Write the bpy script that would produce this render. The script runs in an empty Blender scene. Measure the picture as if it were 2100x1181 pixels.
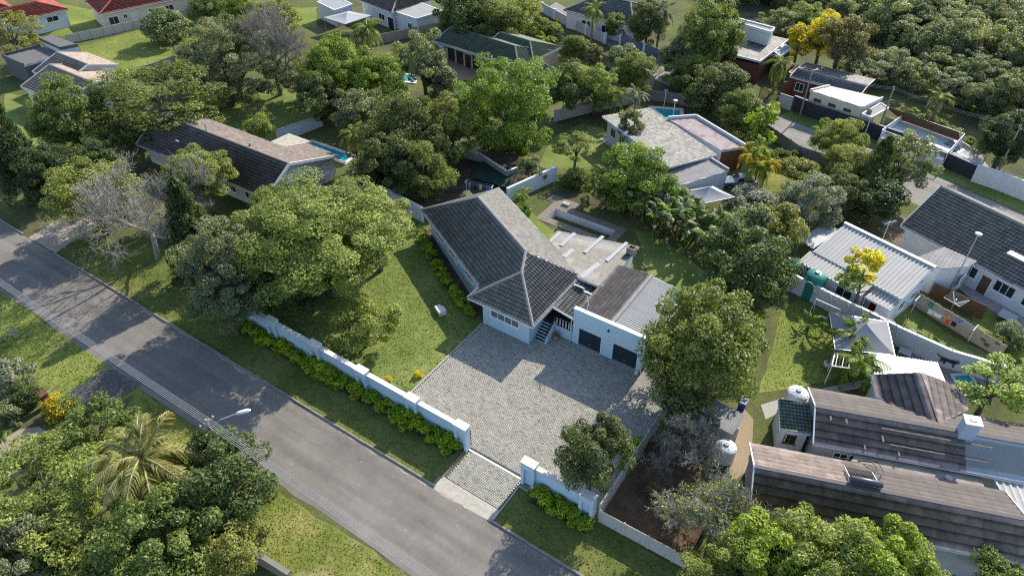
import bpy, bmesh, math, random
import numpy as np
from mathutils import Vector, Matrix

# ------------------------------------------------------------------ camera, sky, sun, exposure
scene = bpy.context.scene
col = scene.collection
R = math.radians
LENS_PX, PITCH, YAW, CAM_H = 1456.0, R(39.9), R(124.0), 45.0      # drone survey: focal length in photo pixels, tilt, heading, height
fwd = np.array([math.cos(YAW)*math.cos(PITCH), math.sin(YAW)*math.cos(PITCH), -math.sin(PITCH)])
rgt = np.array([math.sin(YAW), -math.cos(YAW), 0.0])
dwn = np.cross(fwd, rgt)
camd = bpy.data.cameras.new('camera'); cam = bpy.data.objects.new('camera', camd); col.objects.link(cam)
camd.sensor_width = 36.0; camd.lens = LENS_PX/2100*36; camd.clip_start = 0.5; camd.clip_end = 3000
cam.matrix_world = Matrix(((rgt[0], -dwn[0], -fwd[0], 0), (rgt[1], -dwn[1], -fwd[1], 0), (rgt[2], -dwn[2], -fwd[2], CAM_H), (0, 0, 0, 1)))
scene.camera = cam
SUN_AZ, SUN_EL = R(86.5), R(34.5)
world = bpy.data.worlds.new('World'); scene.world = world; world.use_nodes = True
wn = world.node_tree.nodes; wl = world.node_tree.links
sky = wn.new('ShaderNodeTexSky'); sky.sky_type = 'NISHITA'; sky.sun_disc = False
sky.sun_elevation = SUN_EL; sky.sun_rotation = math.pi/2 - SUN_AZ; sky.air_density = 1.0; sky.dust_density = 0.7
wl.new(sky.outputs['Color'], wn['Background'].inputs['Color']); wn['Background'].inputs['Strength'].default_value = 0.15
sund = bpy.data.lights.new('sun', 'SUN'); sund.energy = 4.0; sund.angle = R(0.5); sund.color = (1.0, 0.925, 0.79)
sun = bpy.data.objects.new('sun', sund); col.objects.link(sun)
sd = Vector((math.cos(SUN_AZ)*math.cos(SUN_EL), math.sin(SUN_AZ)*math.cos(SUN_EL), math.sin(SUN_EL)))
sun.rotation_euler = sd.to_track_quat('Z', 'Y').to_euler(); sun.location = sd*80
vs = scene.view_settings
vs.view_transform = 'Standard'; vs.look = 'None'; vs.exposure = 1.1; vs.gamma = 1.0; vs.use_curve_mapping = False
scene.render.engine = 'CYCLES'
cy = scene.cycles
cy.max_bounces = 5; cy.diffuse_bounces = 3; cy.glossy_bounces = 2; cy.transmission_bounces = 3; cy.transparent_max_bounces = 4
cy.use_denoising = False; cy.filter_width = 1.15; cy.caustics_reflective = False; cy.caustics_refractive = False

# ------------------------------------------------------------------ survey: a point measured in the photograph at a known height
def G(px, py, z=0.0):
    v = fwd*LENS_PX + rgt*(px-1050.0) + dwn*(py-590.5)
    t = (z-CAM_H)/v[2]
    return Vector((v[0]*t, v[1]*t, z))
def mpp(p):                      # metres per photo pixel at a place
    return float(np.dot(np.array([p[0], p[1], p[2]-CAM_H]), fwd))/LENS_PX
rnd = random.Random(7)

# ------------------------------------------------------------------ things, parts, meshes
def props(o, label=None, cat=None, group=None, kind=None):
    if label: o['label'] = label
    if cat: o['category'] = cat
    if group: o['group'] = group
    if kind: o['kind'] = kind
    return o
def thing(name, label, cat, loc=(0, 0, 0), rz=0.0, sc=None, group=None):
    o = bpy.data.objects.new(name, None); col.objects.link(o)
    o.empty_display_size = 0.3; o.location = loc; o.rotation_euler = (0, 0, rz)
    if sc is not None: o.scale = sc
    return props(o, label, cat, group)
def pm(o):
    return Matrix.LocRotScale(o.location, o.rotation_euler, o.scale)
def link(name, me, parent=None, world=True, loc=None, rot=None, sc=None, mat=None, kind=None):
    o = bpy.data.objects.new(name, me); col.objects.link(o)
    if parent is not None:
        o.parent = parent
        if world:
            o.matrix_parent_inverse = Matrix.Identity(4) if parent.name in INV else pm(parent).inverted()
            INV.add(o.name)
    if loc is not None: o.location = loc
    if rot is not None: o.rotation_euler = rot
    if sc is not None: o.scale = sc
    if mat is not None:
        if not me.materials: me.materials.append(None)
        o.material_slots[0].link = 'OBJECT'; o.material_slots[0].material = mat
    if kind: o['kind'] = kind
    return o
INV = set()
def copy_tree(o, parent=None):
    c = o.copy(); col.objects.link(c); c.parent = parent
    for ch in o.children: copy_tree(ch, c)
    return c

class MB:
    """collects verts and faces in world (or any) space and links them as one mesh object"""
    def __init__(s, T=None): s.v = []; s.f = []; s.m = []; s.T = T; s.cm = 0
    def add(s, vs, fs):
        b = len(s.v)
        for p in vs:
            p = Vector(p)
            s.v.append(tuple(s.T @ p) if s.T is not None else tuple(p))
        for f in fs: s.f.append([b+i for i in f]); s.m.append(s.cm)
        return s
    def box(s, x0, y0, z0, x1, y1, z1):
        return s.add([(x0,y0,z0),(x1,y0,z0),(x1,y1,z0),(x0,y1,z0),(x0,y0,z1),(x1,y0,z1),(x1,y1,z1),(x0,y1,z1)],
                     [(3,2,1,0),(4,5,6,7),(0,1,5,4),(1,2,6,5),(2,3,7,6),(3,0,4,7)])
    def cbox(s, c, d, rz=0.0):
        cz, sz = math.cos(rz), math.sin(rz); hx, hy, hz = d[0]/2, d[1]/2, d[2]/2
        P = []
        for z in (-hz, hz):
            for x, y in ((-hx,-hy),(hx,-hy),(hx,hy),(-hx,hy)):
                P.append((c[0]+x*cz-y*sz, c[1]+x*sz+y*cz, c[2]+z))
        return s.add(P, [(3,2,1,0),(4,5,6,7),(0,1,5,4),(1,2,6,5),(2,3,7,6),(3,0,4,7)])
    def prism(s, poly, z0, z1):          # poly: xy points counter clockwise
        n = len(poly)
        if area(poly) < 0: poly = poly[::-1]
        P = [(p[0], p[1], z0) for p in poly]+[(p[0], p[1], z1) for p in poly]
        F = [tuple(range(n))[::-1], tuple(range(n, 2*n))]+[(i, (i+1) % n, n+(i+1) % n, n+i) for i in range(n)]
        return s.add(P, F)
    def slab(s, poly, th):               # 3d polygon thickened downwards
        n = len(poly); poly = planar(poly)
        if area(poly) < 0: poly = poly[::-1]
        P = [tuple(p) for p in poly]+[(p[0], p[1], p[2]-th) for p in poly]
        F = [tuple(range(n)), tuple(range(n, 2*n))[::-1]]+[(i, n+i, n+(i+1) % n, (i+1) % n) for i in range(n)]
        return s.add(P, F)
    def bar(s, a, b, w, h=None):         # box section bar from a to b
        a, b = Vector(a), Vector(b); h = h or w
        d = (b-a).normalized(); up = Vector((0,0,1)) if abs(d.z) < .95 else Vector((1,0,0))
        x = d.cross(up).normalized()*(w/2); y = x.cross(d).normalized()*(h/2)
        P = [a-x-y, a+x-y, a+x+y, a-x+y, b-x-y, b+x-y, b+x+y, b-x+y]
        return s.add(P, [(0,1,2,3),(7,6,5,4),(0,4,5,1),(1,5,6,2),(2,6,7,3),(3,7,4,0)])
    def tube(s, pts, rad, n=6, cap=True):
        pts = [Vector(p) for p in pts]
        if not hasattr(rad, '__len__'): rad = [rad]*len(pts)
        P = []; F = []
        for i, p in enumerate(pts):
            d = (pts[min(i+1, len(pts)-1)]-pts[max(i-1, 0)])
            d = d.normalized() if d.length > 1e-9 else Vector((0,0,1))
            up = Vector((0,0,1)) if abs(d.z) < .9 else Vector((1,0,0))
            x = d.cross(up).normalized(); y = x.cross(d)
            for k in range(n):
                a = 2*math.pi*k/n; P.append(p+(x*math.cos(a)+y*math.sin(a))*rad[i])
        for i in range(len(pts)-1):
            for k in range(n):
                F.append((i*n+k, i*n+(k+1) % n, (i+1)*n+(k+1) % n, (i+1)*n+k))
        if cap: F += [tuple(range(n))[::-1], tuple(range((len(pts)-1)*n, len(pts)*n))]
        return s.add(P, F)
    def lathe(s, c, prof, n=16):         # prof: (r, z) upwards
        P = []; F = []
        for r, z in prof:
            for k in range(n):
                a = 2*math.pi*k/n; P.append((c[0]+r*math.cos(a), c[1]+r*math.sin(a), c[2]+z))
        for i in range(len(prof)-1):
            for k in range(n): F.append((i*n+k, i*n+(k+1) % n, (i+1)*n+(k+1) % n, (i+1)*n+k))
        F += [tuple(range(n))[::-1], tuple(range((len(prof)-1)*n, len(prof)*n))]
        return s.add(P, F)
    def mesh(s, name, mats=(), smooth=False):
        me = bpy.data.meshes.new(name); me.from_pydata(s.v, [], s.f)
        for m in (mats if isinstance(mats, (list, tuple)) else [mats]): me.materials.append(m)
        if any(s.m): me.polygons.foreach_set('material_index', s.m)
        if smooth: me.polygons.foreach_set('use_smooth', [True]*len(me.polygons))
        me.update(); return me
    def build(s, name, mats, parent=None, world=True, smooth=False, kind=None, **k):
        return link(name, s.mesh(name, mats, smooth), parent, world, kind=kind, **k)
def planar(P):
    """polygon points brought onto their best plane by adjusting heights"""
    P = [Vector(p) for p in P]
    if len(P) < 4: return P
    n = Vector((0, 0, 0)); c = sum(P, Vector((0, 0, 0)))/len(P)
    for a, b in zip(P, P[1:]+P[:1]): n += Vector(((a.y-b.y)*(a.z+b.z), (a.z-b.z)*(a.x+b.x), (a.x-b.x)*(a.y+b.y)))
    return [Vector((p.x, p.y, c.z-(n.x*(p.x-c.x)+n.y*(p.y-c.y))/n.z)) for p in P]
def area(p):
    return sum(p[i][0]*p[(i+1) % len(p)][1]-p[(i+1) % len(p)][0]*p[i][1] for i in range(len(p)))/2
def inset(poly, d):
    """move every edge of an xy polygon inwards by d"""
    P = [Vector((p[0], p[1])) for p in poly]
    if area(P) < 0: P = P[::-1]
    out = []; n = len(P)
    for i in range(n):
        a, b, c = P[i-1], P[i], P[(i+1) % n]
        e1 = (b-a).normalized(); e2 = (c-b).normalized()
        n1 = Vector((-e1.y, e1.x)); n2 = Vector((-e2.y, e2.x))
        k = n1+n2; k = k/max(.3, k.dot(n1)) if k.length > 1e-6 else n1
        out.append(b+k*d)
    return out
def inside(poly, x, y):
    """vectorised point in polygon"""
    r = np.zeros(np.shape(x), bool); n = len(poly)
    for i in range(n):
        x0, y0 = poly[i][0], poly[i][1]; x1, y1 = poly[(i+1) % n][0], poly[(i+1) % n][1]
        c = ((y0 > y) != (y1 > y)) & (x < (x1-x0)*(y-y0)/(y1-y0+1e-12)+x0)
        r ^= c
    return r
def np_mesh(name, V, Fq, tint=None, tri=False, smooth=False):
    """fast mesh from numpy arrays of quads (or tris) with a per vertex tint attribute"""
    me = bpy.data.meshes.new(name); k = Fq.shape[1]
    me.vertices.add(len(V)); me.vertices.foreach_set('co', np.ascontiguousarray(V, np.float32).ravel())
    me.loops.add(Fq.size); me.loops.foreach_set('vertex_index', np.ascontiguousarray(Fq, np.int32).ravel())
    me.polygons.add(len(Fq)); me.polygons.foreach_set('loop_start', np.arange(0, Fq.size, k, dtype=np.int32))
    if smooth: me.polygons.foreach_set('use_smooth', np.ones(len(Fq), bool))
    if tint is not None:
        a = me.attributes.new('tint', 'FLOAT', 'POINT'); a.data.foreach_set('value', np.ascontiguousarray(tint, np.float32))
    me.update(calc_edges=True); return me

# ------------------------------------------------------------------ materials
MATS = {}
def _nt(name):
    m = bpy.data.materials.new(name); m.use_nodes = True
    return m, m.node_tree.nodes, m.node_tree.links, m.node_tree.nodes['Principled BSDF']
def noise(N, L, sc, det=3.0, rough=.6, coord=None):
    t = N.new('ShaderNodeTexNoise'); t.inputs['Scale'].default_value = sc; t.inputs['Detail'].default_value = det; t.inputs['Roughness'].default_value = rough
    if coord is not None: L.new(coord, t.inputs['Vector'])
    return t.outputs['Fac']
def ramp(N, L, fac, stops):
    r = N.new('ShaderNodeValToRGB'); L.new(fac, r.inputs['Fac']); e = r.color_ramp.elements
    while len(e) < len(stops): e.new(.5)
    for i, (p, c) in enumerate(stops): e[i].position = p; e[i].color = (c[0], c[1], c[2], 1) if hasattr(c, '__len__') else (c, c, c, 1)
    return r.outputs['Color']
def mix(N, L, a, b, fac, mode='MIX'):
    n = N.new('ShaderNodeMix'); n.data_type = 'RGBA'; n.blend_type = mode
    for s, v in ((n.inputs[0], fac), (n.inputs[6], a), (n.inputs[7], b)):
        if hasattr(v, 'is_linked') or hasattr(v, 'links'): L.new(v, s)
        elif hasattr(v, '__len__'): s.default_value = (v[0], v[1], v[2], 1)
        else: s.default_value = v
    return n.outputs[2]
def bump(N, L, B, fac, st, dist=.03):
    b = N.new('ShaderNodeBump'); b.inputs['Strength'].default_value = st; b.inputs['Distance'].default_value = dist
    L.new(fac, b.inputs['Height']); L.new(b.outputs['Normal'], B.inputs['Normal'])
def sc3(c, k): return tuple(min(1, x*k) for x in c)
def surf(name, c, var=.25, sc=3.0, rough=.85, bst=.25, fine=40., tint=0.0, stain=None, stain_amt=.5, stain_sc=.5, spec=.3, metal=0., grain=.4):
    """matt surface: base colour, mottled, with stains of another colour and optional per piece tint"""
    if name in MATS: return MATS[name]
    m, N, L, B = _nt(name)
    co = N.new('ShaderNodeTexCoord').outputs['Object']
    f1 = noise(N, L, sc, 4, .65, co); f2 = noise(N, L, fine, 2, .6, co)
    cc = ramp(N, L, f1, [(.25, sc3(c, 1-var)), (.75, sc3(c, 1+var))])
    cc = mix(N, L, cc, ramp(N, L, f2, [(.3, .7), (.7, 1.2)]), grain, 'MULTIPLY')
    if stain is not None:
        f3 = noise(N, L, stain_sc, 6, .7, co)
        cc = mix(N, L, cc, stain, ramp(N, L, f3, [(.62-stain_amt*.16, 0), (.8, min(1, stain_amt*1.4))]))
    if tint:
        a = N.new('ShaderNodeAttribute'); a.attribute_name = 'tint'
        cc = mix(N, L, cc, ramp(N, L, a.outputs['Fac'], [(0, 1-tint), (1, 1+tint)]), 1.0, 'MULTIPLY')
        g = N.new('ShaderNodeAttribute'); g.attribute_name = 'relief_shade'      # gap shadow painted into the colour at tile laps and in pans
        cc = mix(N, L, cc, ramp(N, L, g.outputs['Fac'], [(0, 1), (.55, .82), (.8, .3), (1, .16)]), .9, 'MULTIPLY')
    L.new(cc, B.inputs['Base Color']); B.inputs['Roughness'].default_value = rough; B.inputs['Specular IOR Level'].default_value = spec
    B.inputs['Metallic'].default_value = metal
    if bst > .09: bump(N, L, B, f2, bst, .006)
    MATS[name] = m; return m
def leafmat(name, c, c2=None, trans=.42, gloss=.26, vary=.6):
    """leaf: colour varies leaf by leaf and tree by tree, lets some light through"""
    if name in MATS: return MATS[name]
    m, N, L, B = _nt(name); c2 = c2 or (c[0]*1.45, c[1]*1.3, c[2]*1.05)
    a = N.new('ShaderNodeAttribute'); a.attribute_name = 'tint'
    cc = ramp(N, L, a.outputs['Fac'], [(0, sc3(c, 1-vary)), (.5, c), (1, c2)])
    oi = N.new('ShaderNodeObjectInfo')
    h = N.new('ShaderNodeHueSaturation'); L.new(cc, h.inputs['Color'])
    mr = N.new('ShaderNodeMapRange'); L.new(oi.outputs['Random'], mr.inputs['Value']); mr.inputs['To Min'].default_value = .485; mr.inputs['To Max'].default_value = .515
    L.new(mr.outputs['Result'], h.inputs['Hue'])
    L.new(h.outputs['Color'], B.inputs['Base Color']); B.inputs['Roughness'].default_value = .48; B.inputs['Specular IOR Level'].default_value = gloss
    tr = N.new('ShaderNodeBsdfTranslucent'); t2 = mix(N, L, h.outputs['Color'], (1.35, 1.4, .55), 1.0, 'MULTIPLY'); L.new(t2, tr.inputs['Color'])
    ms = N.new('ShaderNodeMixShader'); ms.inputs['Fac'].default_value = trans
    L.new(B.outputs['BSDF'], ms.inputs[1]); L.new(tr.outputs['BSDF'], ms.inputs[2])
    L.new(ms.outputs['Shader'], N['Material Output'].inputs['Surface'])
    MATS[name] = m; return m
def groundmat(name, stops, sc=.35, fine=9., bst=.6, patch=None, patch_c=None, patch_r=(.5, .62)):
    if name in MATS: return MATS[name]
    m, N, L, B = _nt(name); co = N.new('ShaderNodeTexCoord').outputs['Object']
    f = noise(N, L, sc, 5, .62, co); f2 = noise(N, L, fine, 4, .75, co); f3 = noise(N, L, 1.7, 4, .7, co)
    cc = ramp(N, L, f, stops)
    cc = mix(N, L, cc, ramp(N, L, f3, [(.3, .72), (.7, 1.25)]), .8, 'MULTIPLY')
    cc = mix(N, L, cc, ramp(N, L, f2, [(.3, .35), (.7, 1.65)]), .9, 'MULTIPLY')
    if patch:
        fp = noise(N, L, patch, 5, .6, co); cc = mix(N, L, cc, patch_c, ramp(N, L, fp, [(patch_r[0], 0), (patch_r[1], 1)]))
    L.new(cc, B.inputs['Base Color']); B.inputs['Roughness'].default_value = .95; B.inputs['Specular IOR Level'].default_value = .12
    bump(N, L, B, f2, bst, .03); MATS[name] = m; return m
def glassmat(name='window glass', c=(.02, .026, .032), rough=.06):
    if name in MATS: return MATS[name]
    m, N, L, B = _nt(name); B.inputs['Base Color'].default_value = (*c, 1); B.inputs['Roughness'].default_value = rough; B.inputs['Specular IOR Level'].default_value = .6
    MATS[name] = m; return m
# ------------------------------------------------------------------ roof coverings as real relief
PROFILES = {   # style: (module width, samples of the cross profile 0..1 -> height, course length or None, butt height)
    'tile':  (.33, [0, .045, .05, .045], .385, .075),
    'flattile': (.34, [0, .014, .03, .012], .4, .06),
    'corr':  (.22, [0, .024, .048, .024], None, 0),
    'ibr':   (.34, [0, .0, .065, .065, 0.0], None, 0),
    'ridged': (.62, [0, 0, .07, .07, 0, 0], None, 0),
    'slab':  (1.1, [0, .008, .01, .008], 2.2, .012),
    'asb':   (.9, [0, .012, .016, .012], .6, .055),
}
def cover(name, poly, style, mat, parent, scale=1.0, lift=.035):
    """tiled or corrugated covering laid on the plane of a convex 3d polygon; the first edge is the eave"""
    P = planar(poly)
    u = (P[1]-P[0]).normalized()
    nrm = Vector((0, 0, 0))
    for i in range(len(P)):
        a, b = P[i], P[(i+1) % len(P)]
        nrm += Vector(((a.y-b.y)*(a.z+b.z), (a.z-b.z)*(a.x+b.x), (a.x-b.x)*(a.y+b.y)))
    nrm.normalize()
    if nrm.z < 0: nrm = -nrm
    u = (u-nrm*u.dot(nrm)).normalized(); v = nrm.cross(u)
    cen = sum(P, Vector())/len(P); O = P[0]
    if (cen-O).dot(v) < 0: v = -v
    U = [(p-O).dot(u) for p in P]; Vv = [(p-O).dot(v) for p in P]
    w, prof, course, butt = PROFILES[style]; w *= scale
    ns = len(prof); u0, u1, v0, v1 = min(U)-.01, max(U)+.01, min(Vv)-.01, max(Vv)+.01
    nc = int(math.ceil((u1-u0)/w)); cols = np.arange(nc*ns+1)
    us = u0+cols*(w/ns); hp = np.array(prof)[cols % ns]
    if course:
        course *= scale; nr = int(math.ceil((v1-v0)/course))
        rows = np.repeat(np.arange(nr), 2); vv = v0+rows*course; vv[1::2] += course*1.16; hh = np.where(np.arange(nr*2) % 2 == 0, butt, -.3*butt)   # the head of each course tucks in under the lip of the next
        rowid = rows
    else:
        nr = max(1, int((v1-v0)/2.5)+1); vv = np.linspace(v0, v1, nr+1); hh = np.zeros(nr+1); rowid = np.zeros(nr+1, int)
    UU, VV = np.meshgrid(us, vv); HH = hp[None, :]+hh[:, None]+lift
    On, un, vn, nn = (np.array(x) for x in (O, u, v, nrm))
    X = On+UU[..., None]*un+VV[..., None]*vn+HH[..., None]*nn
    nR, nC = UU.shape
    tid = (cols//ns)[None, :]*7919+rowid[:, None]*104729
    tint = np.modf(np.sin(tid*12.9898)*43758.5453)[0] % 1.0
    i = np.arange(nR*nC).reshape(nR, nC)
    Fq = np.stack([i[:-1, :-1], i[:-1, 1:], i[1:, 1:], i[1:, :-1]], -1).reshape(-1, 4)
    me = np_mesh(name, X.reshape(-1, 3), Fq, tint.ravel())
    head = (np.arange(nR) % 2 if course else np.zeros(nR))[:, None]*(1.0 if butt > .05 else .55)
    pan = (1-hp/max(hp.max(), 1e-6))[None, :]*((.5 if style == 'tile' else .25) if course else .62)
    ga = me.attributes.new('relief_shade', 'FLOAT', 'POINT'); ga.data.foreach_set('value', np.clip(head+pan*(1-.3*head), 0, 1).astype(np.float32).ravel())  # painted shade: course heads and pans darkened like shadowed gaps
    bm = bmesh.new(); bm.from_mesh(me)
    for k in range(len(P)):
        a, b = P[k], P[(k+1) % len(P)]
        e = b-a
        if e.length < 1e-4: continue
        n = e.cross(nrm).normalized()
        if (cen-a).dot(n) > 0: n = -n
        bmesh.ops.bisect_plane(bm, geom=bm.verts[:]+bm.edges[:]+bm.faces[:], plane_co=a, plane_no=n, clear_outer=True)
    bm.to_mesh(me); bm.free(); me.materials.append(mat)
    return link(name, me, parent, kind='stuff')
def edge_boards(name, pts, mat, parent, w=.05, h=.2, drop=.06, closed=False):
    mb = MB(); n = len(pts)
    for i in range(n if closed else n-1):
        a, b = Vector(pts[i]), Vector(pts[(i+1) % n]); mb.bar(a-Vector((0,0,drop)), b-Vector((0,0,drop)), w, h)
    return mb.build(name, mat, parent)
def ridge_caps(pts, mat, parent, r=.13):
    mb = MB()
    for a, b in zip(pts[:-1], pts[1:]):
        a, b = Vector(a), Vector(b); n = max(1, int((b-a).length/.42))
        for k in range(n):
            p, q = a.lerp(b, k/n), a.lerp(b, (k+1.08)/n); up = Vector((0, 0, .02))
            mb.tube([p+up*1.6, q+up], [r*1.08, r*.94], 7)
    return mb.build('ridge_tiles', mat, parent, smooth=False, kind='stuff')
def P3(l): return [G(*p) if len(p) == 3 and not isinstance(p, Vector) else Vector(p) for p in l]
def roof(parent, poly, style, mat, deck=None, scale=1.0, th=.12):
    P = P3(poly)
    if deck is not None: MB().slab([p-Vector((0,0,.01)) for p in P], th).build('roof_deck', deck, parent)
    return cover('roof_tiles' if 'tile' in style else 'roof_sheeting', P, style, mat, parent, scale)
def walls(parent, poly, z1, mat, d=.35, z0=-.1, name='wall'):
    """walls under an eaves polygon, set in by d"""
    q = inset([(p[0], p[1]) for p in poly], d) if d else [(p[0], p[1]) for p in poly]
    return MB().prism([(p[0], p[1]) for p in q], z0, z1).build(name, mat, parent)
def gable_wall(parent, tri, mat, inward, th=.2):
    t = [Vector(p) for p in tri]; off = Vector(inward).normalized()*th
    n = len(t)
    mb = MB(); mb.add(t+[p+off for p in t], [tuple(range(n)), tuple(range(n, 2*n))[::-1]]+[(i, n+i, n+(i+1) % n, (i+1) % n) for i in range(n)])
    return mb.build('gable', mat, parent)
def window(parent, p, ang, w, h, frame, glass=None, cols=2, rows=1, sill=True, blind=None):
    """p: bottom centre on the outer wall face; ang: direction of the outward normal; frame, bars, sill and pane"""
    n = Vector((math.cos(ang), math.sin(ang), 0)); t = Vector((-n.y, n.x, 0)); p = Vector(p); Z = Vector((0, 0, 1)); b = .06
    mb = MB()
    def bb(a0, a1, z0, z1, d0, d1):
        c = p+t*((a0+a1)/2)+Z*((z0+z1)/2)+n*((d0+d1)/2); mb.cbox(c, (d1-d0, a1-a0, z1-z0), ang)
    bb(-w/2-b, -w/2, -b, h+b, -.02, .06); bb(w/2, w/2+b, -b, h+b, -.02, .06); bb(-w/2, w/2, h, h+b, -.02, .06); bb(-w/2, w/2, -b, 0, -.02, .06)
    for i in range(1, cols): x = -w/2+w*i/cols; bb(x-.025, x+.025, 0, h, -.02, .045)
    for i in range(1, rows): z = h*i/rows; bb(-w/2, w/2, z-.02, z+.02, -.02, .04)
    if sill: bb(-w/2-.12, w/2+.12, -b-.07, -b-.004, -.02, .14)
    f = mb.build('window', frame, parent)
    for i in range(cols):
        m2 = MB(); x0 = -w/2+w*i/cols+.02; x1 = -w/2+w*(i+1)/cols-.02
        c = p+t*((x0+x1)/2)+Z*(h/2)+n*.012; m2.cbox(c, (.012, x1-x0, h-.01), ang); m2.build('pane', glass or GLASS, f)
    return f
def door(parent, p, ang, w, h, mat, frame=None, panels=3):
    n = Vector((math.cos(ang), math.sin(ang), 0)); t = Vector((-n.y, n.x, 0)); p = Vector(p); Z = Vector((0, 0, 1))
    mb = MB(); mb.cbox(p+Z*(h/2)+n*.015, (.03, w, h), ang)
    for i in range(panels): mb.cbox(p+Z*(h*(i+.5)/panels)+n*.035, (.02, w*.86, h/panels*.8), ang)
    d = mb.build('door', mat, parent)
    if frame:
        m2 = MB()
        for s in (-1, 1): m2.cbox(p+t*s*(w/2+.04)+Z*(h/2)+n*.03, (.08, .08, h), ang)
        m2.cbox(p+Z*(h+.04)+n*.03, (.08, w+.16, .08), ang); m2.build('door_frame', frame, d)
    return d
def aerial(parent, p, h=1.6, rz=0.6, mat=None):
    mb = MB(); p = Vector(p); mb.tube([p, p+Vector((0,0,h))], .035, 6)
    d = Vector((math.cos(rz), math.sin(rz), 0)); e = Vector((-d.y, d.x, 0)); b = p+Vector((0,0,h-.1))
    mb.tube([b-d*.6, b+d*.9], .025, 5)
    for i in range(6): c = b+d*(-.5+i*.26); l = .42-.04*i; mb.tube([c-e*l, c+e*l], .018, 4)
    return mb.build('aerial', mat or METAL, parent)
def dish(parent, p, ang, r=.42, mat=None):
    mb = MB(); p = Vector(p); n = Vector((math.cos(ang)*.85, math.sin(ang)*.85, .5)).normalized(); x = n.cross(Vector((0,0,1))).normalized(); y = n.cross(x)
    K = 14; V = []; F = []
    for j, (rr, dz) in enumerate(((.12, -.1), (.6, -.06), (1, .02), (1, .05), (.55, -.03), (.1, -.07))):
        for k in range(K): a = 2*math.pi*k/K; V.append(p+(x*math.cos(a)+y*math.sin(a))*r*rr+n*dz)
    for j in range(5):
        for k in range(K): F.append((j*K+k, j*K+(k+1) % K, (j+1)*K+(k+1) % K, (j+1)*K+k))
    F += [tuple(range(K))[::-1], tuple(range(5*K, 6*K))]
    mb.add(V, F); mb.tube([p-n*.1, p-n*.35-Vector((0,0,.15))], .03, 5); mb.tube([p-y*r*.9, p+n*.45], .015, 4); mb.cbox(p+n*.45, (.08,.08,.1))
    return mb.build('satellite_dish', mat or WHITE, parent)

# ------------------------------------------------------------------ fences and boundary walls
def fence(name, label, pts, h, pmat, cmat, bay=1.8, group=None, planks=4, post=.14, cap=None, cat='fence'):
    """precast fence: posts and, bay by bay, stacked panels"""
    W = [Vector((p[0], p[1], 0)) for p in pts]
    root = thing(name, label, cat, W[0], group=group)
    for a, b in zip(W[:-1], W[1:]):
        L = (b-a).length; n = max(1, round(L/bay)); d = (b-a)/n; ang = math.atan2(d.y, d.x); l = d.length
        pan = MB()
        for j in range(planks):
            z0 = h*j/planks+.006; z1 = h*(j+1)/planks-.012; pan.box(post/2-.02, -.035, z0, l-post/2+.02, .035, z1)
            pan.box(post/2-.02, -.022, z1-.005, l-post/2+.02, .022, z1+.02)
        pme = pan.mesh('panel', [pmat])
        pst = MB(); pst.box(-post/2, -post/2, -.1, post/2, post/2, h+.05); pst.add([(-post/2,-post/2,h+.05),(post/2,-post/2,h+.05),(post/2,post/2,h+.05),(-post/2,post/2,h+.05),(0,0,h+.12)], [(0,1,4),(1,2,4),(2,3,4),(3,0,4)])
        sme = pst.mesh('post', [cmat])
        for i in range(n):
            p = a+d*i-root.location
            link('post', sme, root, False, p, (0, 0, ang)); link('panel', pme, root, False, p+Vector((0,0,rnd.uniform(-.012,.012))), (0, rnd.uniform(-.004,.004), ang+rnd.uniform(-.006,.006)))
        if b is W[-1]: link('post', sme, root, False, b-root.location, (0, 0, ang))
    return root
def plain_wall(name, label, pts, h, mat, cap=None, th=.2, group=None, step=0, pil=None, pilmat=None, cat='wall'):
    W = [Vector((p[0], p[1], 0)) for p in pts]; root = thing(name, label, cat, W[0], group=group)
    for i, (a, b) in enumerate(zip(W[:-1], W[1:])):
        d = (b-a).normalized(); ang = math.atan2(d.y, d.x); c = (a+b)/2; hh = h-step*i
        MB().cbox(c+Vector((0,0,hh/2-.05)), ((b-a).length+.002*(i % 2)+(th-.01 if i < len(W)-2 else 0), th-.004*(i % 2), hh+.1), ang).build('wall_panel', mat, root)
        if cap: MB().cbox(c+Vector((0,0,hh+.035)), ((b-a).length+.06-.004*(i % 2), th+.1-.006*(i % 2), .07), ang).build('coping', cap, root)
        if pil:
            n = max(1, round((b-a).length/pil))
            for k in range(n+1 if i == len(W)-2 else n):
                p = a+(b-a)*k/n; MB().cbox(p+Vector((0,0,(hh+.12)/2)), (.4, .4, hh+.16), ang).build('pillar', pilmat or mat, root)
    return root
def railing(parent, a, b, h, mat, gap=.13, name='railing'):
    a, b = Vector(a), Vector(b); mb = MB(); Z = Vector((0,0,1)); n = max(2, int((b-a).length/gap))
    mb.bar(a+Z*h, b+Z*h, .07); mb.bar(a+Z*.12, b+Z*.12, .05)
    for k in range(n+1): p = a.lerp(b, k/n); mb.bar(p+Z*.1, p+Z*h, .035)
    m = max(1, round((b-a).length/1.8))
    for k in range(m+1): p = a.lerp(b, k/m); mb.bar(p, p+Z*(h+.06), .08)
    return mb.build(name, mat, parent)

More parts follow.
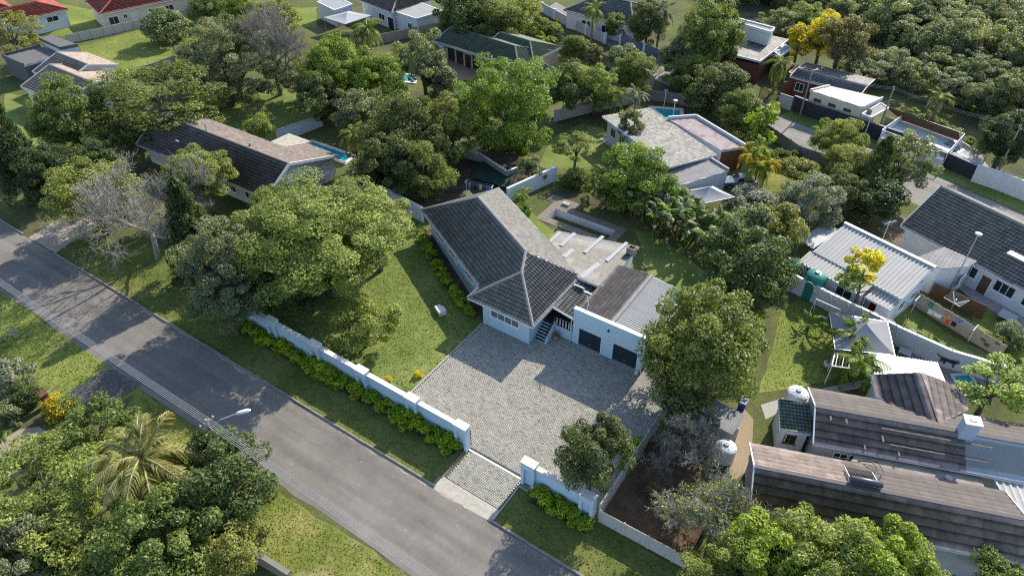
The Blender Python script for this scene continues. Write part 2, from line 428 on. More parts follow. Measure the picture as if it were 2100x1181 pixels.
# ------------------------------------------------------------------ foliage
def leaves_from(C, Nrm, size, tint, rs, aspect=.55):
    """one folded diamond leaf per centre"""
    n = len(C); r = rs.normal(size=(n, 3)); t = r-(r*Nrm).sum(1, keepdims=True)*Nrm; t /= np.linalg.norm(t, axis=1, keepdims=True)+1e-9
    b = np.cross(Nrm, t); s = size[:, None]
    A = C-t*s; B_ = C+b*s*aspect+Nrm*s*.12; D = C+t*s-Nrm*s*.15; E_ = C-b*s*aspect+Nrm*s*.12
    V = np.stack([A, B_, D, E_], 1).reshape(-1, 3); F = np.arange(n*4).reshape(n, 4)
    return V, F, np.repeat(tint, 4)
def crown_mesh(name, seed, nclump, nleaf, leaf, shape='broad', crad=(.22, .36), up=.5, aspect=.55, shell=(.5, .86)):
    rs = np.random.RandomState(seed); C = []; Nn = []; T = []
    k = 0; cents = []
    while k < nclump:
        d = rs.normal(size=3); d /= np.linalg.norm(d)
        if shape == 'cone':
            z = rs.uniform(-1, 1)**1; rr = (1-(z+1)/2)**.85*.92+.05; a = rs.uniform(0, 2*np.pi); c = np.array([np.cos(a)*rr*rs.uniform(.55, 1), np.sin(a)*rr*rs.uniform(.55, 1), z]); cr = rs.uniform(*crad)*(.55+.6*(1-(z+1)/2))
        elif shape == 'layer':
            z = rs.choice([-.45, -.1, .25, .55])+rs.normal()*.07; rr = np.sqrt(max(.02, 1-(z*1.05)**2)); a = rs.uniform(0, 2*np.pi); q = rs.uniform(.25, .92)**.6; c = np.array([np.cos(a)*rr*q, np.sin(a)*rr*q, z]); cr = rs.uniform(*crad)
        else:
            if d[2] < -.45 and rs.rand() < .6: continue
            q = rs.uniform(*shell) if rs.rand() < .85 else rs.uniform(.2, .5); c = d*q; cr = rs.uniform(*crad)
            if shape == 'wild': c *= rs.uniform(.75, 1.2)
        cents.append((c, cr)); k += 1
    per = nleaf//nclump
    for c, cr in cents:
        d = rs.normal(size=(per, 3)); d /= np.linalg.norm(d, axis=1, keepdims=True)
        rad = cr*rs.uniform(.35, 1.0, (per, 1))**.5
        sq = np.array([1, 1, .42 if shape == 'layer' else .72])
        p = c+d*rad*sq
        nn = d*.65+np.array([0, 0, up])+rs.normal(size=(per, 3))*.62+(p/ (np.linalg.norm(p, axis=1, keepdims=True)+.2))*.35
        nn /= np.linalg.norm(nn, axis=1, keepdims=True)
        C.append(p); Nn.append(nn); T.append(np.clip(rs.normal(.5+rs.uniform(-.2, .2), .25, per), 0, 1))
    C = np.concatenate(C); Nn = np.concatenate(Nn); T = np.concatenate(T)
    V, F, T4 = leaves_from(C, Nn, leaf*rs.uniform(.6, 1.35, len(C)), T, rs, aspect)
    me = np_mesh(name, V, F, T4); me.materials.append(None); return me
def branches(mb, p, d, l, r, depth, rs, spread=.6, up=.15, n=3, sides=5, mind=0):
    p = Vector(p); pts = [p]; rad = [r]; q = p; dd = Vector(d).normalized()
    k = 4 if depth > 1 else 3
    for i in range(k):
        dd = (dd+Vector(rs.normal(size=3))*.16+Vector((0, 0, up*.3))).normalized(); q = q+dd*(l/k); pts.append(q); rad.append(max(.011, r*(1-.42*(i+1)/k)))
    mb.tube(pts, rad, sides if depth > 1 else 3, cap=False)
    if depth <= mind: return
    for j in range(n if depth > 1 else n+1):
        t = rs.uniform(.35, 1.0) if j else 1.0
        i = min(k, max(1, int(round(t*k)))); b = pts[i]
        e = (dd+Vector(rs.normal(size=3))*spread+Vector((0, 0, up))).normalized()
        branches(mb, b, e, l*rs.uniform(.58, .8), rad[i]*rs.uniform(.6, .85), depth-1, rs, spread, up, n, sides, mind)
def trunk_mesh(name, seed, limbs=6):
    """unit trunk: ground z=0, crown centre z=1, limbs spread to radius ~.6 of the crown (x, y in crown radii)"""
    rs = np.random.RandomState(seed); mb = MB()
    lean = rs.normal(size=2)*.05
    mb.tube([(0, 0, -.05), (lean[0]*.4, lean[1]*.4, .3), (lean[0], lean[1], .62), (lean[0]*.6, lean[1]*.6, 1.15)], [.105, .075, .06, .02], 8)
    for k in range(limbs):
        a = 2*math.pi*(k+rs.rand()*.6)/limbs; z0 = rs.uniform(.42, .7); rr = rs.uniform(.4, .72); z1 = rs.uniform(.8, 1.3)
        p0 = Vector((lean[0], lean[1], z0)); p2 = Vector((math.cos(a)*rr, math.sin(a)*rr, z1)); p1 = p0.lerp(p2, .5)+Vector((0, 0, .06))
        mb.tube([p0, p1, p2], [.042, .028, .01], 5)
        for j in range(2):
            e = p1.lerp(p2, rs.uniform(.1, .7)); f = e+Vector(rs.normal(size=3))*.2+Vector((0, 0, .12)); mb.tube([e, f], [.016, .005], 4)
    return mb.mesh(name, [BARK], True)
# ------------------------------------------------------------------ shared materials
WHITE = surf('white paint', (.58, .59, .6), .05, 1.2, .6, .1, 30, stain=(.5, .49, .45), stain_amt=.35, grain=.12)
PLASTER = surf('white plaster', (.5, .54, .57), .06, 1.5, .85, .08, 60, stain=(.48, .47, .44), stain_amt=.4, stain_sc=.8, grain=.12)
CREAM = surf('cream plaster', (.56, .49, .36), .08, 1.2, .85, .08, 50, stain=(.4, .34, .25), stain_amt=.4, grain=.12)
TANW = surf('tan plaster', (.46, .38, .27), .1, 1.2, .88, .08, 50, stain=(.3, .25, .18), stain_amt=.4, grain=.12)
GREYW = surf('grey plaster', (.34, .35, .36), .08, 1.2, .88, .08, 50, stain=(.22, .22, .22), stain_amt=.4, grain=.12)
PALEG = surf('pale grey plaster', (.55, .56, .57), .08, 1.2, .88, .08, 50, stain=(.36, .35, .33), stain_amt=.4, grain=.12)
DARKW = surf('charcoal plaster', (.035, .037, .045), .1, 1.2, .8, .08, 50, grain=.12)
STONE = surf('pale cast stone', (.58, .55, .5), .12, 4, .9, .4, 60, stain=(.36, .33, .28), stain_amt=.7, stain_sc=2.5)
CONC = surf('weathered concrete', (.36, .34, .31), .18, 1.5, .95, .5, 50, stain=(.18, .165, .14), stain_amt=.7, stain_sc=1.3, tint=0)
CONCD = surf('dark weathered concrete', (.2, .185, .16), .25, 1.5, .95, .5, 50, stain=(.09, .085, .07), stain_amt=.7, stain_sc=1.5)
PRECAST = surf('precast panel concrete', (.42, .4, .36), .15, 1.5, .95, .4, 50, stain=(.2, .18, .15), stain_amt=.6, stain_sc=1.3)
TANC = surf('tan precast concrete', (.36, .3, .22), .18, 1.5, .95, .4, 50, stain=(.18, .15, .11), stain_amt=.6, stain_sc=1.3)
BARK = surf('grey brown bark', (.13, .105, .08), .35, 4, .95, .6, 30)
PALEBARK = surf('pale bark', (.3, .28, .25), .3, 4, .95, .5, 30)
METAL = surf('dull galvanised steel', (.45, .46, .47), .1, 3, .45, .05, 40, metal=.7)
WOOD = surf('brown timber', (.12, .065, .035), .3, 5, .8, .4, 40)
TIMB = surf('weathered timber', (.26, .21, .16), .25, 5, .9, .4, 40)
BRICK = surf('red brown brick', (.19, .075, .05), .3, 6, .92, .5, 30, tint=.3)
GLASS = glassmat()
DARKG = glassmat('dark opening', (.01, .011, .012), .5)
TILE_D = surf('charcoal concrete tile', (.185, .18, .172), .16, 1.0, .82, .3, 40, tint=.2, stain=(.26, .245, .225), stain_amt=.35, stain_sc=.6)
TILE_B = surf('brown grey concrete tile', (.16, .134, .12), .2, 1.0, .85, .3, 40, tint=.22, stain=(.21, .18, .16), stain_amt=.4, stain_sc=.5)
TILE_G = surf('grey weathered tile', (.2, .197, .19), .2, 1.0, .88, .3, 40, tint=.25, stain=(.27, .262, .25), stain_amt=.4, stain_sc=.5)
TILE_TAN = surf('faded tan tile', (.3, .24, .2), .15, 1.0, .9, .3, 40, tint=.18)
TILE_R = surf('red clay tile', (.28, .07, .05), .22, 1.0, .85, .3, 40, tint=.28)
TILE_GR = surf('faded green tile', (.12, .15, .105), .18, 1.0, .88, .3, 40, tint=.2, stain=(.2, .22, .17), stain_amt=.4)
RIDGE = surf('grey ridge mortar', (.22, .215, .21), .2, 3, .9, .3, 40)
SHEETW = surf('white painted sheeting', (.44, .43, .41), .07, .6, .6, .1, 30, tint=.04, stain=(.4, .39, .37), stain_amt=.5, stain_sc=.5)
SHEETG = surf('galvanised sheeting', (.27, .285, .3), .1, .6, .55, .1, 30, metal=.1, stain=(.3, .29, .28), stain_amt=.4)
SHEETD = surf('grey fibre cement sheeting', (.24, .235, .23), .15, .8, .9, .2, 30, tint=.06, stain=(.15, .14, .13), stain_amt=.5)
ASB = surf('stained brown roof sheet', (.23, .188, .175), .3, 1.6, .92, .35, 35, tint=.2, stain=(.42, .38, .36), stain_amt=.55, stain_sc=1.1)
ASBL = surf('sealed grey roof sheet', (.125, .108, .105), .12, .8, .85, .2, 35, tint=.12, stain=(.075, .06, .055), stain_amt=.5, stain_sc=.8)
SILVER = surf('silver painted roof', (.3, .335, .38), .08, .8, .45, .15, 35, metal=.25, stain=(.36, .38, .42), stain_amt=.4)
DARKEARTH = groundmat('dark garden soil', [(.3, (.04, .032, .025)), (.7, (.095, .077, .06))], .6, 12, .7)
LAWN = groundmat('mown lawn', [(.25, (.075, .115, .026)), (.5, (.13, .165, .042)), (.75, (.215, .225, .075))], .22, 10, .8, .25, (.17, .17, .055), (.62, .8))
LAWNB = groundmat('bright lawn', [(.25, (.095, .13, .026)), (.5, (.145, .175, .038)), (.75, (.21, .22, .065))], .15, 8, .8, .3, (.2, .2, .06), (.6, .8))
LAWND = groundmat('dry verge grass', [(.25, (.075, .105, .02)), (.5, (.14, .155, .035)), (.75, (.23, .21, .07))], .3, 10, .8, .35, (.25, .21, .1), (.56, .72))
SAND = groundmat('sandy yard', [(.3, (.3, .25, .18)), (.7, (.45, .38, .28))], .2, 10, .5)
LEAFLIT = groundmat('dry leaf litter', [(.3, (.07, .055, .04)), (.7, (.2, .16, .115))], .8, 12, .8)

def sheet(name, poly, mat, z, kind='structure', parent=None, th=0):
    P = [(p[0], p[1], z) for p in poly]
    if area(P) < 0: P = P[::-1]
    me = bpy.data.meshes.new(name); me.from_pydata(P, [], [tuple(range(len(P)))]); me.materials.append(mat); me.update()
    return link(name, me, parent, kind=kind)
def wob(px, step=1.2, amp=.18):
    """surveyed outline (photo points on the ground) with a slightly uneven edge"""
    P = [G(*p) for p in px]; out = []
    for a, b in zip(P, P[1:]+P[:1]):
        n = max(1, int((b-a).length/step))
        for k in range(n): q = a.lerp(b, k/n); out.append((q.x+rnd.uniform(-amp, amp), q.y+rnd.uniform(-amp, amp)))
    return out

# ------------------------------------------------------------------ ground, road, verges
GROUND = groundmat('rough garden ground', [(.25, (.05, .06, .022)), (.5, (.085, .1, .032)), (.75, (.14, .14, .055))], .12, 8, .9, .2, (.075, .058, .04), (.5, .68))
# the pool basins are open pits: the ground sheet is a ring of quads round them
POOL = [Vector((-33.9, 57.0, 0)), Vector((-26.2, 57.0, 0)), Vector((-26.2, 59.1, 0)), Vector((-33.9, 59.1, 0))]
def ground_with_hole(x0, y0, x1, y1):
    B = 900; V = [(-B, -B, 0), (B, -B, 0), (B, B, 0), (-B, B, 0), (x0, y0, 0), (x1, y0, 0), (x1, y1, 0), (x0, y1, 0)]
    me = bpy.data.meshes.new('ground'); me.from_pydata(V, [], [(0, 1, 5, 4), (1, 2, 6, 5), (2, 3, 7, 6), (3, 0, 4, 7)]); me.materials.append(GROUND); me.update()
    return link('ground', me, kind='structure')
PX0, PY0, PX1, PY1 = -33.75, 57.05, -26.15, 59.05
ground_with_hole(PX0, PY0, PX1, PY1)

def asphalt(name, c, crack=True):
    m, N, L, B = _nt(name); co = N.new('ShaderNodeTexCoord').outputs['Object']
    f1 = noise(N, L, .35, 5, .6, co); f2 = noise(N, L, 60, 2, .8, co); f3 = noise(N, L, 2.2, 6, .7, co)
    mp = N.new('ShaderNodeMapping'); L.new(co, mp.inputs['Vector']); mp.inputs['Scale'].default_value = (.06, 1.1, 1); f4 = noise(N, L, 1.0, 3, .5, mp.outputs['Vector'])
    cc = ramp(N, L, f1, [(.3, sc3(c, .85)), (.7, sc3(c, 1.15))])
    cc = mix(N, L, cc, ramp(N, L, f4, [(.35, .82), (.65, 1.16)]), .8, 'MULTIPLY')
    cc = mix(N, L, cc, ramp(N, L, f2, [(.3, .7), (.7, 1.3)]), .7, 'MULTIPLY')
    cc = mix(N, L, cc, ramp(N, L, f3, [(.35, .86), (.7, 1.1)]), .7, 'MULTIPLY')
    L.new(cc, B.inputs['Base Color']); B.inputs['Roughness'].default_value = .9; B.inputs['Specular IOR Level'].default_value = .25
    bump(N, L, B, f2, .35, .01); MATS[name] = m; return m
ROADM = asphalt('worn asphalt', (.158, .143, .126))
ROAD2 = asphalt('pale worn asphalt', (.2, .186, .168))
RY0, RY1 = 16.15, 22.38
def strip(name, pts, mat, z):
    return sheet(name, pts, mat, z)
edge = [(-260+i*2.0, RY0+rnd.uniform(-.12, .1)) for i in range(190)]
sheet('road', edge+[(120, RY1), (-260, RY1)], ROADM, .010)
# sand washed along the kerb line
silt = surf('silt on road edge', (.3, .26, .2), .25, 3, .95, .3, 40)
for a, b in ((-58, -50), (-47, -40), (-34.5, -17.5)):
    n = int((b-a)/.6); top = [(a+(b-a)*i/n, RY1-.01) for i in range(n+1)]
    sheet('road_silt', [(x, RY1-.012) for x, y in top]+[(x, RY1-.06-abs(rnd.gauss(.16, .12))*math.sin(math.pi*(i+.2)/(n+.4))) for i, (x, y) in reversed(list(enumerate(top)))], silt, .014)
# kerb stones, each a piece of the kerb
KERBM = surf('kerb concrete', (.2, .185, .165), .25, 3, .95, .4, 40, stain=(.1, .095, .085), stain_amt=.6, stain_sc=1.5)
kerb = props(thing('kerb', None, None, (0, RY1, 0)), kind='structure')
kst = MB(); kst.box(0, 0, -.1, .985, .16, .13); kst.add([(0, 0, .13), (.985, 0, .13), (.985, .16, .13), (0, .16, .13), (0, .03, .145), (.985, .03, .145), (.985, .13, .145), (0, .13, .145)], [(0,1,5,4),(1,2,6,5),(2,3,7,6),(3,0,4,7),(4,5,6,7)])
kme = kst.mesh('kerb_stone', [KERBM])
x = -73.0
while x < 16:
    if not (-22.35 < x+.5 < -16.75): link('kerb_stone', kme, kerb, False, (x, rnd.uniform(-.012, .012), rnd.uniform(-.015, .01)), (0, 0, rnd.uniform(-.006, .006)))
    x += 1.0
x = -110.0
while x < -79.5: link('kerb_stone', kme, kerb, False, (x, 0, 0)); x += 1.0

sheet('verge', [(-73, RY1+.15), (-22.3, RY1+.15), (-22.1, 26.3), (-50, 26.3), (-58, 31), (-72, 27)], groundmat('verge turf', [(.25, (.06, .088, .02)), (.5, (.11, .128, .032)), (.75, (.185, .175, .06))], .2, 10, .8, .16, (.19, .17, .06), (.55, .75)), .006)
sheet('verge', [(-16.7, RY1+.15), (16, RY1+.15), (16, 26.6), (-16.7, 26.5)], MATS['verge turf'], .006)
sheet('lawn', wob([(470, 640), (600, 705), (850, 808), (991, 664), (880, 470), (840, 445), (600, 470), (430, 540)], 1.5, .1), LAWN, .006)
sheet('verge', wob([(0, 598), (60, 640), (160, 705), (290, 798), (215, 840), (130, 850), (60, 800), (0, 740)], 1.5, .15), LAWNB, .006)
sheet('verge', wob([(285, 800), (420, 905), (530, 978), (620, 1040), (720, 1100), (850, 1190), (560, 1190), (500, 1120), (380, 960), (250, 850)], 1.5, .15), LAWND, .007)
sheet('lawn', wob([(165, 95), (300, 58), (385, 38), (440, 60), (440, 90), (395, 120), (280, 158), (185, 165), (170, 130)], 1.5, .1), LAWNB, .006)
sheet('lawn', wob([(420, 255), (470, 215), (560, 180), (640, 185), (680, 240), (640, 262), (560, 292), (500, 275)], 1.5, .2), LAWN, .006)
sheet('lawn', wob([(1555, 805), (1640, 795), (1745, 768), (1715, 700), (1690, 640), (1640, 612), (1600, 640), (1590, 700)], 1.2, .12), LAWNB, .006)
sheet('lawn', wob([(1105, 345), (1180, 345), (1290, 330), (1250, 285), (1235, 262), (1190, 255), (1130, 285)], 1.2, .15), LAWN, .006)
sheet('lawn', [(-57, 92), (-45, 90), (-44, 95.5), (-55, 99)], LAWNB, .006)
sheet('lawn', wob([(1800, 640), (1850, 615), (1950, 690), (2060, 740), (2050, 760), (1960, 730), (1880, 680)], 1.2, .1), LAWN, .006)
sheet('lawn', wob([(2010, 620), (2100, 670), (2100, 745), (2020, 700), (1990, 650)], 1.2, .1), LAWNB, .006)
sheet('lawn', wob([(1540, 395), (1600, 340), (1690, 345), (1690, 390), (1600, 430)], 1.2, .15), LAWND, .006)
sheet('lawn', wob([(1300, 470), (1340, 590), (1410, 620), (1470, 580), (1400, 520), (1340, 480)], 1.2, .15), LAWN, .006)
sheet('lawn', wob([(1110, 455), (1170, 500), (1140, 520), (1080, 470), (1060, 440), (1080, 420)], .8, .1), LAWNB, .0065)
sheet('lawn', [(-150, 52), (-128, 58), (-126, 70), (-150, 66)], LAWNB, .006)
sheet('lawn', wob([(560, 20), (650, 15), (650, 60), (600, 50)], 1.2, .1), LAWNB, .006)
sheet('lawn', wob([(10, 190), (120, 215), (110, 330), (10, 310)], 1.2, .1), LAWN, .006)
sheet('dirt_yard', wob([(1800, 470), (1850, 440), (1930, 520), (1880, 540)], 1, .15), LEAFLIT, .010)
sheet('dirt_yard', wob([(1850, 238), (1900, 255), (2010, 310), (2030, 345), (1960, 340), (1900, 290), (1840, 262)], 1, .2), SAND, .010)
sheet('dirt_yard', wob([(1240, 1040), (1330, 905), (1400, 870), (1440, 960), (1440, 1100), (1400, 1150)], 1, .15), groundmat('brown mulch', [(.3, (.055, .038, .026)), (.7, (.14, .095, .06))], .8, 12, .8), .010)
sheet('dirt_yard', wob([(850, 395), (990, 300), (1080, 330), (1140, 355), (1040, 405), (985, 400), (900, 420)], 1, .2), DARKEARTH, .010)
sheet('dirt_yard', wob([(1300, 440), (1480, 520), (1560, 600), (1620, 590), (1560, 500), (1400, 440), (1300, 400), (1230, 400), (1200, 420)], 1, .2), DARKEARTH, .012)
sheet('garden_bed', [tuple(G(858, 478)[:2]), tuple(G(975, 650)[:2]), tuple(G(1000, 645)[:2]), tuple(G(985, 605)[:2]), tuple(G(885, 470)[:2])], DARKEARTH, .011)
sheet('house_apron', [tuple(G(885, 480)[:2]), tuple(G(970, 612)[:2]), tuple(G(985, 600)[:2]), tuple(G(905, 478)[:2])], CONC, .016)
sheet('garden_bed', [(-50, 25.4), (-22.7, 25.4), (-22.7, 26.4), (-50, 26.4)], DARKEARTH, .010)
sheet('garden_bed', [(-15.6, 25.2), (-10.9, 25.3), (-10.9, 26.5), (-15.6, 26.4)], DARKEARTH, .010)
# neighbour's entrance and the drive across the road
DRV = surf('tan paved drive', (.3, .25, .2), .2, 2, .95, .3, 30, stain=(.18, .15, .12), stain_amt=.5, stain_sc=.8)
sheet('driveway', wob([(58, 488), (113, 519), (180, 476), (270, 410), (228, 388), (135, 440)], 1, .08), DRV, .012)
sheet('driveway', wob([(130, 812), (200, 842), (292, 788), (222, 752)], 1, .06), surf('dark tar drive', (.09, .088, .085), .25, 2, .95, .3, 40, stain=(.2, .17, .13), stain_amt=.6, stain_sc=1.0), .013)
# the street behind, its kerb grass and walls
sheet('street', [tuple(G(*p)[:2]) for p in [(1120, 18), (1240, 90), (1345, 165), (1400, 190), (1480, 210), (1560, 262), (1700, 340), (1880, 420), (2100, 500), (2300, 600), (2300, 540), (2100, 440), (1960, 380), (1800, 310), (1690, 275), (1600, 238), (1580, 215), (1500, 190), (1420, 160), (1370, 135), (1260, 70), (1140, 5)]], ROAD2, .009)
sheet('verge', wob([(1600, 238), (1690, 272), (1800, 308), (1960, 378), (2100, 438), (2100, 410), (1990, 368), (1840, 302), (1700, 254), (1622, 226)], 1, .06), LAWN, .0135)
sheet('footpath', [tuple(G(*p)[:2]) for p in [(1228, 283), (1238, 282), (1285, 318), (1275, 322)]], CONC, .012)

# ------------------------------------------------------------------ paved forecourt: every paver laid as a block
PAVER = surf('grey cement paver', (.315, .298, .255), .14, 1.0, .95, .2, 45, tint=.38, stain=(.2, .19, .17), stain_amt=.35, stain_sc=.35)
JOINT = surf('paver joint sand', (.085, .078, .066), .2, 4, .97, .3, 40)
DX0, DX1, DY0, DY1 = -29.42, -10.95, 26.78, 44.0
HOUSEBLOCKS = [[(-29.4, 38.9), (-24.4, 38.9), (-24.4, 41.3), (-14.7, 41.3), (-14.7, 44.2), (-29.4, 44.2)]]
drive = sheet('driveway', [(DX0, DY0), (DX1, DY0), (DX1, DY1), (DX0, DY1)], JOINT, .010)
def pavers(name, x0, y0, x1, y1, parent, z=.010, ang=0.0, cut=None, keep=None):
    w, d, g = .232, .116, .012
    c = ((x0+x1)/2, (y0+y1)/2); nx = int((x1-x0)/w)+2; ny = int((y1-y0)/d)+2
    X, Y = np.meshgrid(np.arange(nx)*w, np.arange(ny)*d); X = X+((np.arange(ny) % 2)*w/2)[:, None]
    X = (X+x0).ravel(); Y = (Y+y0+d/2).ravel()
    ok = (X > x0+w*.3) & (X < x1-w*.3) & (Y < y1-d*.4)
    for q in (cut or []): ok &= ~inside(q, X, Y)
    if keep: ok &= inside(keep, X, Y)
    X, Y = X[ok], Y[ok]; n = len(X); rs = np.random.RandomState(3)
    hx, hy = (w-g)/2, (d-g)/2; h = z+.035+rs.normal(0, .0035, n); tx = rs.normal(0, .006, n)
    sx = np.array([-1, 1, 1, -1]); sy = np.array([-1, -1, 1, 1])
    top = np.stack([X[:, None]+sx*hx*.94, Y[:, None]+sy*hy*.9, h[:, None]+sx*tx[:, None]*hx*4], -1)
    bot = np.stack([X[:, None]+sx*hx, Y[:, None]+sy*hy, np.full((n, 4), z+.002)], -1)
    V = np.concatenate([top, bot], 1).reshape(-1, 3)
    f = np.array([[0, 1, 2, 3], [4, 5, 1, 0], [5, 6, 2, 1], [6, 7, 3, 2], [7, 4, 0, 3]]); F = (np.arange(n)[:, None, None]*8+f).reshape(-1, 4)
    t = np.clip(rs.normal(.55, .13, n), 0, 1); dk = rs.rand(n) < .07; t[dk] *= rs.uniform(0, .45, dk.sum())
    me = np_mesh(name, V, F, np.repeat(t, 8)); me.materials.append(PAVER); return link(name, me, parent, kind='stuff')
pavers('pavers', DX0, DY0, DX1, DY1, drive, cut=HOUSEBLOCKS)
MB().box(DX0-.14, DY0+.2, -.05, DX0-.004, 38.85, .075).build('edging', CONC, drive)
# crossover ramp from the gate to the road
RX0, RX1 = -21.85, -16.95
ramp_o = sheet('driveway', [(RX0, 23.5), (RX1, 23.4), (RX1, 26.75), (RX0, 26.75)], JOINT, .011)
pavers('pavers', RX0, 23.5, RX1, 26.72, ramp_o, z=.011)
LIPM = surf('trowelled concrete lip', (.36, .33, .28), .22, 3, .95, .5, 30, stain=(.16, .13, .1), stain_amt=.6, stain_sc=1.6)
lip = MB(); n = 14
top = [(RX0-.25+(RX1-RX0+.35)*i/n, 23.46) for i in range(n+1)]; bot = [(x+rnd.uniform(-.03, .03), RY1-.1+rnd.uniform(-.12, .12)) for x, y in top]
lip.add([(x, y, .05) for x, y in top]+[(x, y, .022) for x, y in bot], [(i, i+n+1, i+n+2, i+1) for i in range(n)]); lip.build('ramp_lip', LIPM, ramp_o)
MB().box(RX0-.3, 23.35, -.05, RX0-.16, 26.5, .1).build('edging', KERBM, ramp_o)
MB().box(RX1+.05, 22.6, -.05, RX1+.15, 26.4, .07).build('edging', CONC, ramp_o)
MB().box(RX0-.42, 22.4, -.05, RX0-.28, 23.34, .13).build('edging', KERBM, ramp_o)
# threshold and sliding gate rail
MB().box(RX0-.05, 26.44, .0, RX1+.1, 26.6, .068).build('threshold', STONE, ramp_o)
MB().box(RX0-3.6, 26.93, .0, RX1+.1, 26.98, .075).build('gate_rail', METAL, ramp_o)

# dry leaves and grit scattered on the road and forecourt: one mass
def litter():
    rs = np.random.RandomState(21); n = 900; x = rs.uniform(-75, 8, n); e = rs.rand(n) < .6; y = np.where(e, RY1-np.abs(rs.normal(0, .5, n)), rs.uniform(RY0+.2, RY1, n))
    x2 = rs.uniform(DX0, DX1, 350); y2 = rs.uniform(DY0, 41, 350); ok = ~inside(HOUSEBLOCKS[0], x2, y2); x = np.append(x, x2[ok]); y = np.append(y, y2[ok]); n = len(x)
    z = np.where((y > 26.7), .055, .016); C = np.stack([x, y, z], -1); nn = rs.normal(0, .15, (n, 3))+np.array([0, 0, 1.]); nn /= np.linalg.norm(nn, axis=1, keepdims=True)
    V, F, T = leaves_from(C, nn, rs.uniform(.025, .07, n), rs.rand(n), rs); me = np_mesh('leaf_litter', V, F, T); me.materials.append(leafmat('dry fallen leaf', (.3, .25, .17), (.55, .5, .4), .1, .1)); o = link('leaf_litter', me, kind='stuff'); props(o, 'dry leaves scattered on the road and forecourt', 'leaf litter')
litter()
# ------------------------------------------------------------------ main house
house = thing('house', 'white L-shaped house with charcoal tiled hip roof and double garage on the paved forecourt', 'house', (-27, 41, 0))
HW = surf('cool white house paint', (.42, .54, .62), .05, 1.2, .8, .15, 50, stain=(.34, .42, .48), stain_amt=.3, grain=.12)
EZ, PT = 3.0, .6
u = Vector((.8779, -.4788, 0)); nv = Vector((.4788, .8779, 0)); A = Vector((-43.24, 46.91, EZ))
RZ = EZ+4.6*PT
B = A+u*4.6+nv*4.6; B.z = RZ
Cc = A+nv*9.2
D = A+u*14.74+nv*4.6; D.z = RZ
E_ = Vector((-30.66, 40.05, EZ)); F_ = Vector((-30.66, 38.25, EZ)); Gp = Vector((-23.62, 38.25, EZ)); Hh = Vector((-27.13, 41.75, 5.11)); Vv = Vector((-23.62, 46.69, EZ))
soff = WHITE
for poly in ([A, E_, Hh, D, B], [Cc, A, B], [Vv, Cc, B, D], [F_, E_, Hh], [F_, Gp, Hh], [Gp, Vv, D, Hh]):
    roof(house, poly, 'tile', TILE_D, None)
dk = MB()
for poly in ([A, E_, Hh, D, B], [Cc, A, B], [Vv, Cc, B, D], [F_, E_, Hh], [F_, Gp, Hh], [Gp, Vv, D, Hh]):
    dk.add([tuple(p-Vector((0,0,.02))) for p in poly], [tuple(range(len(poly)))])
dk.add([(p.x, p.y, EZ-.14) for p in (A, E_, F_, Gp, Vv, Cc)], [(0, 1, 2, 3, 4, 5)])
dk.build('soffit', soff, house)
ridge_caps([A+Vector((0,0,.06)), B+Vector((0,0,.08)), Cc+Vector((0,0,.06))], RIDGE, house); ridge_caps([B+Vector((0,0,.07)), D+Vector((0,0,.07)), Hh+Vector((0,0,.07))], RIDGE, house, .15)
ridge_caps([Hh+Vector((0,0,.07)), F_+Vector((0,0,.06))], RIDGE, house); ridge_caps([Hh+Vector((0,0,.07)), Gp+Vector((0,0,.06))], RIDGE, house)
VAL = surf('valley flashing', (.3, .3, .3), .1, 3, .6, .1, 30)
MB().bar(E_+Vector((0,0,.06)), Hh+Vector((0,0,.06)), .22, .05).bar(D+Vector((0,0,.05)), Vv+Vector((0,0,.05)), .2, .05).build('valley', VAL, house)
edge_boards('gutter', [Cc, A, E_, F_, Gp, Gp+Vector((0, 3.3, 0))], WHITE, house, .1, .17, .07)
edge_boards('gutter', [Vv, Cc], WHITE, house, .1, .17, .07)
# porch roof, low pitch
I_, I2 = Vector((-23.62, 41.48, 3.0)), Vector((-21.3, 41.48, 2.62))
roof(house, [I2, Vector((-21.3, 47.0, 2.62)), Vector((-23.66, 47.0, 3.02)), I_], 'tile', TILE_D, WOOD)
edge_boards('fascia', [I_+Vector((0,-.04,.06)), I2+Vector((0,-.04,.06))], WHITE, house, .06, .2, .06)
# walls
wing = [A+u*.6+nv*.7, A+u*13.9+nv*.7, A+u*13.9+nv*8.6, A+u*.6+nv*8.6]
MB().prism([(p.x, p.y) for p in wing], -.1, EZ-.15).build('wall', HW, house)
MB().prism([(-29.46, 38.88), (-24.39, 38.88), (-24.39, 45.2), (-29.46, 45.2)], -.1, EZ-.152).build('wall', HW, house)
# bay window facing the forecourt, with side windows and downpipe
WF = surf('white window frame', (.75, .76, .77), .03, 2, .5, .05, 30)
window(house, (-27.0, 38.88, 1.45), -math.pi/2, 3.0, 1.05, WF, glassmat('curtained glass', (.12, .14, .17), .08), cols=4)
for t in (3.0, 6.6, 10.4): window(house, A+u*t+nv*.7+Vector((0,0,1.05-EZ)), math.atan2(-nv.y, -nv.x), 1.9, 1.25, WF, cols=3)
mbp = MB(); mbp.tube([A+u*7.4+nv*.08-Vector((0,0,.2)), A+u*7.4+nv*.6-Vector((0,0,.5)), A+u*7.4+nv*.62-Vector((0,0,2.95))], .05, 8); mbp.build('downpipe', WHITE, house)
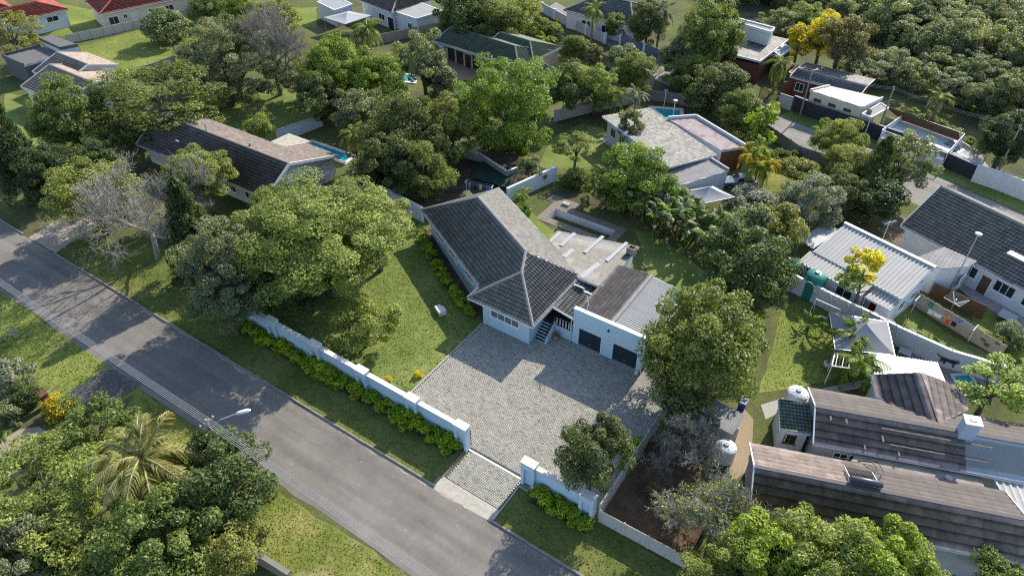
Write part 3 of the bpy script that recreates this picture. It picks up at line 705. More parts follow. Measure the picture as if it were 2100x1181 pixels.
# garage block
gw = surf('garage wall paint', (.42, .54, .62), .05, 1.2, .8, .15, 50, stain=(.34, .42, .48), stain_amt=.3, grain=.12)
GX0, GX1, GY = -21.36, -14.6, 41.36
d1 = (G(1187, 697).x+.0, G(1231, 719).x); d2 = (G(1255.5, 731.5).x, G(1303, 752).x)
d1 = (-20.72, -18.52); d2 = (-17.32, -15.02)
DH = 2.02
mg = MB()
mg.box(GX0, GY, -.1, d1[0], GY+.3, 3.98); mg.box(d1[1], GY, -.1, d2[0], GY+.3, 3.98); mg.box(d2[1], GY, -.1, GX1, GY+.3, 3.98)
mg.box(d1[0], GY, DH, d1[1], GY+.3, 3.98); mg.box(d2[0], GY, DH, d2[1], GY+.3, 3.98)
mg.build('facade', gw, house)
MB().box(GX0+.01, GY+.31, -.1, -18.05, 49.7, 3.1).build('wall', gw, house)
MB().box(-18.04, GY+.31, -.1, GX1+.1, 49.4, 3.05).build('wall', gw, house)
MB().box(GX0-.04, GY-.05, 3.984, GX1+.04, GY+.36, 4.06).build('coping', WHITE, house)
DOORM = surf('dark teal steel door', (.018, .032, .042), .1, 2, .5, .05, 30)
for a, b in (d1, d2):
    gd = MB().box(a+.01, GY+.14, -.02, b-.01, GY+.2, DH-.01).build('garage_door', DOORM, house)
    ns = 5
    for k in range(ns):
        z0 = DH*k/ns+.03; pb = MB().box(a+.05, GY+.118, z0, b-.05, GY+.139, z0+DH/ns-.05); pb.build('panel', DOORM, gd)
    MB().box(a+(b-a)/2-.1, GY+.09, .45, a+(b-a)/2+.1, GY+.117, .5).build('handle', METAL, gd)
    MB().box(a-.1, GY-.42, .0, b+.1, GY+.138, .058).build('threshold', CONC, house)
    jb = MB(); jb.box(a-.1, GY-.012, 0, a-.004, GY+.0, DH+.1); jb.box(b+.004, GY-.012, 0, b+.1, GY+.0, DH+.1); jb.box(a, GY-.012, DH+.004, b, GY+.0, DH+.1); jb.build('door_surround', WHITE, house)
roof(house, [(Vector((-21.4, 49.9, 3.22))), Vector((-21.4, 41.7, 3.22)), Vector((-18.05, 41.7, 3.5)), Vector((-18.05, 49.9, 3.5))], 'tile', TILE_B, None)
MB().box(-18.08, 41.68, 3.06, -17.78, 49.9, 3.72).build('parapet', RIDGE, house)
roof(house, [Vector((-14.2, 41.7, 3.2)), Vector((-14.2, 49.7, 3.2)), Vector((-17.78, 49.7, 3.5)), Vector((-17.78, 41.7, 3.5))], 'ridged', SHEETW, SHEETD, scale=.42)
edge_boards('fascia', [Vector((-14.16, 41.7, 3.2)), Vector((-14.16, 49.7, 3.2)), Vector((-17.8, 49.74, 3.5))], WHITE, house, .06, .2, .08)
mbp = MB(); mbp.tube([(-21.5, 41.3, 2.6), (-21.5, 41.26, 2.4), (-21.5, 41.26, .02)], .05, 8); mbp.build('downpipe', WHITE, house)
mbp = MB(); mbp.tube([(-14.5, 41.3, 3.2), (-14.5, 41.3, .02)], .05, 8); mbp.build('downpipe', WHITE, house)
MB().cbox((-17.9, GY-.06, 3.2), (.16, .12, .2)).build('lamp', DARKW, house)
MB().cbox((-14.82, GY-.03, 1.95), (.22, .06, .22)).build('meter_box', METAL, house)
aerial(house, (-20.4, 42.0, 3.4), 1.5, 2.2)
# patio roof at the back: asphalt strips with metal flashings
SP = [Vector((*G(1143, 474, 3.15)[:2], 3.15)), Vector((*G(1311, 506, 3.15)[:2], 3.15)), Vector((*G(1237, 592, 3.25)[:2], 3.25)), Vector((*G(1185, 570, 3.3)[:2], 3.3)), Vector((*G(1122, 497, 3.22)[:2], 3.22))]
PATM = surf('crinkled bitumen roof felt', (.2, .195, .185), .2, 2.5, .95, .3, 9, stain=(.14, .132, .12), stain_amt=.5, stain_sc=1.4, spec=.05)
cover('roof_sheeting', SP, 'slab', PATM, house, .8)
MB().slab([p-Vector((0,0,.005)) for p in SP], .16).build('roof_deck', WHITE, house)
for (p0, p1, w) in (((1179, 478), (1150, 504), .42), ((1175, 511), (1157, 527), .42), ((1237, 484), (1199, 518), .36), ((1286, 497), (1244, 535), .36), ((1236, 534), (1192, 568), .5), ((1150, 475), (1128, 496), .3)):
    MB().bar(G(*p0, 3.24), G(*p1, 3.32), w, .03).build('flashing', SHEETG, house)
MB().prism([(p.x, p.y) for p in inset(SP, .35)], -.1, 2.95).build('wall', PALEG, house)
window(house, SP[1].lerp(SP[2], .35)+Vector((-.33, 0, -2.2)), 0.0, 1.2, 1.1, WF)
cp = G(1295, 518, 3.3); ch = MB(); ch.box(cp.x-.42, cp.y-.35, 3.15, cp.x-.3, cp.y+.35, 3.95); ch.box(cp.x+.3, cp.y-.35, 3.15, cp.x+.42, cp.y+.35, 3.95); ch.box(cp.x-.3, cp.y-.35, 3.15, cp.x+.3, cp.y-.23, 3.95); ch.box(cp.x-.3, cp.y+.23, 3.15, cp.x+.3, cp.y+.35, 3.95); ch.build('chimney', CONCD, house)
# skylight gutter strip on the back slope
MB().bar(Vv.lerp(Cc, .2)+Vector((-.25,-.4,.35)), Vv.lerp(Cc, .47)+Vector((-.25,-.4,.35)), .75, .05).build('flashing', surf('green flashing', (.12, .15, .12), .2, 2, .6, .1, 30), house)
# entrance steps and porch
PZ = 1.26
MB().box(-23.25, 41.38, -.1, -21.38, 41.56, PZ-.02).build('wall', HW, house)
MB().box(-24.38, 41.57, -.1, -21.38, 45.0, PZ-.06).build('porch_base', HW, house)
MB().box(-24.38, 41.36, PZ-.055, -21.38, 45.0, PZ).build('porch_floor', surf('dark red polished floor', (.05, .03, .028), .2, 2, .5, .1, 30), house)
MB().box(-24.38, 45.01, -.1, -21.38, 45.2, 2.9).build('wall', gw, house)
door(house, (-22.9, 45.0, PZ), -math.pi/2, .9, 2.0, WOOD, WF)
ns = 7
TREAD = surf('dark slate tread', (.03, .03, .036), .2, 3, .6, .2, 40)
for k in range(ns):
    y0 = 39.75+k*(1.6/ns); z1 = (k+1)*PZ/ns
    st = MB().box(-24.37, y0, -.05, -23.26, 41.37, z1-.03) if k == 0 else MB().box(-24.37, y0, k*PZ/ns-.03, -23.26, 41.37, z1-.03)
    s_ = st.build('step', HW, house); MB().box(-24.36, y0-.02, z1-.029, -23.265, y0+.2, z1).build('tread', TREAD, s_)
bal = MB(); bal.add([(-23.25, 39.7, -.05), (-23.1, 39.7, -.05), (-23.1, 41.36, -.05), (-23.25, 41.36, -.05), (-23.25, 39.7, .25), (-23.1, 39.7, .25), (-23.1, 41.36, 1.35), (-23.25, 41.36, 1.35)], [(3,2,1,0),(4,5,6,7),(0,1,5,4),(1,2,6,5),(2,3,7,6),(3,0,4,7)]); bal.build('stair_wall', HW, house)
MB().bar((-23.175, 39.68, 1.0), (-23.175, 41.4, 2.08), .14, .09).build('handrail', TREAD, house)
def baluster(x, y, z0, z1):
    h = z1-z0; MB().lathe((x, y, z0), [(.07, 0), (.07, h*.08), (.04, h*.14), (.075, h*.35), (.06, h*.5), (.035, h*.75), (.06, h*.86), (.07, h*.92), (.07, h)], 10).build('baluster', WHITE, house, smooth=True)
for k in range(6):
    t = (k+.5)/6; y = 39.75+t*1.6; baluster(-23.175, y, .25+t*1.1, 1.0+t*1.0)
for k in range(6): baluster(-23.05+k*.31, 41.46, PZ, PZ+.78)
MB().box(-23.25, 41.39, PZ+.785, -21.38, 41.54, PZ+.87).build('handrail', TREAD, house)
# pot plant by the steps
pt = thing('potted_plant', 'round clay pot with a spiky plant beside the entrance steps', 'potted plant', (-22.75, 40.85, 0.04))
MB().lathe((0, 0, 0), [(.17, 0), (.27, .12), (.3, .25), (.24, .38), (.28, .42), (.28, .45), (.23, .45), (.2, .36)], 16).build('pot', surf('clay pot', (.3, .2, .12), .2, 4, .85, .2, 30), pt, False, True)
bl = MB()
for k in range(14):
    a = k*2.4; r = .2+.05*(k % 3); bl.add([(0, 0, .38), (math.cos(a)*r-.02*math.sin(a), math.sin(a)*r+.02*math.cos(a), .62+.08*(k % 4)), (math.cos(a)*r*1.9, math.sin(a)*r*1.9, .66), (math.cos(a)*r+.02*math.sin(a), math.sin(a)*r-.02*math.cos(a), .6+.08*(k % 4))], [(0,1,2,3)])
bl.build('leaves', surf('agave leaf', (.05, .085, .03), .3, 4, .6, .1, 30), pt, False)
MB().lathe((0, 0, 0), [(.13, 0), (.16, .1), (.17, .34), (.15, .36), (.12, .36)], 12).build('paint_tub', WHITE, None)
o = bpy.data.objects['paint_tub']; o.location = (-14.72, 40.95, .045); o.name = 'bucket'; props(o, 'small white bucket standing at the right corner of the garage', 'bucket')

# ------------------------------------------------------------------ front boundary wall with niche pillars
FW = surf('pale blue white wall paint', (.41, .53, .64), .05, 1.0, .85, .15, 50, stain=(.34, .4, .46), stain_amt=.4, stain_sc=.7, grain=.12)
def front_wall(label, xs, y, h, hp, ends):
    root = thing('boundary_wall', label, 'wall', (xs[0], y, 0))
    pw = 1.12
    for i, x in enumerate(xs):
        x0, x1 = (x, x+pw) if i == 0 and ends[0] else ((x-pw, x) if i == len(xs)-1 and ends[1] else (x-pw/2, x+pw/2))
        p = MB(); p.box(x0, y, -.1, x1, y+.36, hp); p.box(x0, y-.22, -.1, x0+.24, y-.002, hp-.02); p.box(x1-.24, y-.22, -.1, x1, y-.002, hp-.02); p.box(x0+.241, y-.22, hp-.62, x1-.241, y-.002, hp-.021)
        pi = p.build('pillar', FW, root)
        c = MB(); c.box(x0-.05, y-.28, hp+.003, x1+.05, y+.42, hp+.085); c.build('coping', STONE, pi)
        if i < len(xs)-1:
            xa = x1; xb = (xs[i+1]-pw if i+1 == len(xs)-1 and ends[1] else xs[i+1]-pw/2)
            w = MB().box(xa+.002, y+.04, -.1, xb-.002, y+.3, h).build('wall_panel', FW, root)
            n = max(1, round((xb-xa)/.62))
            for k in range(n):
                a_ = xa+.06+(xb-xa-.12)*k/n; b_ = xa+.06+(xb-xa-.12)*(k+1)/n
                MB().box(a_+.006, y-.05, h+.003, b_-.006, y+.38, h+.075+rnd.uniform(-.004, .004)).build('coping_stone', STONE, w)
    return root
front_wall('long pale blue-white street wall with niche pillars between the lawn and the clipped shrubs', [-49.0, -43.55, -38.15, -32.75, -27.35, -21.92], 26.42, 2.32, 2.62, (True, True))
front_wall('short pale blue-white street wall between the gateway and the side fence', [-16.9, -10.95], 26.42, 2.32, 2.62, (True, True))
gate = thing('sliding_gate', 'brown timber sliding gate drawn back behind the long street wall', 'gate', (-23.5, 26.95, .08))
gm = MB()
for k in range(5): x = -2.6+k*1.0; gm.box(x, -.03, 0, x+.1, .03, 1.75)
gm.box(-2.6, -.031, 0, 1.5, .031, .12); gm.box(-2.6, -.031, 1.65, 1.5, .031, 1.77)
gm.build('gate_frame', WOOD, gate, False)
for k in range(9): MB().box(-2.5+k*.44, -.02, .13, -2.5+k*.44+.3, .02, 1.64).build('slat', WOOD, gate, False)
man = thing('manhole', 'rectangular concrete manhole cover in the grass beside the ramp', 'manhole', G(1076, 996, .02))
MB().box(-.45, -.3, -.05, .45, .3, .06).build('frame', CONC, man, False); MB().box(-.36, -.22, .02, .36, .22, .075).build('cover', CONCD, man, False)
# lawn ornaments
st = thing('stone_plinth', 'pale rubble stone block with loose bricks lying on the front lawn', 'stone block', G(904, 640, 0), R(-28))
b = MB(); b.box(-.55, -.38, -.05, .55, .38, .5); b.build('block', STONE, st, False)
for k, (x, y, a) in enumerate(((-.45, .3, .4), (-.62, -.05, 1.1), (-.3, .42, 2.0))): MB().cbox((x, y, .58 if k != 1 else .06), (.24, .12, .1), a).build('brick', BRICK, st, False)
# swimming pool, half drained
pool = thing('swimming_pool', 'half-empty swimming pool with olive water behind the main house', 'swimming pool', ((PX0+PX1)/2, (PY0+PY1)/2, 0))
PW = surf('blotchy pool plaster', (.5, .53, .58), .12, 2, .85, .3, 12, stain=(.3, .3, .27), stain_amt=.5, stain_sc=2.5)
pb = MB(); z0 = -2.0
pb.box(PX0-.3, PY0-.3, z0-.2, PX0, PY1+.3, -.002); pb.box(PX1, PY0-.3, z0-.2, PX1+.3, PY1+.3, -.0021); pb.box(PX0, PY0-.3, z0-.2, PX1, PY0, -.0022); pb.box(PX0, PY1, z0-.2, PX1, PY1+.3, -.0023); pb.box(PX0, PY0, z0-.2, PX1, PY1, z0)
pb.build('basin', PW, pool)
wm, N, L, Bn = _nt('green pool water'); Bn.inputs['Base Color'].default_value = (.075, .07, .012, 1); Bn.inputs['Roughness'].default_value = .06; Bn.inputs['Specular IOR Level'].default_value = .5
bump(N, L, Bn, noise(N, L, 3.0, 3, .5, N.new('ShaderNodeTexCoord').outputs['Object']), .05, .02)
MB().box(PX0+.003, PY0+.003, z0+.01, PX1-.003, PY1-.003, -.95).build('water', wm, pool)
PAVT = surf('weathered pool paving', (.3, .25, .2), .25, 3, .95, .4, 30, tint=.35, stain=(.13, .11, .09), stain_amt=.6, stain_sc=1.5)
def slabs(parent, x0, y0, x1, y1, s=.45, z=.02):
    nx = max(1, round((x1-x0)/s)); ny = max(1, round((y1-y0)/s))
    for i in range(nx):
        for j in range(ny):
            a, b_ = x0+(x1-x0)*i/nx, y0+(y1-y0)*j/ny; h = z+.03+rnd.uniform(-.006, .006)
            MB().box(a+.008, b_+.008, -.02, a+(x1-x0)/nx-.008, b_+(y1-y0)/ny-.008, h).build('paving_slab', PAVT, parent)
dx = .95
for r_ in ((PX0-dx, PY0-dx, PX1+dx, PY0), (PX0-dx, PY1, PX1+dx, PY1+dx), (PX0-dx, PY0, PX0, PY1), (PX1, PY0, PX1+dx, PY1), (PX0-1.9, PY1+dx, PX0+1.9, PY1+dx+1.4)): slabs(pool, *r_, s=.62, z=.012)
MB().box(PX0+.1, PY1+dx+.1, .05, PX0+1.0, PY1+dx+.6, .3).build('skimmer_box', CONC, pool)
# ------------------------------------------------------------------ neighbouring houses
def V3(x, y, z): return Vector((x, y, z))
def frame(o, ang):
    c, s = math.cos(ang), math.sin(ang)
    return lambda a, b, z=0.0: V3(o[0]+a*c-b*s, o[1]+a*s+b*c, z)
def gable_block(root, T, ang, L, W, ez, rz, ridge_v, tile, wall, style='tile', over=.35, verge=WHITE, ezb=None, hip=(0, 0), wall_z0=-.1, ridgemat=None, scale=1.0, gut=True):
    """gabled or hipped block in a local frame T(a along the ridge, b across, z)"""
    ezb = ez if ezb is None else ezb
    f0, f1, b0, b1 = T(0, 0, ez), T(L, 0, ez), T(0, W, ezb), T(L, W, ezb)
    r0, r1 = T(hip[0], ridge_v, rz), T(L-hip[1], ridge_v, rz)
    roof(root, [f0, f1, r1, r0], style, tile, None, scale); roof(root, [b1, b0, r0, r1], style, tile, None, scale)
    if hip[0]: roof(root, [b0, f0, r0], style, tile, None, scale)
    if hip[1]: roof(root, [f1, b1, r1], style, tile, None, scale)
    dk = MB(); Z = V3(0, 0, .02)
    for q in ([f0, f1, r1, r0], [b1, b0, r0, r1])+(([b0, f0, r0],) if hip[0] else ())+(([f1, b1, r1],) if hip[1] else ()): dk.slab([p-Z for p in q], .1)
    dk.build('roof_deck', WHITE, root)
    up = V3(0, 0, .08); rm = ridgemat or RIDGE
    ridge_caps([r0+up, r1+up], rm, root)
    for h, a, c, r_ in ((hip[0], f0, b0, r0), (hip[1], f1, b1, r1)):
        if h: ridge_caps([r_+up, a+up], rm, root); ridge_caps([r_+up, c+up], rm, root)
        else: edge_boards('bargeboard', [a+V3(0,0,.1), r_+V3(0,0,.12), c+V3(0,0,.1)], verge, root, .07, .2, .04)
    if gut: edge_boards('gutter', [f0, f1], verge, root, .11, .14, .05); edge_boards('gutter', [b0, b1], verge, root, .11, .14, .05)
    o = over; lo = min(ez, ezb)
    MB().prism([tuple(T(a, b)[:2]) for a, b in ((o, o), (L-o, o), (L-o, W-o), (o, W-o))], wall_z0, lo-.1).build('wall', wall, root)
    for h, a in ((hip[0], o), (hip[1], L-o)):
        if not h:
            q = [T(a, o, lo-.1), T(a, W-o, lo-.1), T(a, W-o, ezb+(rz-ezb)*o/(W-ridge_v)-.14), T(a, ridge_v, rz-.14), T(a, o, ez+(rz-ez)*o/ridge_v-.14)]
            gable_wall(root, q, wall, T(L/2, W/2, 0)-T(a, W/2, 0))
def flat_block(root, pts, roofmat, wall, style='corr', drop=.0, par=None, d=.0, scale=1.0, z0=-.1, coping=None, deck=None):
    """flat or single slope block: roof polygon of surveyed points; par = parapet height"""
    P = P3(pts)
    cover('roof_sheeting' if 'tile' not in style else 'roof_tiles', P, style, roofmat, root, scale)
    zt = min(p.z for p in P)
    MB().slab([p-V3(0,0,.01) for p in P], .14).build('roof_deck', deck or WHITE, root)
    q = inset([(p.x, p.y) for p in P], max(d, .05))
    if area(P) < 0: P = P[::-1]
    mb = MB(); n = len(q); top = [(a.x, a.y, p.z-.16) for a, p in zip(q, P)]
    mb.add([(a.x, a.y, z0) for a in q]+top, [tuple(range(n))[::-1], tuple(range(n, 2*n))]+[(i, (i+1) % n, n+(i+1) % n, n+i) for i in range(n)])
    mb.build('wall', wall, root)
    if par:
        for i in par[1] if len(par) > 1 else range(n):
            a, b = P[i], P[(i+1) % n]; MB().bar(a+V3(0,0,par[0]/2-.1), b+V3(0,0,par[0]/2-.1), .2+.006*(i % 3), par[0]+.2).build('parapet', coping or wall, root)
    return P

# --- long dark tiled gable house across the garden to the left
lh = thing('house', 'long brown-black tiled gable house with grey gable end behind the big garden trees', 'house', (-70, 43, 0))
T = frame((-81.7, 38.9), R(1.3)); LW = surf('light grey gable plaster', (.5, .5, .48), .08, 1.2, .88, .2, 50, stain=(.36, .35, .32), stain_amt=.4)
Zr, ze = 5.0, 2.7
f0, f1, r0, r1 = T(0, 0, ze), T(22.7, 0, ze), T(0, 4.05, Zr), T(22.7, 4.05, Zr)
bm0, bm1, bx0, bx1 = T(0, 8.0, 3.7), T(17.2, 8.0, 3.7), T(17.2, 11.4, 2.62), T(22.7, 11.4, 2.62)
roof(lh, [f0, f1, r1, r0], 'tile', TILE_B); roof(lh, [bm1, bm0, r0, T(17.2, 4.05, Zr)], 'tile', TILE_B); roof(lh, [bx1, bx0, T(17.2, 4.05, Zr), r1], 'tile', TILE_B)
dk = MB(); [dk.slab([p-V3(0,0,.02) for p in q], .1) for q in ([f0, f1, r1, r0], [bm1, bm0, r0, T(17.2, 4.05, Zr)], [bx1, bx0, T(17.2, 4.05, Zr-.001), r1])]; dk.build('roof_deck', WHITE, lh)
ridge_caps([r0+V3(0,0,.08), r1+V3(0,0,.08)], TILE_B, lh)
edge_boards('bargeboard', [f1+V3(0,0,.1), r1+V3(0,0,.12), bx1+V3(0,0,.1)], WHITE, lh, .12, .34, .06); edge_boards('bargeboard', [f0+V3(0,0,.1), r0+V3(0,0,.12), bm0+V3(0,0,.1)], WHITE, lh, .1, .3, .06)
edge_boards('bargeboard', [bx0+V3(0,0,.1), T(17.2, 8.2, 3.7)], WHITE, lh, .1, .22, .04); edge_boards('gutter', [f0, f1], WHITE, lh, .11, .14, .05)
MB().prism([tuple(T(a, b)[:2]) for a, b in ((.4, .9), (22.2, .9), (22.2, 11.0), (17.6, 11.0), (17.6, 7.6), (.4, 7.6))], -.1, 2.5).build('wall', LW, lh)
gable_wall(lh, [T(22.2, .9, 2.4), T(22.2, 11.0, 2.4), T(22.2, 11.0, 2.58), T(22.2, 4.05, Zr-.16), T(22.2, .9, 3.05)], LW, T(0, 4)-T(9, 4))
window(lh, T(22.2, 6.6, 1.2), R(1.3), 1.2, 1.0, WF); window(lh, T(22.2, 3.0, 1.2), R(1.3), 1.6, 1.1, WF, cols=3)
for a in (15.5, 18.8): window(lh, T(a, .9, .9), R(1.3)-math.pi/2, 1.6, 1.3, WF, cols=3)
dish(lh, T(22.75, 3.6, 3.5), R(-40)); MB().cbox(T(22.45, 9.2, .9), (.5, 1.0, .7), R(1.3)).build('air_conditioner', WHITE, lh)
MB().tube([T(8.5, 4.4, 4.9), T(8.5, 4.4, 5.9)], .09, 8).build('vent_pipe', METAL, lh); MB().tube([T(15.6, 4.8, 4.7), T(15.6, 4.8, 5.3)], .16, 8).build('vent_pipe', METAL, lh)
MB().bar(T(5.5, 2.1, 3.98), T(6.1, 2.1, 3.98), .5, .05).build('skylight', SHEETG, lh)
aw = [T(13.2, 8.3, 2.7), T(17.0, 8.3, 2.7), T(17.0, 12.4, 2.45), T(13.2, 12.4, 2.45)]
cover('awning_sheeting', aw[::-1], 'corr', surf('lichened fibre sheet', (.36, .33, .26), .2, 2, .95, .3, 30, stain=(.2, .18, .13), stain_amt=.7, stain_sc=1.5), lh)
for p in (aw[2], aw[3]): MB().tube([V3(p.x, p.y, 0), V3(p.x, p.y, 2.44)], .05, 6).build('post', TIMB, lh)
spm, N, L, Bn = _nt('clear pool water'); Bn.inputs['Base Color'].default_value = (.02, .26, .3, 1); Bn.inputs['Roughness'].default_value = .05
bump(N, L, Bn, noise(N, L, 2.5, 3, .5, N.new('ShaderNodeTexCoord').outputs['Object']), .12, .03)
def small_pool(label, corners, rim=.45, rimmat=None):
    P = [V3(p[0], p[1], 0) for p in corners]
    if area(P) < 0: P = P[::-1]
    root = thing('swimming_pool', label, 'swimming pool', sum(P, V3(0,0,0))/len(P)); n = len(P)
    outer = [V3(p[0], p[1], 0) for p in inset(P, -rim)]
    rmb = MB(); rmb.add([(p.x, p.y, .13) for p in P]+[(p.x, p.y, .13) for p in outer]+[(p.x, p.y, -.05) for p in outer]+[(p.x, p.y, .012) for p in P],
        [(i, n+i, n+(i+1) % n, (i+1) % n) for i in range(n)]+[(n+i, 2*n+i, 2*n+(i+1) % n, n+(i+1) % n) for i in range(n)]+[(i, (i+1) % n, 3*n+(i+1) % n, 3*n+i) for i in range(n)])
    rmb.build('coping', rimmat or STONE, root); MB().prism([(p.x, p.y) for p in inset(P, .004)], -.05, .06).build('water', spm, root)
    return root
small_pool('narrow flat turquoise tarp strip behind the long dark tiled house', [G(641, 293), G(722, 321), G(708, 333), G(628, 303)])  # blue tarp strip, modelled with a pool rim and water
small_pool('turquoise garden pool behind the grey tiled house with the red-stained flat roof', [G(1341, 223), G(1394, 227), G(1396, 246), G(1362, 243)], .5)
small_pool('turquoise pool half hidden by trees beside the green-roofed house', [G(815, 152), G(852, 158), G(848, 170), G(812, 166)])

# --- grey and tan gabled house, far left
fl = thing('house', 'low house with brown and tan gabled roof and charcoal flat garage, far upper left', 'house', (-104, 45, 0))
T = frame((-110.0, 39.8), 0.0); gable_block(fl, T, 0, 10.6, 9.6, 2.7, 4.2, 4.8, TILE_TAN, PALEG, 'flattile', .4)
T2 = frame((-113.5, 43.4), 0.0); gable_block(fl, T2, 0, 8.0, 8.6, 2.75, 4.2, 4.3, TILE_TAN, PALEG, 'flattile', .4, gut=False)
GR = surf('slate grey fascia paint', (.09, .092, .105), .1, 1.2, .8, .15, 40)
flat_block(fl, [(6, 117, 2.9), (49, 136, 2.9), (128, 114, 3.1), (84, 97, 3.1)], surf('ribbed grey roof', (.13, .125, .125), .15, 1, .85, .2, 30), GR, 'ibr', par=(.45, [0, 3]), coping=GR)
flat_block(fl, [(81, 80, 4.0), (124, 100, 4.0), (160, 93, 4.0), (107, 73, 4.0)], MATS['ribbed grey roof'], PALEG, 'ibr', par=(.25, [0, 1]), coping=GR)
window(fl, T(10.2, 4.8, 1.0), 0, 1.6, 1.2, WF)
dp = MB(); dp.slab(P3([(222, 152, 2.4), (270, 158, 2.4), (255, 170, 2.4), (215, 160, 2.4)]), .1); dp.build('awning', SHEETW, fl)
# --- red roofed houses, top left
ra = thing('house', 'white house with red tiled hip roof at the top left corner', 'house', (-140, 56, 0))
T = frame((-136.0, 51.2), R(80)); gable_block(ra, T, 0, 10.0, 8.0, 2.9, 4.1, 4.0, TILE_R, PALEG, 'tile', .4, hip=(0, 3.6), ridgemat=TILE_R)
T3 = frame((-143.0, 46.0), R(80)); gable_block(ra, T3, 0, 10.0, 9.0, 3.0, 4.5, 4.5, TILE_R, CREAM, 'tile', .4, hip=(3, 3), ridgemat=TILE_R)
window(ra, T(7.2, .4, 1.5), R(-10), 1.8, .8, WF)
MB().tube([T(3.6, .3, 0), T(3.6, .3, 2.8)], .05, 6).build('downpipe', WHITE, ra)
rb = thing('house', 'cream bungalow with red tiled hip roof beyond the panel fence', 'house', (-128, 70, 0))
T = frame((-127.0, 62.4), R(73)); gable_block(rb, T, 0, 17.5, 8.5, 3.0, 4.3, 4.25, TILE_R, surf('pale cream plaster', (.6, .53, .39), .06, 1.2, .88, .2, 50, stain=(.45, .4, .3), stain_amt=.4), 'tile', .45, hip=(4.2, 0), ridgemat=TILE_R)
for a, w_, h_, z_ in ((2.0, 1.5, 1.2, .9), (4.0, .6, .6, 1.5), (8.5, 1.0, .8, 1.3), (11.5, 1.6, 1.0, 1.1)): window(rb, T(a, .45, z_), R(73-90), w_, h_, WF, cols=2)
door(rb, T(5.4, .45, 0), R(73-90), .85, 2.0, WHITE, WF)
# --- top centre: brown roofed house with white annexe, canopies
tc = thing('house', 'brown hip-roofed house with a flat white annexe at the top of the view', 'house', (-88, 98, 0))
flat_block(tc, [(801.6, 22, 3.0), (862.6, 6.8, 3.15), (908, 23.7, 3.15), (854, 39, 3.0)], surf('dull white sheet', (.33, .325, .3), .15, 1, .8, .2, 30, stain=(.3, .29, .26), stain_amt=.6, stain_sc=1), PALEG, 'corr', par=(.1,), coping=WHITE)
T = frame((-95.5, 92.6), R(-11)); gable_block(tc, T, 0, 9.6, 9.5, 3.0, 5.0, 4.75, TILE_B, PALEG, 'tile', .4, hip=(3.5, 3.5))
p = G(820, 56); door(tc, T(8.6, .4, 0), R(-101), 1.6, 2.0, GLASS, WF); window(tc, T(6.0, .4, 1.0), R(-101), 1.5, 1.0, WF)
window(tc, (G(801.6, 22, 3).lerp(G(854, 39, 3), .72)+V3(.03, -.06, -2.0)), math.atan2((G(854,39,3)-G(801.6,22,3)).x*-1, (G(854,39,3)-G(801.6,22,3)).y)+math.pi, .9, .8, WF)
MB().cbox(T(7.6, 4.7, 5.2), (.7, .7, 1.0)).build('chimney', PALEG, tc)
wf = thing('outbuilding', 'small white flat-roofed outbuilding at the top edge beside the tented canopy', 'outbuilding', G(675, 30))
flat_block(wf, [(651, 5, 2.9), (686, 22, 2.9), (722, 10, 2.9), (690, -6, 2.9)], SHEETG, WHITE, 'corr', par=(.12,), coping=WHITE)
def canopy(name, label, corners, z, apex_z, mat, posts=METAL, valance=.0, cat='canopy', ribs=None):
    C4 = [G(*c, z) for c in corners]; ap = sum(C4, V3(0,0,0))/4; base = V3(ap.x, ap.y, 0); ap.z = apex_z
    root = thing(name, label, cat, base)
    cl = MB(); n = 6; 
    for i in range(4):
        a, b = C4[i], C4[(i+1) % 4]
        rows = []
        for j in range(n+1):
            t = j/n; row = []
            for k in range(n+1):
                s_ = k/n; q = a.lerp(b, s_).lerp(ap, t); q.z -= .12*math.sin(math.pi*t)*(1)+.05*math.sin(math.pi*s_)*(1-t); row.append(q)
            rows.append(row)
        vv = [q for r_ in rows for q in r_]; cl.add(vv, [(j*(n+1)+k, j*(n+1)+k+1, (j+1)*(n+1)+k+1, (j+1)*(n+1)+k) for j in range(n) for k in range(n)])
        if valance: cl.add([a, b, b-V3(0,0,valance), a-V3(0,0,valance)], [(0,1,2,3)])
    cl.build('canopy_cloth', mat, root, smooth=True)
    for p in C4: MB().tube([V3(p.x*.985+base.x*.015, p.y*.985+base.y*.015, 0), p], .045, 6).build('post', posts, root)
    edge_boards('canopy_frame', C4, posts, root, .05, .05, .03, True)
    return root
CLOTH = surf('white canopy cloth', (.3, .31, .32), .05, 1, .8, .1, 30)
canopy('shade_canopy', 'white tented carport canopy on thin poles at the top of the view', [(664, 36), (716, 23), (762, 32), (708, 50)], 2.5, 3.2, CLOTH)
# --- green tiled house
gh = thing('house', 'tan house with faded green tiled roof among the trees at top centre', 'house', (-64, 88, 0))
T = frame((-72.6, 85.4), R(-5)); gable_block(gh, T, 0, 17.2, 8.4, 2.8, 3.8, 4.2, TILE_GR, TANW, 'tile', .6, hip=(0, 4.0), ridgemat=TILE_GR)
T2 = frame((-64.5, 88.0), R(-5)); gable_block(gh, T2, 0, 9.6, 7.4, 2.8, 3.95, 3.7, TILE_GR, TANW, 'tile', .4, hip=(0, 3.6), ridgemat=TILE_GR)
roof(gh, [(1060, 140, 2.6), (1098, 160, 2.6), (1145, 147, 2.7), (1107, 126, 2.7)], 'tile', TILE_G, WHITE)
q = P3([(1060, 140, 2.6), (1098, 160, 2.6), (1145, 147, 2.7), (1107, 126, 2.7)]); MB().prism([tuple(p) for p in inset(q, .3)], -.1, 2.45).build('wall', TANW, gh)
for a in (3.2, 5.0, 8.4, 10.6): window(gh, T(a, .6, .3), R(-95), 1.3, 1.9, WOOD, cols=2)
door(gh, T(6.7, .6, 0), R(-95), 1.0, 2.0, DARKG, WOOD)
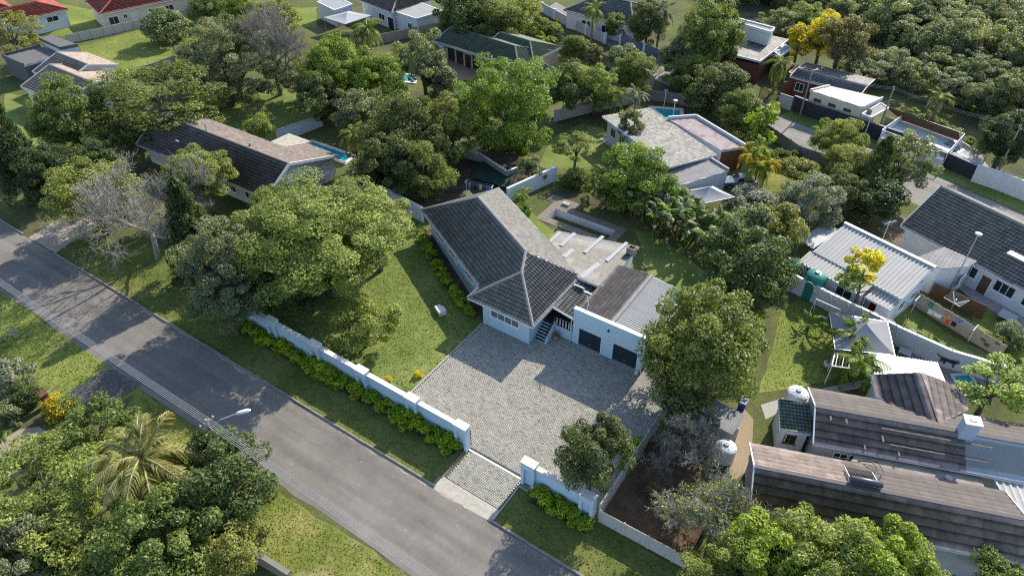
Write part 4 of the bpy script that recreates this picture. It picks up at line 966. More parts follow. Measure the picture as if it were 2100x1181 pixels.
MB().slab(P3([(890, 86, 2.5), (905, 98, 2.5), (920, 94, 2.5), (903, 83, 2.5)]), .1).build('awning', SHEETW, gh)
sheet('patio', [tuple(G(*p)[:2]) for p in [(905, 130), (940, 108), (990, 150), (960, 165), (920, 165)]], surf('chequered clay paving', (.25, .16, .12), .3, 4, .9, .3, 30), .013)
# --- top right of centre: tiled house behind the white pillared wall
th = thing('house', 'pale tiled house behind the pillared street wall at the top edge', 'house', (-54, 112, 0))
T = frame((-62.5, 108.6), R(-4)); gable_block(th, T, 0, 14, 10.5, 3.0, 5.0, 5.2, TILE_G, PALEG, 'tile', .4, hip=(4, 4))
for a in (4.5, 8.5): window(th, T(a, .4, .9), R(-94), 1.6, 1.2, WF)
# --- grey tiled house with red-stained flat roof, centre right
hc = thing('house', 'white house with grey tiled slope, red-stained flat roof and brick end beside the silver car', 'house', (-27, 75, 0))
HP = P3([(1235, 239.8, 3.3), (1372.4, 343.4, 3.3), (1470, 318, 2.75), (1331.8, 222.5, 2.75)])
cover('roof_tiles', [HP[2], HP[3], HP[0], HP[1]], 'tile', TILE_G, hc); MB().slab([p-V3(0,0,.02) for p in HP], .16).build('roof_deck', WHITE, hc)
edge_boards('fascia', [HP[3], HP[0], HP[1], HP[2]], WHITE, hc, .09, .24, .03)
q = inset(HP, .55); MB().prism([tuple(p) for p in q], -.1, 2.62).build('wall', WHITE, hc)
wa, wb = (HP[0].lerp(HP[1], t) for t in (0, 1)); ang = math.atan2((wb-wa).y, (wb-wa).x)-math.pi/2; nn = V3(math.cos(ang), math.sin(ang), 0)
for t, w_ in ((.14, 1.0), (.28, 1.0), (.48, 2.6), (.64, 2.6), (.8, 2.6)): p = wa.lerp(wb, t)-nn*.55; window(hc, V3(p.x, p.y, 1.2), ang, w_, 1.15, WF, cols=3 if w_ > 2 else 2)
RUSTY = surf('red stained roof screed', (.33, .28, .27), .15, 1.2, .9, .2, 30, stain=(.16, .055, .045), stain_amt=.95, stain_sc=.9)
flat_block(hc, [(1370, 245, 2.95), (1478, 309, 2.95), (1528, 302, 2.95), (1427, 241, 2.95)], RUSTY, WHITE, 'ibr', par=(.42, [2, 3]), coping=PALEG)
br = P3([(1478, 311, 2.7), (1527, 303.5, 2.7)]); 
BRW = MB(); a_, b_ = br; dd = (b_-a_).normalized(); nrm_ = V3(dd.y, -dd.x, 0)
BRW.cbox((a_+b_)/2+nrm_*.12-V3(0,0,1.4), ((b_-a_).length-.1, .22, 2.75), math.atan2(dd.y, dd.x)); BRW.build('brick_wall', BRICK, hc)
flat_block(hc, [(1354, 342.4, 2.5), (1394.8, 381, 2.4), (1494, 350.5, 2.4), (1457.8, 328, 2.5)], SHEETD, WHITE, 'corr', par=(.3, [2]), coping=GREYW)
edge_boards('fascia', P3([(1394.8, 381, 2.38), (1494, 350.5, 2.38)]), WHITE, hc, .08, .2, .03)
canopy('shade_canopy', 'white pyramid garden canopy below the grey ribbed lean-to roof', [(1400, 392), (1440, 418), (1506, 404), (1462, 382)], 2.1, 3.1, CLOTH, valance=.15)
# --- white ribbed roof house on the right and its dark tiled neighbour
wh = thing('house', 'white cottage with white ribbed metal roof and green water tanks beside it', 'house', (-1, 63.5, 0))
T = frame((-6.6, 62.7), R(-17.0))
WP = [T(0, 0, 3.0), T(9.0, 0, 3.0), T(9.0, 4.9, 4.15), T(0, 4.9, 4.15)]
cover('roof_sheeting', WP, 'ridged', SHEETW, wh, .62); MB().slab([p-V3(0,0,.02) for p in WP], .1).build('roof_deck', WHITE, wh)
MB().prism([tuple(T(a, b)[:2]) for a, b in ((.1, .1), (8.9, .1), (8.9, 4.75), (.1, 4.75))], -.1, 2.9).build('wall', WHITE, wh)
for a in (.1, 8.9): gable_wall(wh, [T(a, .1, 2.88), T(a, 4.75, 2.88), T(a, 4.75, 4.0), T(a, .1, 2.93)], WHITE, (T(4.5, 0)-T(a, 0)))
MB().bar(T(-.1, 5.0, 4.05), T(9.15, 5.0, 4.05), .28, .5).build('parapet', PALEG, wh); MB().bar(T(-.12, 5.0, 4.33), T(9.17, 5.0, 4.33), .36, .06).build('coping', WHITE, wh)
edge_boards('fascia', [T(0, 4.9, 4.1), T(-.04, -.0, 3.0)], WHITE, wh, .07, .18, .03); edge_boards('fascia', [T(9.04, 4.9, 4.1), T(9.04, 0, 3.0), T(5.5, -.04, 3.0)], WHITE, wh, .07, .18, .03)
XP = [T(-.4, -1.75, 2.55), T(6.3, -1.75, 2.55), T(6.3, -.02, 2.9), T(-.4, -.02, 2.9)]
cover('roof_sheeting', XP, 'ridged', SHEETW, wh, .62); MB().slab([p-V3(0,0,.02) for p in XP], .1).build('roof_deck', WHITE, wh)
MB().prism([tuple(T(a, b)[:2]) for a, b in ((-.2, -1.5), (6.2, -1.5), (6.2, .05), (-.2, .05))], -.1, 2.42).build('wall', WHITE, wh)
edge_boards('gutter', [T(-.4, -1.8, 2.55), T(6.3, -1.8, 2.55)], WHITE, wh, .1, .12, .02)
for a, w_ in ((.9, .7), (1.9, .7), (4.6, 1.5)): window(wh, T(a, -1.5, 1.2), R(-107), w_, .9, WF)
LP = [T(6.5, -1.5, 2.35), T(9.0, -1.5, 2.35), T(9.0, -.05, 2.62), T(6.5, -.05, 2.62)]
cover('roof_sheeting', LP, 'ibr', SHEETW, wh); MB().slab([p-V3(0,0,.02) for p in LP], .08).build('roof_deck', WHITE, wh)
MB().prism([tuple(T(a, b)[:2]) for a, b in ((7.7, -1.35), (8.9, -1.35), (8.9, .05), (7.7, .05))], -.1, 2.26).build('wall', WHITE, wh)
door(wh, T(7.1, .09, 0), R(-107), .85, 1.95, surf('dark red door', (.13, .02, .02), .1, 2, .6, .1, 30), WF)
MB().tube([T(6.55, -1.4, 0), T(6.55, -1.4, 2.3)], .04, 6).build('post', WHITE, wh)
window(wh, T(8.9, 1.2, 1.0), R(-17), 1.0, 1.0, WF); window(wh, T(8.9, 3.2, 1.2), R(-17), .9, .9, WF)
for a in (2.2, 2.6): MB().cbox(T(8.93, a+1.2, 3.1), (.04, .2, .14), R(-17)).build('vent', DARKG, wh)
CP = P3([(1639, 493, 2.35), (1667, 511, 2.4), (1726, 473.5, 2.6), (1687.7, 459, 2.6)])
cover('carport_sheeting', CP, 'corr', SHEETG, wh)
for p in CP: MB().tube([V3(p.x, p.y, 0), p], .04, 6).build('post', METAL, wh)
EP = [T(5.4, 5.15, 3.2), T(9.2, 5.15, 3.2), T(10.2, 8.4, 3.3), T(6.6, 8.6, 3.3)]
EP = P3([(1876, 530, 3.2), (1929, 551, 3.2), (1985, 549, 3.1), (2003, 536, 3.2), (1936, 507, 3.3)])
cover('roof_sheeting', EP, 'corr', SHEETD, wh, 1.6); MB().slab([p-V3(0,0,.02) for p in EP], .1).build('roof_deck', WHITE, wh); MB().prism([tuple(p) for p in inset(EP, .15)], -.1, 3.02).build('wall', WHITE, wh)
window(wh, G(1966, 586, 1.0)+V3(0,0,0), R(-17), .8, 1.2, WF, sill=False)
aerial(wh, T(3.8, 5.2, 3.6), 2.8, 1.0, WHITE)
dh = thing('house', 'white house with large dark tiled roof at the right edge', 'house', (8, 73, 0))
T = frame((-.5, 72.7), R(-22.0)); gable_block(dh, T, 0, 22, 11, 2.75, 5.6, 5.3, TILE_D, WHITE, 'tile', .45, verge=WHITE)
for a, w_ in ((7.4, 1.8), (11.0, 1.8), (13.5, 1.5)): window(dh, T(a, .45, 1.1), R(-112), w_, 1.1, WF, cols=3)
door(dh, T(9.3, .45, 0), R(-112), .9, 2.0, WOOD, WF)
MB().bar(T(9.3, 2.4, 4.25), T(11.0, 2.4, 4.25), 1.1, .12).build('solar_panel', SHEETW, dh)
# --- long stained sheet roofs at bottom right
cx = thing('house', 'rambling house with three long stained brown-grey sheet roofs at lower right', 'house', (4, 40, 0))
T1 = frame((-1.9, 31.4), R(20.0))
def barn(T, L, ez, rz, W, rv, mats, wall, lft=0, o=.3, ezb=None, boards=True):
    ezb = ezb or ez
    f0, f1, b0, b1, r0, r1 = T(lft, 0, ez), T(L, 0, ez), T(lft, W, ezb), T(L, W, ezb), T(lft, rv, rz), T(L, rv, rz)
    for (a, b, c, d_), side in (((f0, f1, r1, r0), 0), ((b1, b0, r0, r1), 1)):
        for (s0, s1, m) in mats[side]:
            cover('roof_sheeting', [a.lerp(b, s0), a.lerp(b, s1), d_.lerp(c, s1), d_.lerp(c, s0)], 'asb', m, cx)
    dk = MB()
    for q in ([f0, f1, r1, r0], [b1, b0, r0, r1]): dk.slab([p-V3(0,0,.02) for p in q], .1)
    dk.build('roof_deck', WHITE, cx)
    if boards: edge_boards('bargeboard', [f0+V3(0,0,.08), r0+V3(0,0,.1), b0+V3(0,0,.08)], WHITE, cx, .09, .16, .03); edge_boards('bargeboard', [f1+V3(0,0,.08), r1+V3(0,0,.1), b1+V3(0,0,.08)], WHITE, cx, .09, .16, .03)
    edge_boards('gutter', [f0, f1], WHITE, cx, .12, .12, .03); edge_boards('gutter', [b0, b1], WHITE, cx, .12, .12, .03)
    MB().prism([tuple(T(a, b)[:2]) for a, b in ((lft+o, o), (L-o, o), (L-o, W-o), (lft+o, W-o))], -.1, min(ez, ezb)-.1).build('wall', wall, cx)
    for a in (lft+o, L-o): gable_wall(cx, [T(a, o, min(ez, ezb)-.12), T(a, W-o, min(ez, ezb)-.12), T(a, W-o, ezb+(rz-ezb)*o/(W-rv)-.14), T(a, rv, rz-.14), T(a, o, ez+(rz-ez)*o/rv-.14)], wall, T(5, 0)-T(a, 0) if a < 5 else T(0, 0)-T(5, 0))
    return r0, r1
r0, r1 = barn(T1, 17.0, 3.0, 4.35, 5.6, 2.5, ([(0, 1, ASB)], [(0, .62, ASBL), (.62, 1, ASB)]), GREYW, 0)
MB().bar(r0+V3(0,0,.09), r1+V3(0,0,.09), .3, .05).build('ridge_flashing', ASBL, cx)
T2 = frame((.1, 39.25), R(20.0))
r2, r3 = barn(T2, 16.5, 3.0, 4.2, 5.6, 2.6, ([(0, .62, ASB), (.62, 1, SILVER)], [(0, 1, ASBL)]), GREYW, -.05)
MB().bar(r2+V3(0,0,.09), r3+V3(0,0,.09), .3, .05).build('ridge_flashing', ASBL, cx)
for k, (a, b, l, w_) in enumerate(((4.6, 1.9, 7.4, .16), (5.2, .9, 6.4, .16), (1.0, 2.1, .14, .9), (2.1, 2.1, .14, .9), (4.6, 1.35, .14, 1.1), (3.4, .55, .14, .9), (5.7, .5, .14, .8))):
    zz = 3.0+1.2*b/2.6+.07; c_ = T2(a+l/2, b, zz); MB().bar(T2(a, b, zz), T2(a+l, b, zz), w_, .03).build('sealing_strip', ASBL, cx)
T3 = frame((2.0, 48.8), R(-72))      # cross wing towards the garden
roof(cx, [(1785.7, 768.7, 3.0), (1797.9, 815.4, 3.0), (1926.6, 870.7, 3.9), (1887, 764.6, 3.9)], 'asb', ASB, WHITE); roof(cx, [(1984, 841, 3.0), (1972.6, 795, 3.0), (1887, 764.6, 3.9), (1926.6, 870.7, 3.9)], 'asb', ASB, WHITE)
q = P3([(1785.7, 768.7, 3.0), (1797.9, 815.4, 3.0), (1926.6, 875, 3.0), (1984, 841, 3.0), (1972.6, 795, 3.0)]); MB().prism([tuple(p) for p in inset(q, .25)], -.1, 2.85).build('wall', GREYW, cx)
edge_boards('gutter', P3([(1785.7, 768.7, 3.0), (1797.9, 815.4, 3.0)]), WHITE, cx, .1, .14, .03)
gt = P3([(1600, 882.6, 2.45), (1662, 891, 2.45), (1661, 828, 2.85), (1596.4, 818.3, 2.85)])
cover('roof_tiles', gt, 'tile', surf('pale green tile', (.2, .24, .18), .15, 1, .9, .3, 40, tint=.2), cx, .8); MB().slab([p-V3(0,0,.02) for p in gt], .1).build('roof_deck', WHITE, cx); MB().prism([tuple(p) for p in inset(gt, .15)], -.1, 2.32).build('wall', PALEG, cx)
edge_boards('fascia', [gt[3], gt[0], gt[1]], WHITE, cx, .08, .18, .03)
an = R(20-90); a0 = V3(*gt[0].lerp(gt[1], .42)[:2], 1.1)+V3(math.cos(an), math.sin(an), 0)*-.15
window(cx, a0, an, .75, .8, WOOD, cols=2, rows=2)
for t in (.24, .36, .48): window(cx, V3(*T2(t*9, .3)[:2], 1.3), an, .9, .9, WF, cols=2, rows=2)
mid = P3([(1760, 925, 2.75), (1745, 945, 2.75), (2020, 1000, 2.75), (2009, 972, 2.75)]); MB().slab(mid, .15).build('roof_deck', surf('mossy concrete slab', (.25, .22, .18), .2, 1.4, .95, .4, 30, stain=(.12, .1, .07), stain_amt=.7, stain_sc=1.2), cx)
MB().lathe(T2(9.0, -.7, 2.75), [(.16, 0), (.16, .12), (.24, .13), (.24, .2), (.05, .24)], 12).build('vent_cap', CONC, cx)
cpr = P3([(2072, 1046, 2.7), (2135, 1054, 2.7), (2105, 985, 2.85), (2033, 977, 2.85)]); cover('carport_sheeting', cpr, 'ridged', SHEETW, cx, .7); MB().slab([p-V3(0,0,.02) for p in cpr], .06).build('roof_deck', GREYW, cx)
for p in cpr[:2]: MB().tube([V3(p.x, p.y, 0), p], .05, 6).build('post', METAL, cx)
cc = G(1976, 893, 4.0); chb = MB(); chb.cbox(V3(cc.x, cc.y, 4.4), (1.0, .8, 2.4), R(20)); chb.build('chimney', surf('painted blue grey chimney', (.36, .42, .5), .08, 1.2, .8, .2, 40), cx); MB().cbox(V3(cc.x, cc.y, 5.66), (1.16, .96, .12), R(20)).build('chimney_cap', STONE, cx); MB().cbox(V3(cc.x, cc.y, 5.73), (.4, .3, .04), R(20)).build('flue', DARKG, cx)
# solar water heater
sh = thing('solar_heater', 'solar water heater with tube collector and dark horizontal tank on the front brown roof', 'solar heater', T1(7.0, 3.0, 4.2))
for k in range(14): x = 6.35+k*.12; MB().tube([T1(x, 2.95, 4.62), T1(x, 4.4, 3.87)], .035, 6).build('collector_tube', surf('dark collector tube', (.03, .03, .035), .1, 2, .25, 0, 30), sh)
MB().tube([T1(6.15, 2.75, 4.75), T1(6.2, 2.75, 4.75), T1(8.15, 2.75, 4.75), T1(8.2, 2.75, 4.75)], [.2, .25, .25, .2], 14).build('tank', surf('navy tank', (.06, .065, .09), .1, 2, .35, 0, 30), sh, smooth=True)
hs = MB(); [hs.bar(T1(x, 2.75, 4.22), T1(x, 2.75, 4.67), .05) for x in (6.35, 8.0)]; [hs.bar(T1(x, 2.9, 4.57), T1(x, 4.45, 3.82), .05) for x in (6.25, 8.05)]; hs.build('stand', METAL, sh)
hp = MB(); hp.tube([T1(8.1, 4.4, 3.92), T1(8.5, 4.9, 3.67), T1(8.3, 5.6, 3.50), T1(7.6, 5.9, 3.00), T1(7.4, 5.9, 2.50)], .04, 6); hp.tube([T1(8.1, 3.4, 4.47), T1(8.8, 4.6, 3.87), T1(8.7, 5.7, 3.50), T1(7.7, 6.0, 2.90)], .03, 6); hp.build('pipe', surf('black pipe', (.03, .03, .03), .1, 2, .6, 0, 30), sh)
# --- gazebo and white lean-to
gz = canopy('gazebo', 'grey tented gazebo with shade-dappled roof on the garden lawn', [(1701, 640.6), (1712.5, 714.8), (1835.5, 728), (1820, 659)], 2.5, 3.75, surf('grey gazebo cloth', (.2, .205, .215), .06, 1, .85, .1, 30), METAL, .22, cat='gazebo')
lt = thing('lean_to', 'bright white ribbed metal lean-to roof between the gazebo and the brown sheet roofs', 'lean-to roof', G(1860, 790))
lp = P3([(1792, 768, 2.75), (1940, 785, 2.75), (1921.8, 744, 2.55), (1790.8, 724, 2.55)]); cover('roof_sheeting', lp, 'ibr', surf('bright white sheeting', (.8, .8, .79), .04, .6, .45, .05, 30), lt, .7); MB().slab([p-V3(0,0,.02) for p in lp], .05).build('roof_deck', WHITE, lt)
for p in lp[2:]+[lp[3].lerp(lp[2], .5)]: MB().tube([V3(p.x, p.y, 0), p-V3(0,0,.03)], .04, 6).build('post', WHITE, lt)
pg = thing('pergola', 'small dark pergola with white rails beside the gazebo', 'pergola', G(1740, 770))
pq = P3([(1712, 724, 2.2), (1790, 732, 2.2), (1788, 762, 2.2), (1706, 750, 2.2)])
for i in range(4): MB().bar(pq[i], pq[(i+1) % 4], .09).build('rail', WHITE, pg); MB().bar(V3(pq[i].x, pq[i].y, 0), pq[i], .08).build('post', WHITE, pg)
for k in range(1, 12): MB().bar(pq[0].lerp(pq[1], k/12)+V3(0,0,.06), pq[3].lerp(pq[2], k/12)+V3(0,0,.06), .05).build('slat', WHITE if k % 2 else DARKW, pg)
# --- top right: brick houses, cream house, terrace
ba = thing('house', 'red brick house with pale grey tiled roof at the top right by the forest', 'house', (-31, 110, 0))
T = frame((-36.0, 104.6), R(-2)); 
bq = [T(0, 0, 3.6), T(9.6, 0, 3.6), T(9.8, 11.5, 3.3), T(0, 11.5, 3.3)]
cover('roof_tiles', [bq[2], bq[3], bq[0], bq[1]], 'tile', TILE_G, ba); MB().slab([p-V3(0,0,.02) for p in bq], .14).build('roof_deck', WHITE, ba)
edge_boards('fascia', [bq[0], bq[1], bq[2], bq[3]], WHITE, ba, .12, .3, .0)
bw = MB(); bw.prism([tuple(T(a, b)[:2]) for a, b in ((.3, .5), (9.4, .5), (9.4, 11.2), (.3, 11.2))], -.1, 2.85); bw.build('wall', BRICK, ba)
gable_wall(ba, [T(9.4, .5, 2.8), T(9.4, 11.2, 2.8), T(9.4, 11.2, 3.12), T(9.4, .5, 3.42)], BRICK, T(0, 0)-T(9, 0))
ub = flat_block(ba, [(1447, 30, 5.6), (1580, 68, 5.6), (1588, 60, 5.6), (1452, 24, 5.6)], SHEETD, WHITE, 'corr', par=(.25,), coping=WHITE)
window(ba, T(9.4, 7.6, 1.0), R(-2), 1.6, 1.4, WF); 
flat_block(ba, [(1585, 105, 3.3), (1600, 116, 3.3), (1622, 100, 3.3), (1608, 92, 3.3)], SHEETG, BRICK, 'corr', par=(.12,), coping=WHITE)
bb_ = thing('house', 'low red brick house with grey tiled roof behind the red shade umbrella', 'house', (-16, 107, 0))
T = frame((-21.6, 103.6), R(-4)); gable_block(bb_, T, 0, 10.0, 6.4, 2.7, 3.0, 2.6, TILE_G, BRICK, 'tile', .4, verge=WHITE)
for a in (1.6, 6.4, 8.2): window(bb_, T(a, .4, .9), R(-94), 1.1, 1.1, WF)
door(bb_, T(5.0, .4, 0), R(-94), .9, 2.0, surf('maroon door', (.09, .02, .025), .1, 2, .6, .1, 30), WF)
for a in (4.2, 9.6): gable_wall(bb_, [T(a, -1.3, 0), T(a, .42, 0), T(a, .42, 2.7), T(a, -1.3, 2.2)], BRICK, T(0, 0)-T(9, 0))
pl = MB(); [pl.cbox(T(a, -1.9, .7), (.22, 1.6, 1.4), R(-4)) for a in (5.2, 6.4, 7.6)]; pl.build('garden_wall', PALEG, bb_)
ch_ = thing('house', 'cream flat-roofed house with slit windows behind the charcoal street wall', 'house', (-13, 99, 0))
fb = flat_block(ch_, [(1809, 203, 3.4), (1700, 178, 3.4), (1661.6, 187.4, 3.4), (1769, 222, 3.4)], surf('creamy sheet roof', (.36, .345, .3), .1, 1, .8, .2, 30, stain=(.38, .36, .31), stain_amt=.5, stain_sc=1), CREAM, 'tile', par=(.3, [1, 3]), coping=PALEG)
c0, c1 = G(1661.6, 187.4, 3.4), G(1769, 222, 3.4); an = math.atan2((c1-c0).y, (c1-c0).x)-math.pi/2; nn = V3(math.cos(an), math.sin(an), 0)
for t, z_, w_, h_ in ((.18, 2.3, .9, .3), (.46, 2.3, .9, .3), (.75, 2.3, .9, .3), (.36, .5, 1.2, 1.2), (.58, .3, 1.0, 1.4), (.8, .5, 1.4, 1.2)): p = c0.lerp(c1, t); window(ch_, V3(p.x, p.y, z_)-nn*.05, an, w_, h_, DARKW, cols=2, sill=False)
tp = P3([(1768, 234, 3.1), (1786, 241, 3.1), (1822, 222, 3.1), (1806, 212, 3.1)]); MB().slab(tp, .2).build('porch_roof', surf('dark tank roof', (.2, .2, .2), .1, 2, .8, .1, 30), ch_); edge_boards('porch_edge', tp, WHITE, ch_, .16, .28, .05, True)
for p in tp[1:3]: MB().tube([V3(p.x, p.y, 0), p-V3(0,0,.2)], .06, 6).build('post', WHITE, ch_)
MB().lathe(V3(*G(1782, 232, 3.12)[:2], 3.12), [(.3, 0), (.32, .5), (.1, .6)], 12).build('tank', CONCD, ch_)
te = thing('terrace', 'raised terrace with white balustrade and brown tiled roof edge beside the street', 'terrace', (-3, 97, 0))
td = P3([(1803, 282, 1.2), (1935, 330, 1.2), (1972, 290, 1.2), (1850, 248, 1.2)]); MB().slab(td, 1.3).build('deck', PALEG, te)
sh_ = [p.lerp(sum(td, V3(0,0,0))/4, .12)+V3(0,0,.02) for p in td]; MB().slab(sh_, .01).build('deck_paving', surf('pale wet paving', (.5, .52, .54), .15, 1, .3, .1, 30), te)
for i in range(4): railing(te, td[i], td[(i+1) % 4], 1.05, WHITE)
bt = P3([(1800, 258, 2.2), (1852, 246, 1.6), (1968, 288, 1.6), (1965, 272, 2.7), (1820, 221, 2.7)])
cover('roof_tiles', [bt[1], bt[2], bt[3], bt[4]], 'tile', surf('brown red tile', (.16, .085, .065), .2, 1, .9, .3, 40, tint=.25), te); MB().slab([p-V3(0,0,.02) for p in (bt[1], bt[2], bt[3], bt[4])], .12).build('roof_deck', WOOD, te)
MB().prism([tuple(p) for p in inset([bt[1], bt[2], bt[3], bt[4]], .25)], -.1, 1.5).build('wall', TANW, te)
stf = P3([(1940, 325, .9), (2003, 352, .9), (2016, 336, .9), (1966, 305, .9)]); MB().slab(stf, 1.0).build('landing', PALEG, te); [railing(te, stf[i], stf[i+1], 1.0, WHITE) for i in range(3)]
um = canopy('shade_umbrella', 'faded red square shade umbrella over the brick courtyard', [(1618, 148), (1654, 164), (1678, 148), (1636, 133)], 2.3, 3.2, surf('faded red canvas', (.4, .11, .07), .12, 1, .85, .1, 30), METAL, cat='umbrella')
# ------------------------------------------------------------------ trees and shrubs
PROTO = {}
def protos():
    for i in range(2): PROTO.setdefault(('broad', 3), []).append(crown_mesh('crown', 11+i, 170, 64000, .0165, 'broad', (.09, .2), .55, shell=(.55, .95)))
    for i in range(4): PROTO.setdefault(('broad', 2), []).append(crown_mesh('crown', 21+i, 95, 34000, .0245, 'broad', (.13, .27), .5, shell=(.5, .9)))
    for i in range(4): PROTO.setdefault(('broad', 1), []).append(crown_mesh('crown', 31+i, 48, 11000, .044, 'broad', (.22, .36), .5))
    for i in range(4): PROTO.setdefault(('broad', 0), []).append(crown_mesh('crown', 41+i, 20, 1700, .1, 'broad', (.3, .42), .55))
    for i in range(2): PROTO.setdefault(('layer', 2), []).append(crown_mesh('crown', 51+i, 80, 16000, .03, 'layer', (.13, .25), .9, .4))
    for i in range(2): PROTO.setdefault(('layer', 1), []).append(crown_mesh('crown', 56+i, 44, 5600, .05, 'layer', (.18, .3), .9, .4))
    for i in range(2): PROTO.setdefault(('wild', 2), []).append(crown_mesh('crown', 61+i, 46, 9500, .034, 'wild', (.14, .26), .4))
    for i in range(3): PROTO.setdefault(('wild', 1), []).append(crown_mesh('crown', 66+i, 30, 3000, .06, 'wild', (.16, .28), .4))
    for i in range(3): PROTO.setdefault(('cone', 1), []).append(crown_mesh('crown', 71+i, 90, 9000, .055, 'cone', (.16, .28), .35, .3))
    for i in range(2): PROTO.setdefault(('dense', 1), []).append(crown_mesh('crown', 81+i, 70, 9000, .045, 'broad', (.2, .28), .5, .6, (.68, .8)))
    for i in range(3): PROTO.setdefault(('big', 2), []).append(crown_mesh('crown', 91+i, 80, 19000, .035, 'broad', (.16, .25), .6, .45, (.55, .95)))
    for i in range(4): PROTO.setdefault('trunk', []).append(trunk_mesh('trunk', 101+i))
protos()
LC = dict(
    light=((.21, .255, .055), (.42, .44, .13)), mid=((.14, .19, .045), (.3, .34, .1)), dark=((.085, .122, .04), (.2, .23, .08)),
    deep=((.055, .088, .036), (.12, .155, .06)), olive=((.21, .225, .055), (.42, .41, .12)), grey=((.17, .2, .105), (.32, .34, .2)),
    silver=((.24, .26, .195), (.42, .43, .33)), lime=((.23, .31, .036), (.44, .5, .08)), yellow=((.6, .5, .02), (.85, .72, .05)),
    mustard=((.42, .33, .025), (.62, .5, .05)), brown=((.17, .165, .08), (.3, .28, .14)), bright=((.14, .225, .034), (.32, .4, .07)),
    clip=((.26, .38, .02), (.52, .6, .045)), forest=((.14, .18, .09), (.3, .34, .18)), forest2=((.19, .22, .11), (.37, .39, .22)), palm=((.3, .29, .1), (.55, .51, .24)))
LM = {k: leafmat('leaf '+k, *v) for k, v in LC.items()}
tcount = [0]
def crown_of(kind, Rm):
    cls = 3 if Rm > 6.3 else 2 if Rm > 3.1 else 1 if Rm > 1.5 else 0
    for c in (cls, cls-1, cls+1, 1, 2, 0):
        if (kind, c) in PROTO: return PROTO[(kind, c)]
def tree(px, py, rpx, label, colour='mid', kind='broad', fz=.8, zc=None, name='tree', cat='tree', group=None, trunk=True, bark=None, rz=None):
    tcount[0] += 1; k = tcount[0]
    z = zc if zc is not None else 3.0
    for _ in range(3):
        p = G(px, py, z); Rm = rpx*mpp(p)
        z = zc if zc is not None else (Rm*fz*1.0+Rm*.3+.4 if trunk else Rm*fz*.72)
    p = G(px, py, z); Rm = rpx*mpp(p)*(1.2 if trunk else 1.08)
    root = thing(name, label, cat, (p.x, p.y, 0), rnd.uniform(0, 6.28) if rz is None else rz, group=group)
    L = crown_of(kind, Rm); q = rnd.uniform(.94, 1.06)
    link('crown', L[k % len(L)], root, False, (0, 0, z), (rnd.uniform(-.08, .08), rnd.uniform(-.08, .08), 0), (Rm*q, Rm/q, Rm*fz), LM[colour])
    if trunk:
        t = link('trunk', PROTO['trunk'][k % 4], root, False, (0, 0, 0), None, (Rm*.8, Rm*.8, z))
    else:
        sm = STEMS[k % 2]; link('stem', sm, root, False, (0, 0, 0), None, (Rm*.6, Rm*.6, z))
    return root
def stem_mesh(seed):
    rs = np.random.RandomState(seed); mb = MB()
    for k in range(6):
        a = k*1.05+rs.rand()*.5; mb.tube([(0, 0, -.05), (math.cos(a)*.3, math.sin(a)*.3, .5), (math.cos(a)*.7, math.sin(a)*.7, 1.05)], [.06, .04, .012], 5)
    return mb.mesh('stem', [BARK], True)
STEMS = [stem_mesh(1), stem_mesh(2)]
def shrub(px, py, rpx, label, colour='mid', kind='broad', fz=.85, group=None, zc=None, name='shrub', cat='shrub'):
    return tree(px, py, rpx, label, colour, kind, fz, zc, name, cat, group, False)

# main property
tree(648, 478, 160, 'wide spreading light green tree shading the front lawn behind the street wall', 'light', 'broad', .5, 7.4)
tree(560, 440, 62, 'rounded green tree filling the left shoulder of the big spreading lawn tree', 'mid', 'broad', .8, 6.2)
tree(765, 455, 74, 'light green tree forming the right shoulder of the big spreading lawn tree', 'light', 'broad', .65, 6.0)
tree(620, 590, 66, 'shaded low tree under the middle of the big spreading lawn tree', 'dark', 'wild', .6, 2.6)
tree(745, 662, 66, 'small rounded olive-green tree on the lawn just behind the street wall', 'light', 'wild', .75, 2.7)
tree(452, 530, 78, 'tall grey-green bushy tree between the dark conifer and the spreading tree', 'grey', 'broad', 1.0, 6.6)
tree(462, 610, 66, 'grey-green bushy tree hanging over the left end of the street wall', 'grey', 'broad', .95, 4.4)
tree(560, 575, 70, 'dull green undergrowth tree below the left side of the spreading lawn tree', 'mid', 'wild', .75, 3.0)
tree(393, 474, 66, 'dark green conifer beside the bare silvery tree', 'deep', 'cone', 1.55, 5.0, 'conifer_tree')
tree(1215, 925, 68, 'dark glossy round tree standing against the inside of the short street wall', 'dark', 'big', 1.0, 4.6)
tree(1445, 705, 118, 'large leafy green tree overhanging the garage and forecourt', 'mid', 'broad', 1.0, 5.6)
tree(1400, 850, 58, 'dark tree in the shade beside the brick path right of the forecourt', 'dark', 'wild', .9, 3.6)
tree(1525, 550, 84, 'large dark evergreen tree right of the pool garden', 'dark', 'big', 1.0, 5.0)
tree(1545, 470, 50, 'grey-green tree above the dark evergreen near the banana plants', 'grey', 'wild', .95, 5.0)
tree(1600, 465, 44, 'yellow-green tree leaning towards the blue-grey carport roof', 'olive', 'broad', .9, 4.6)
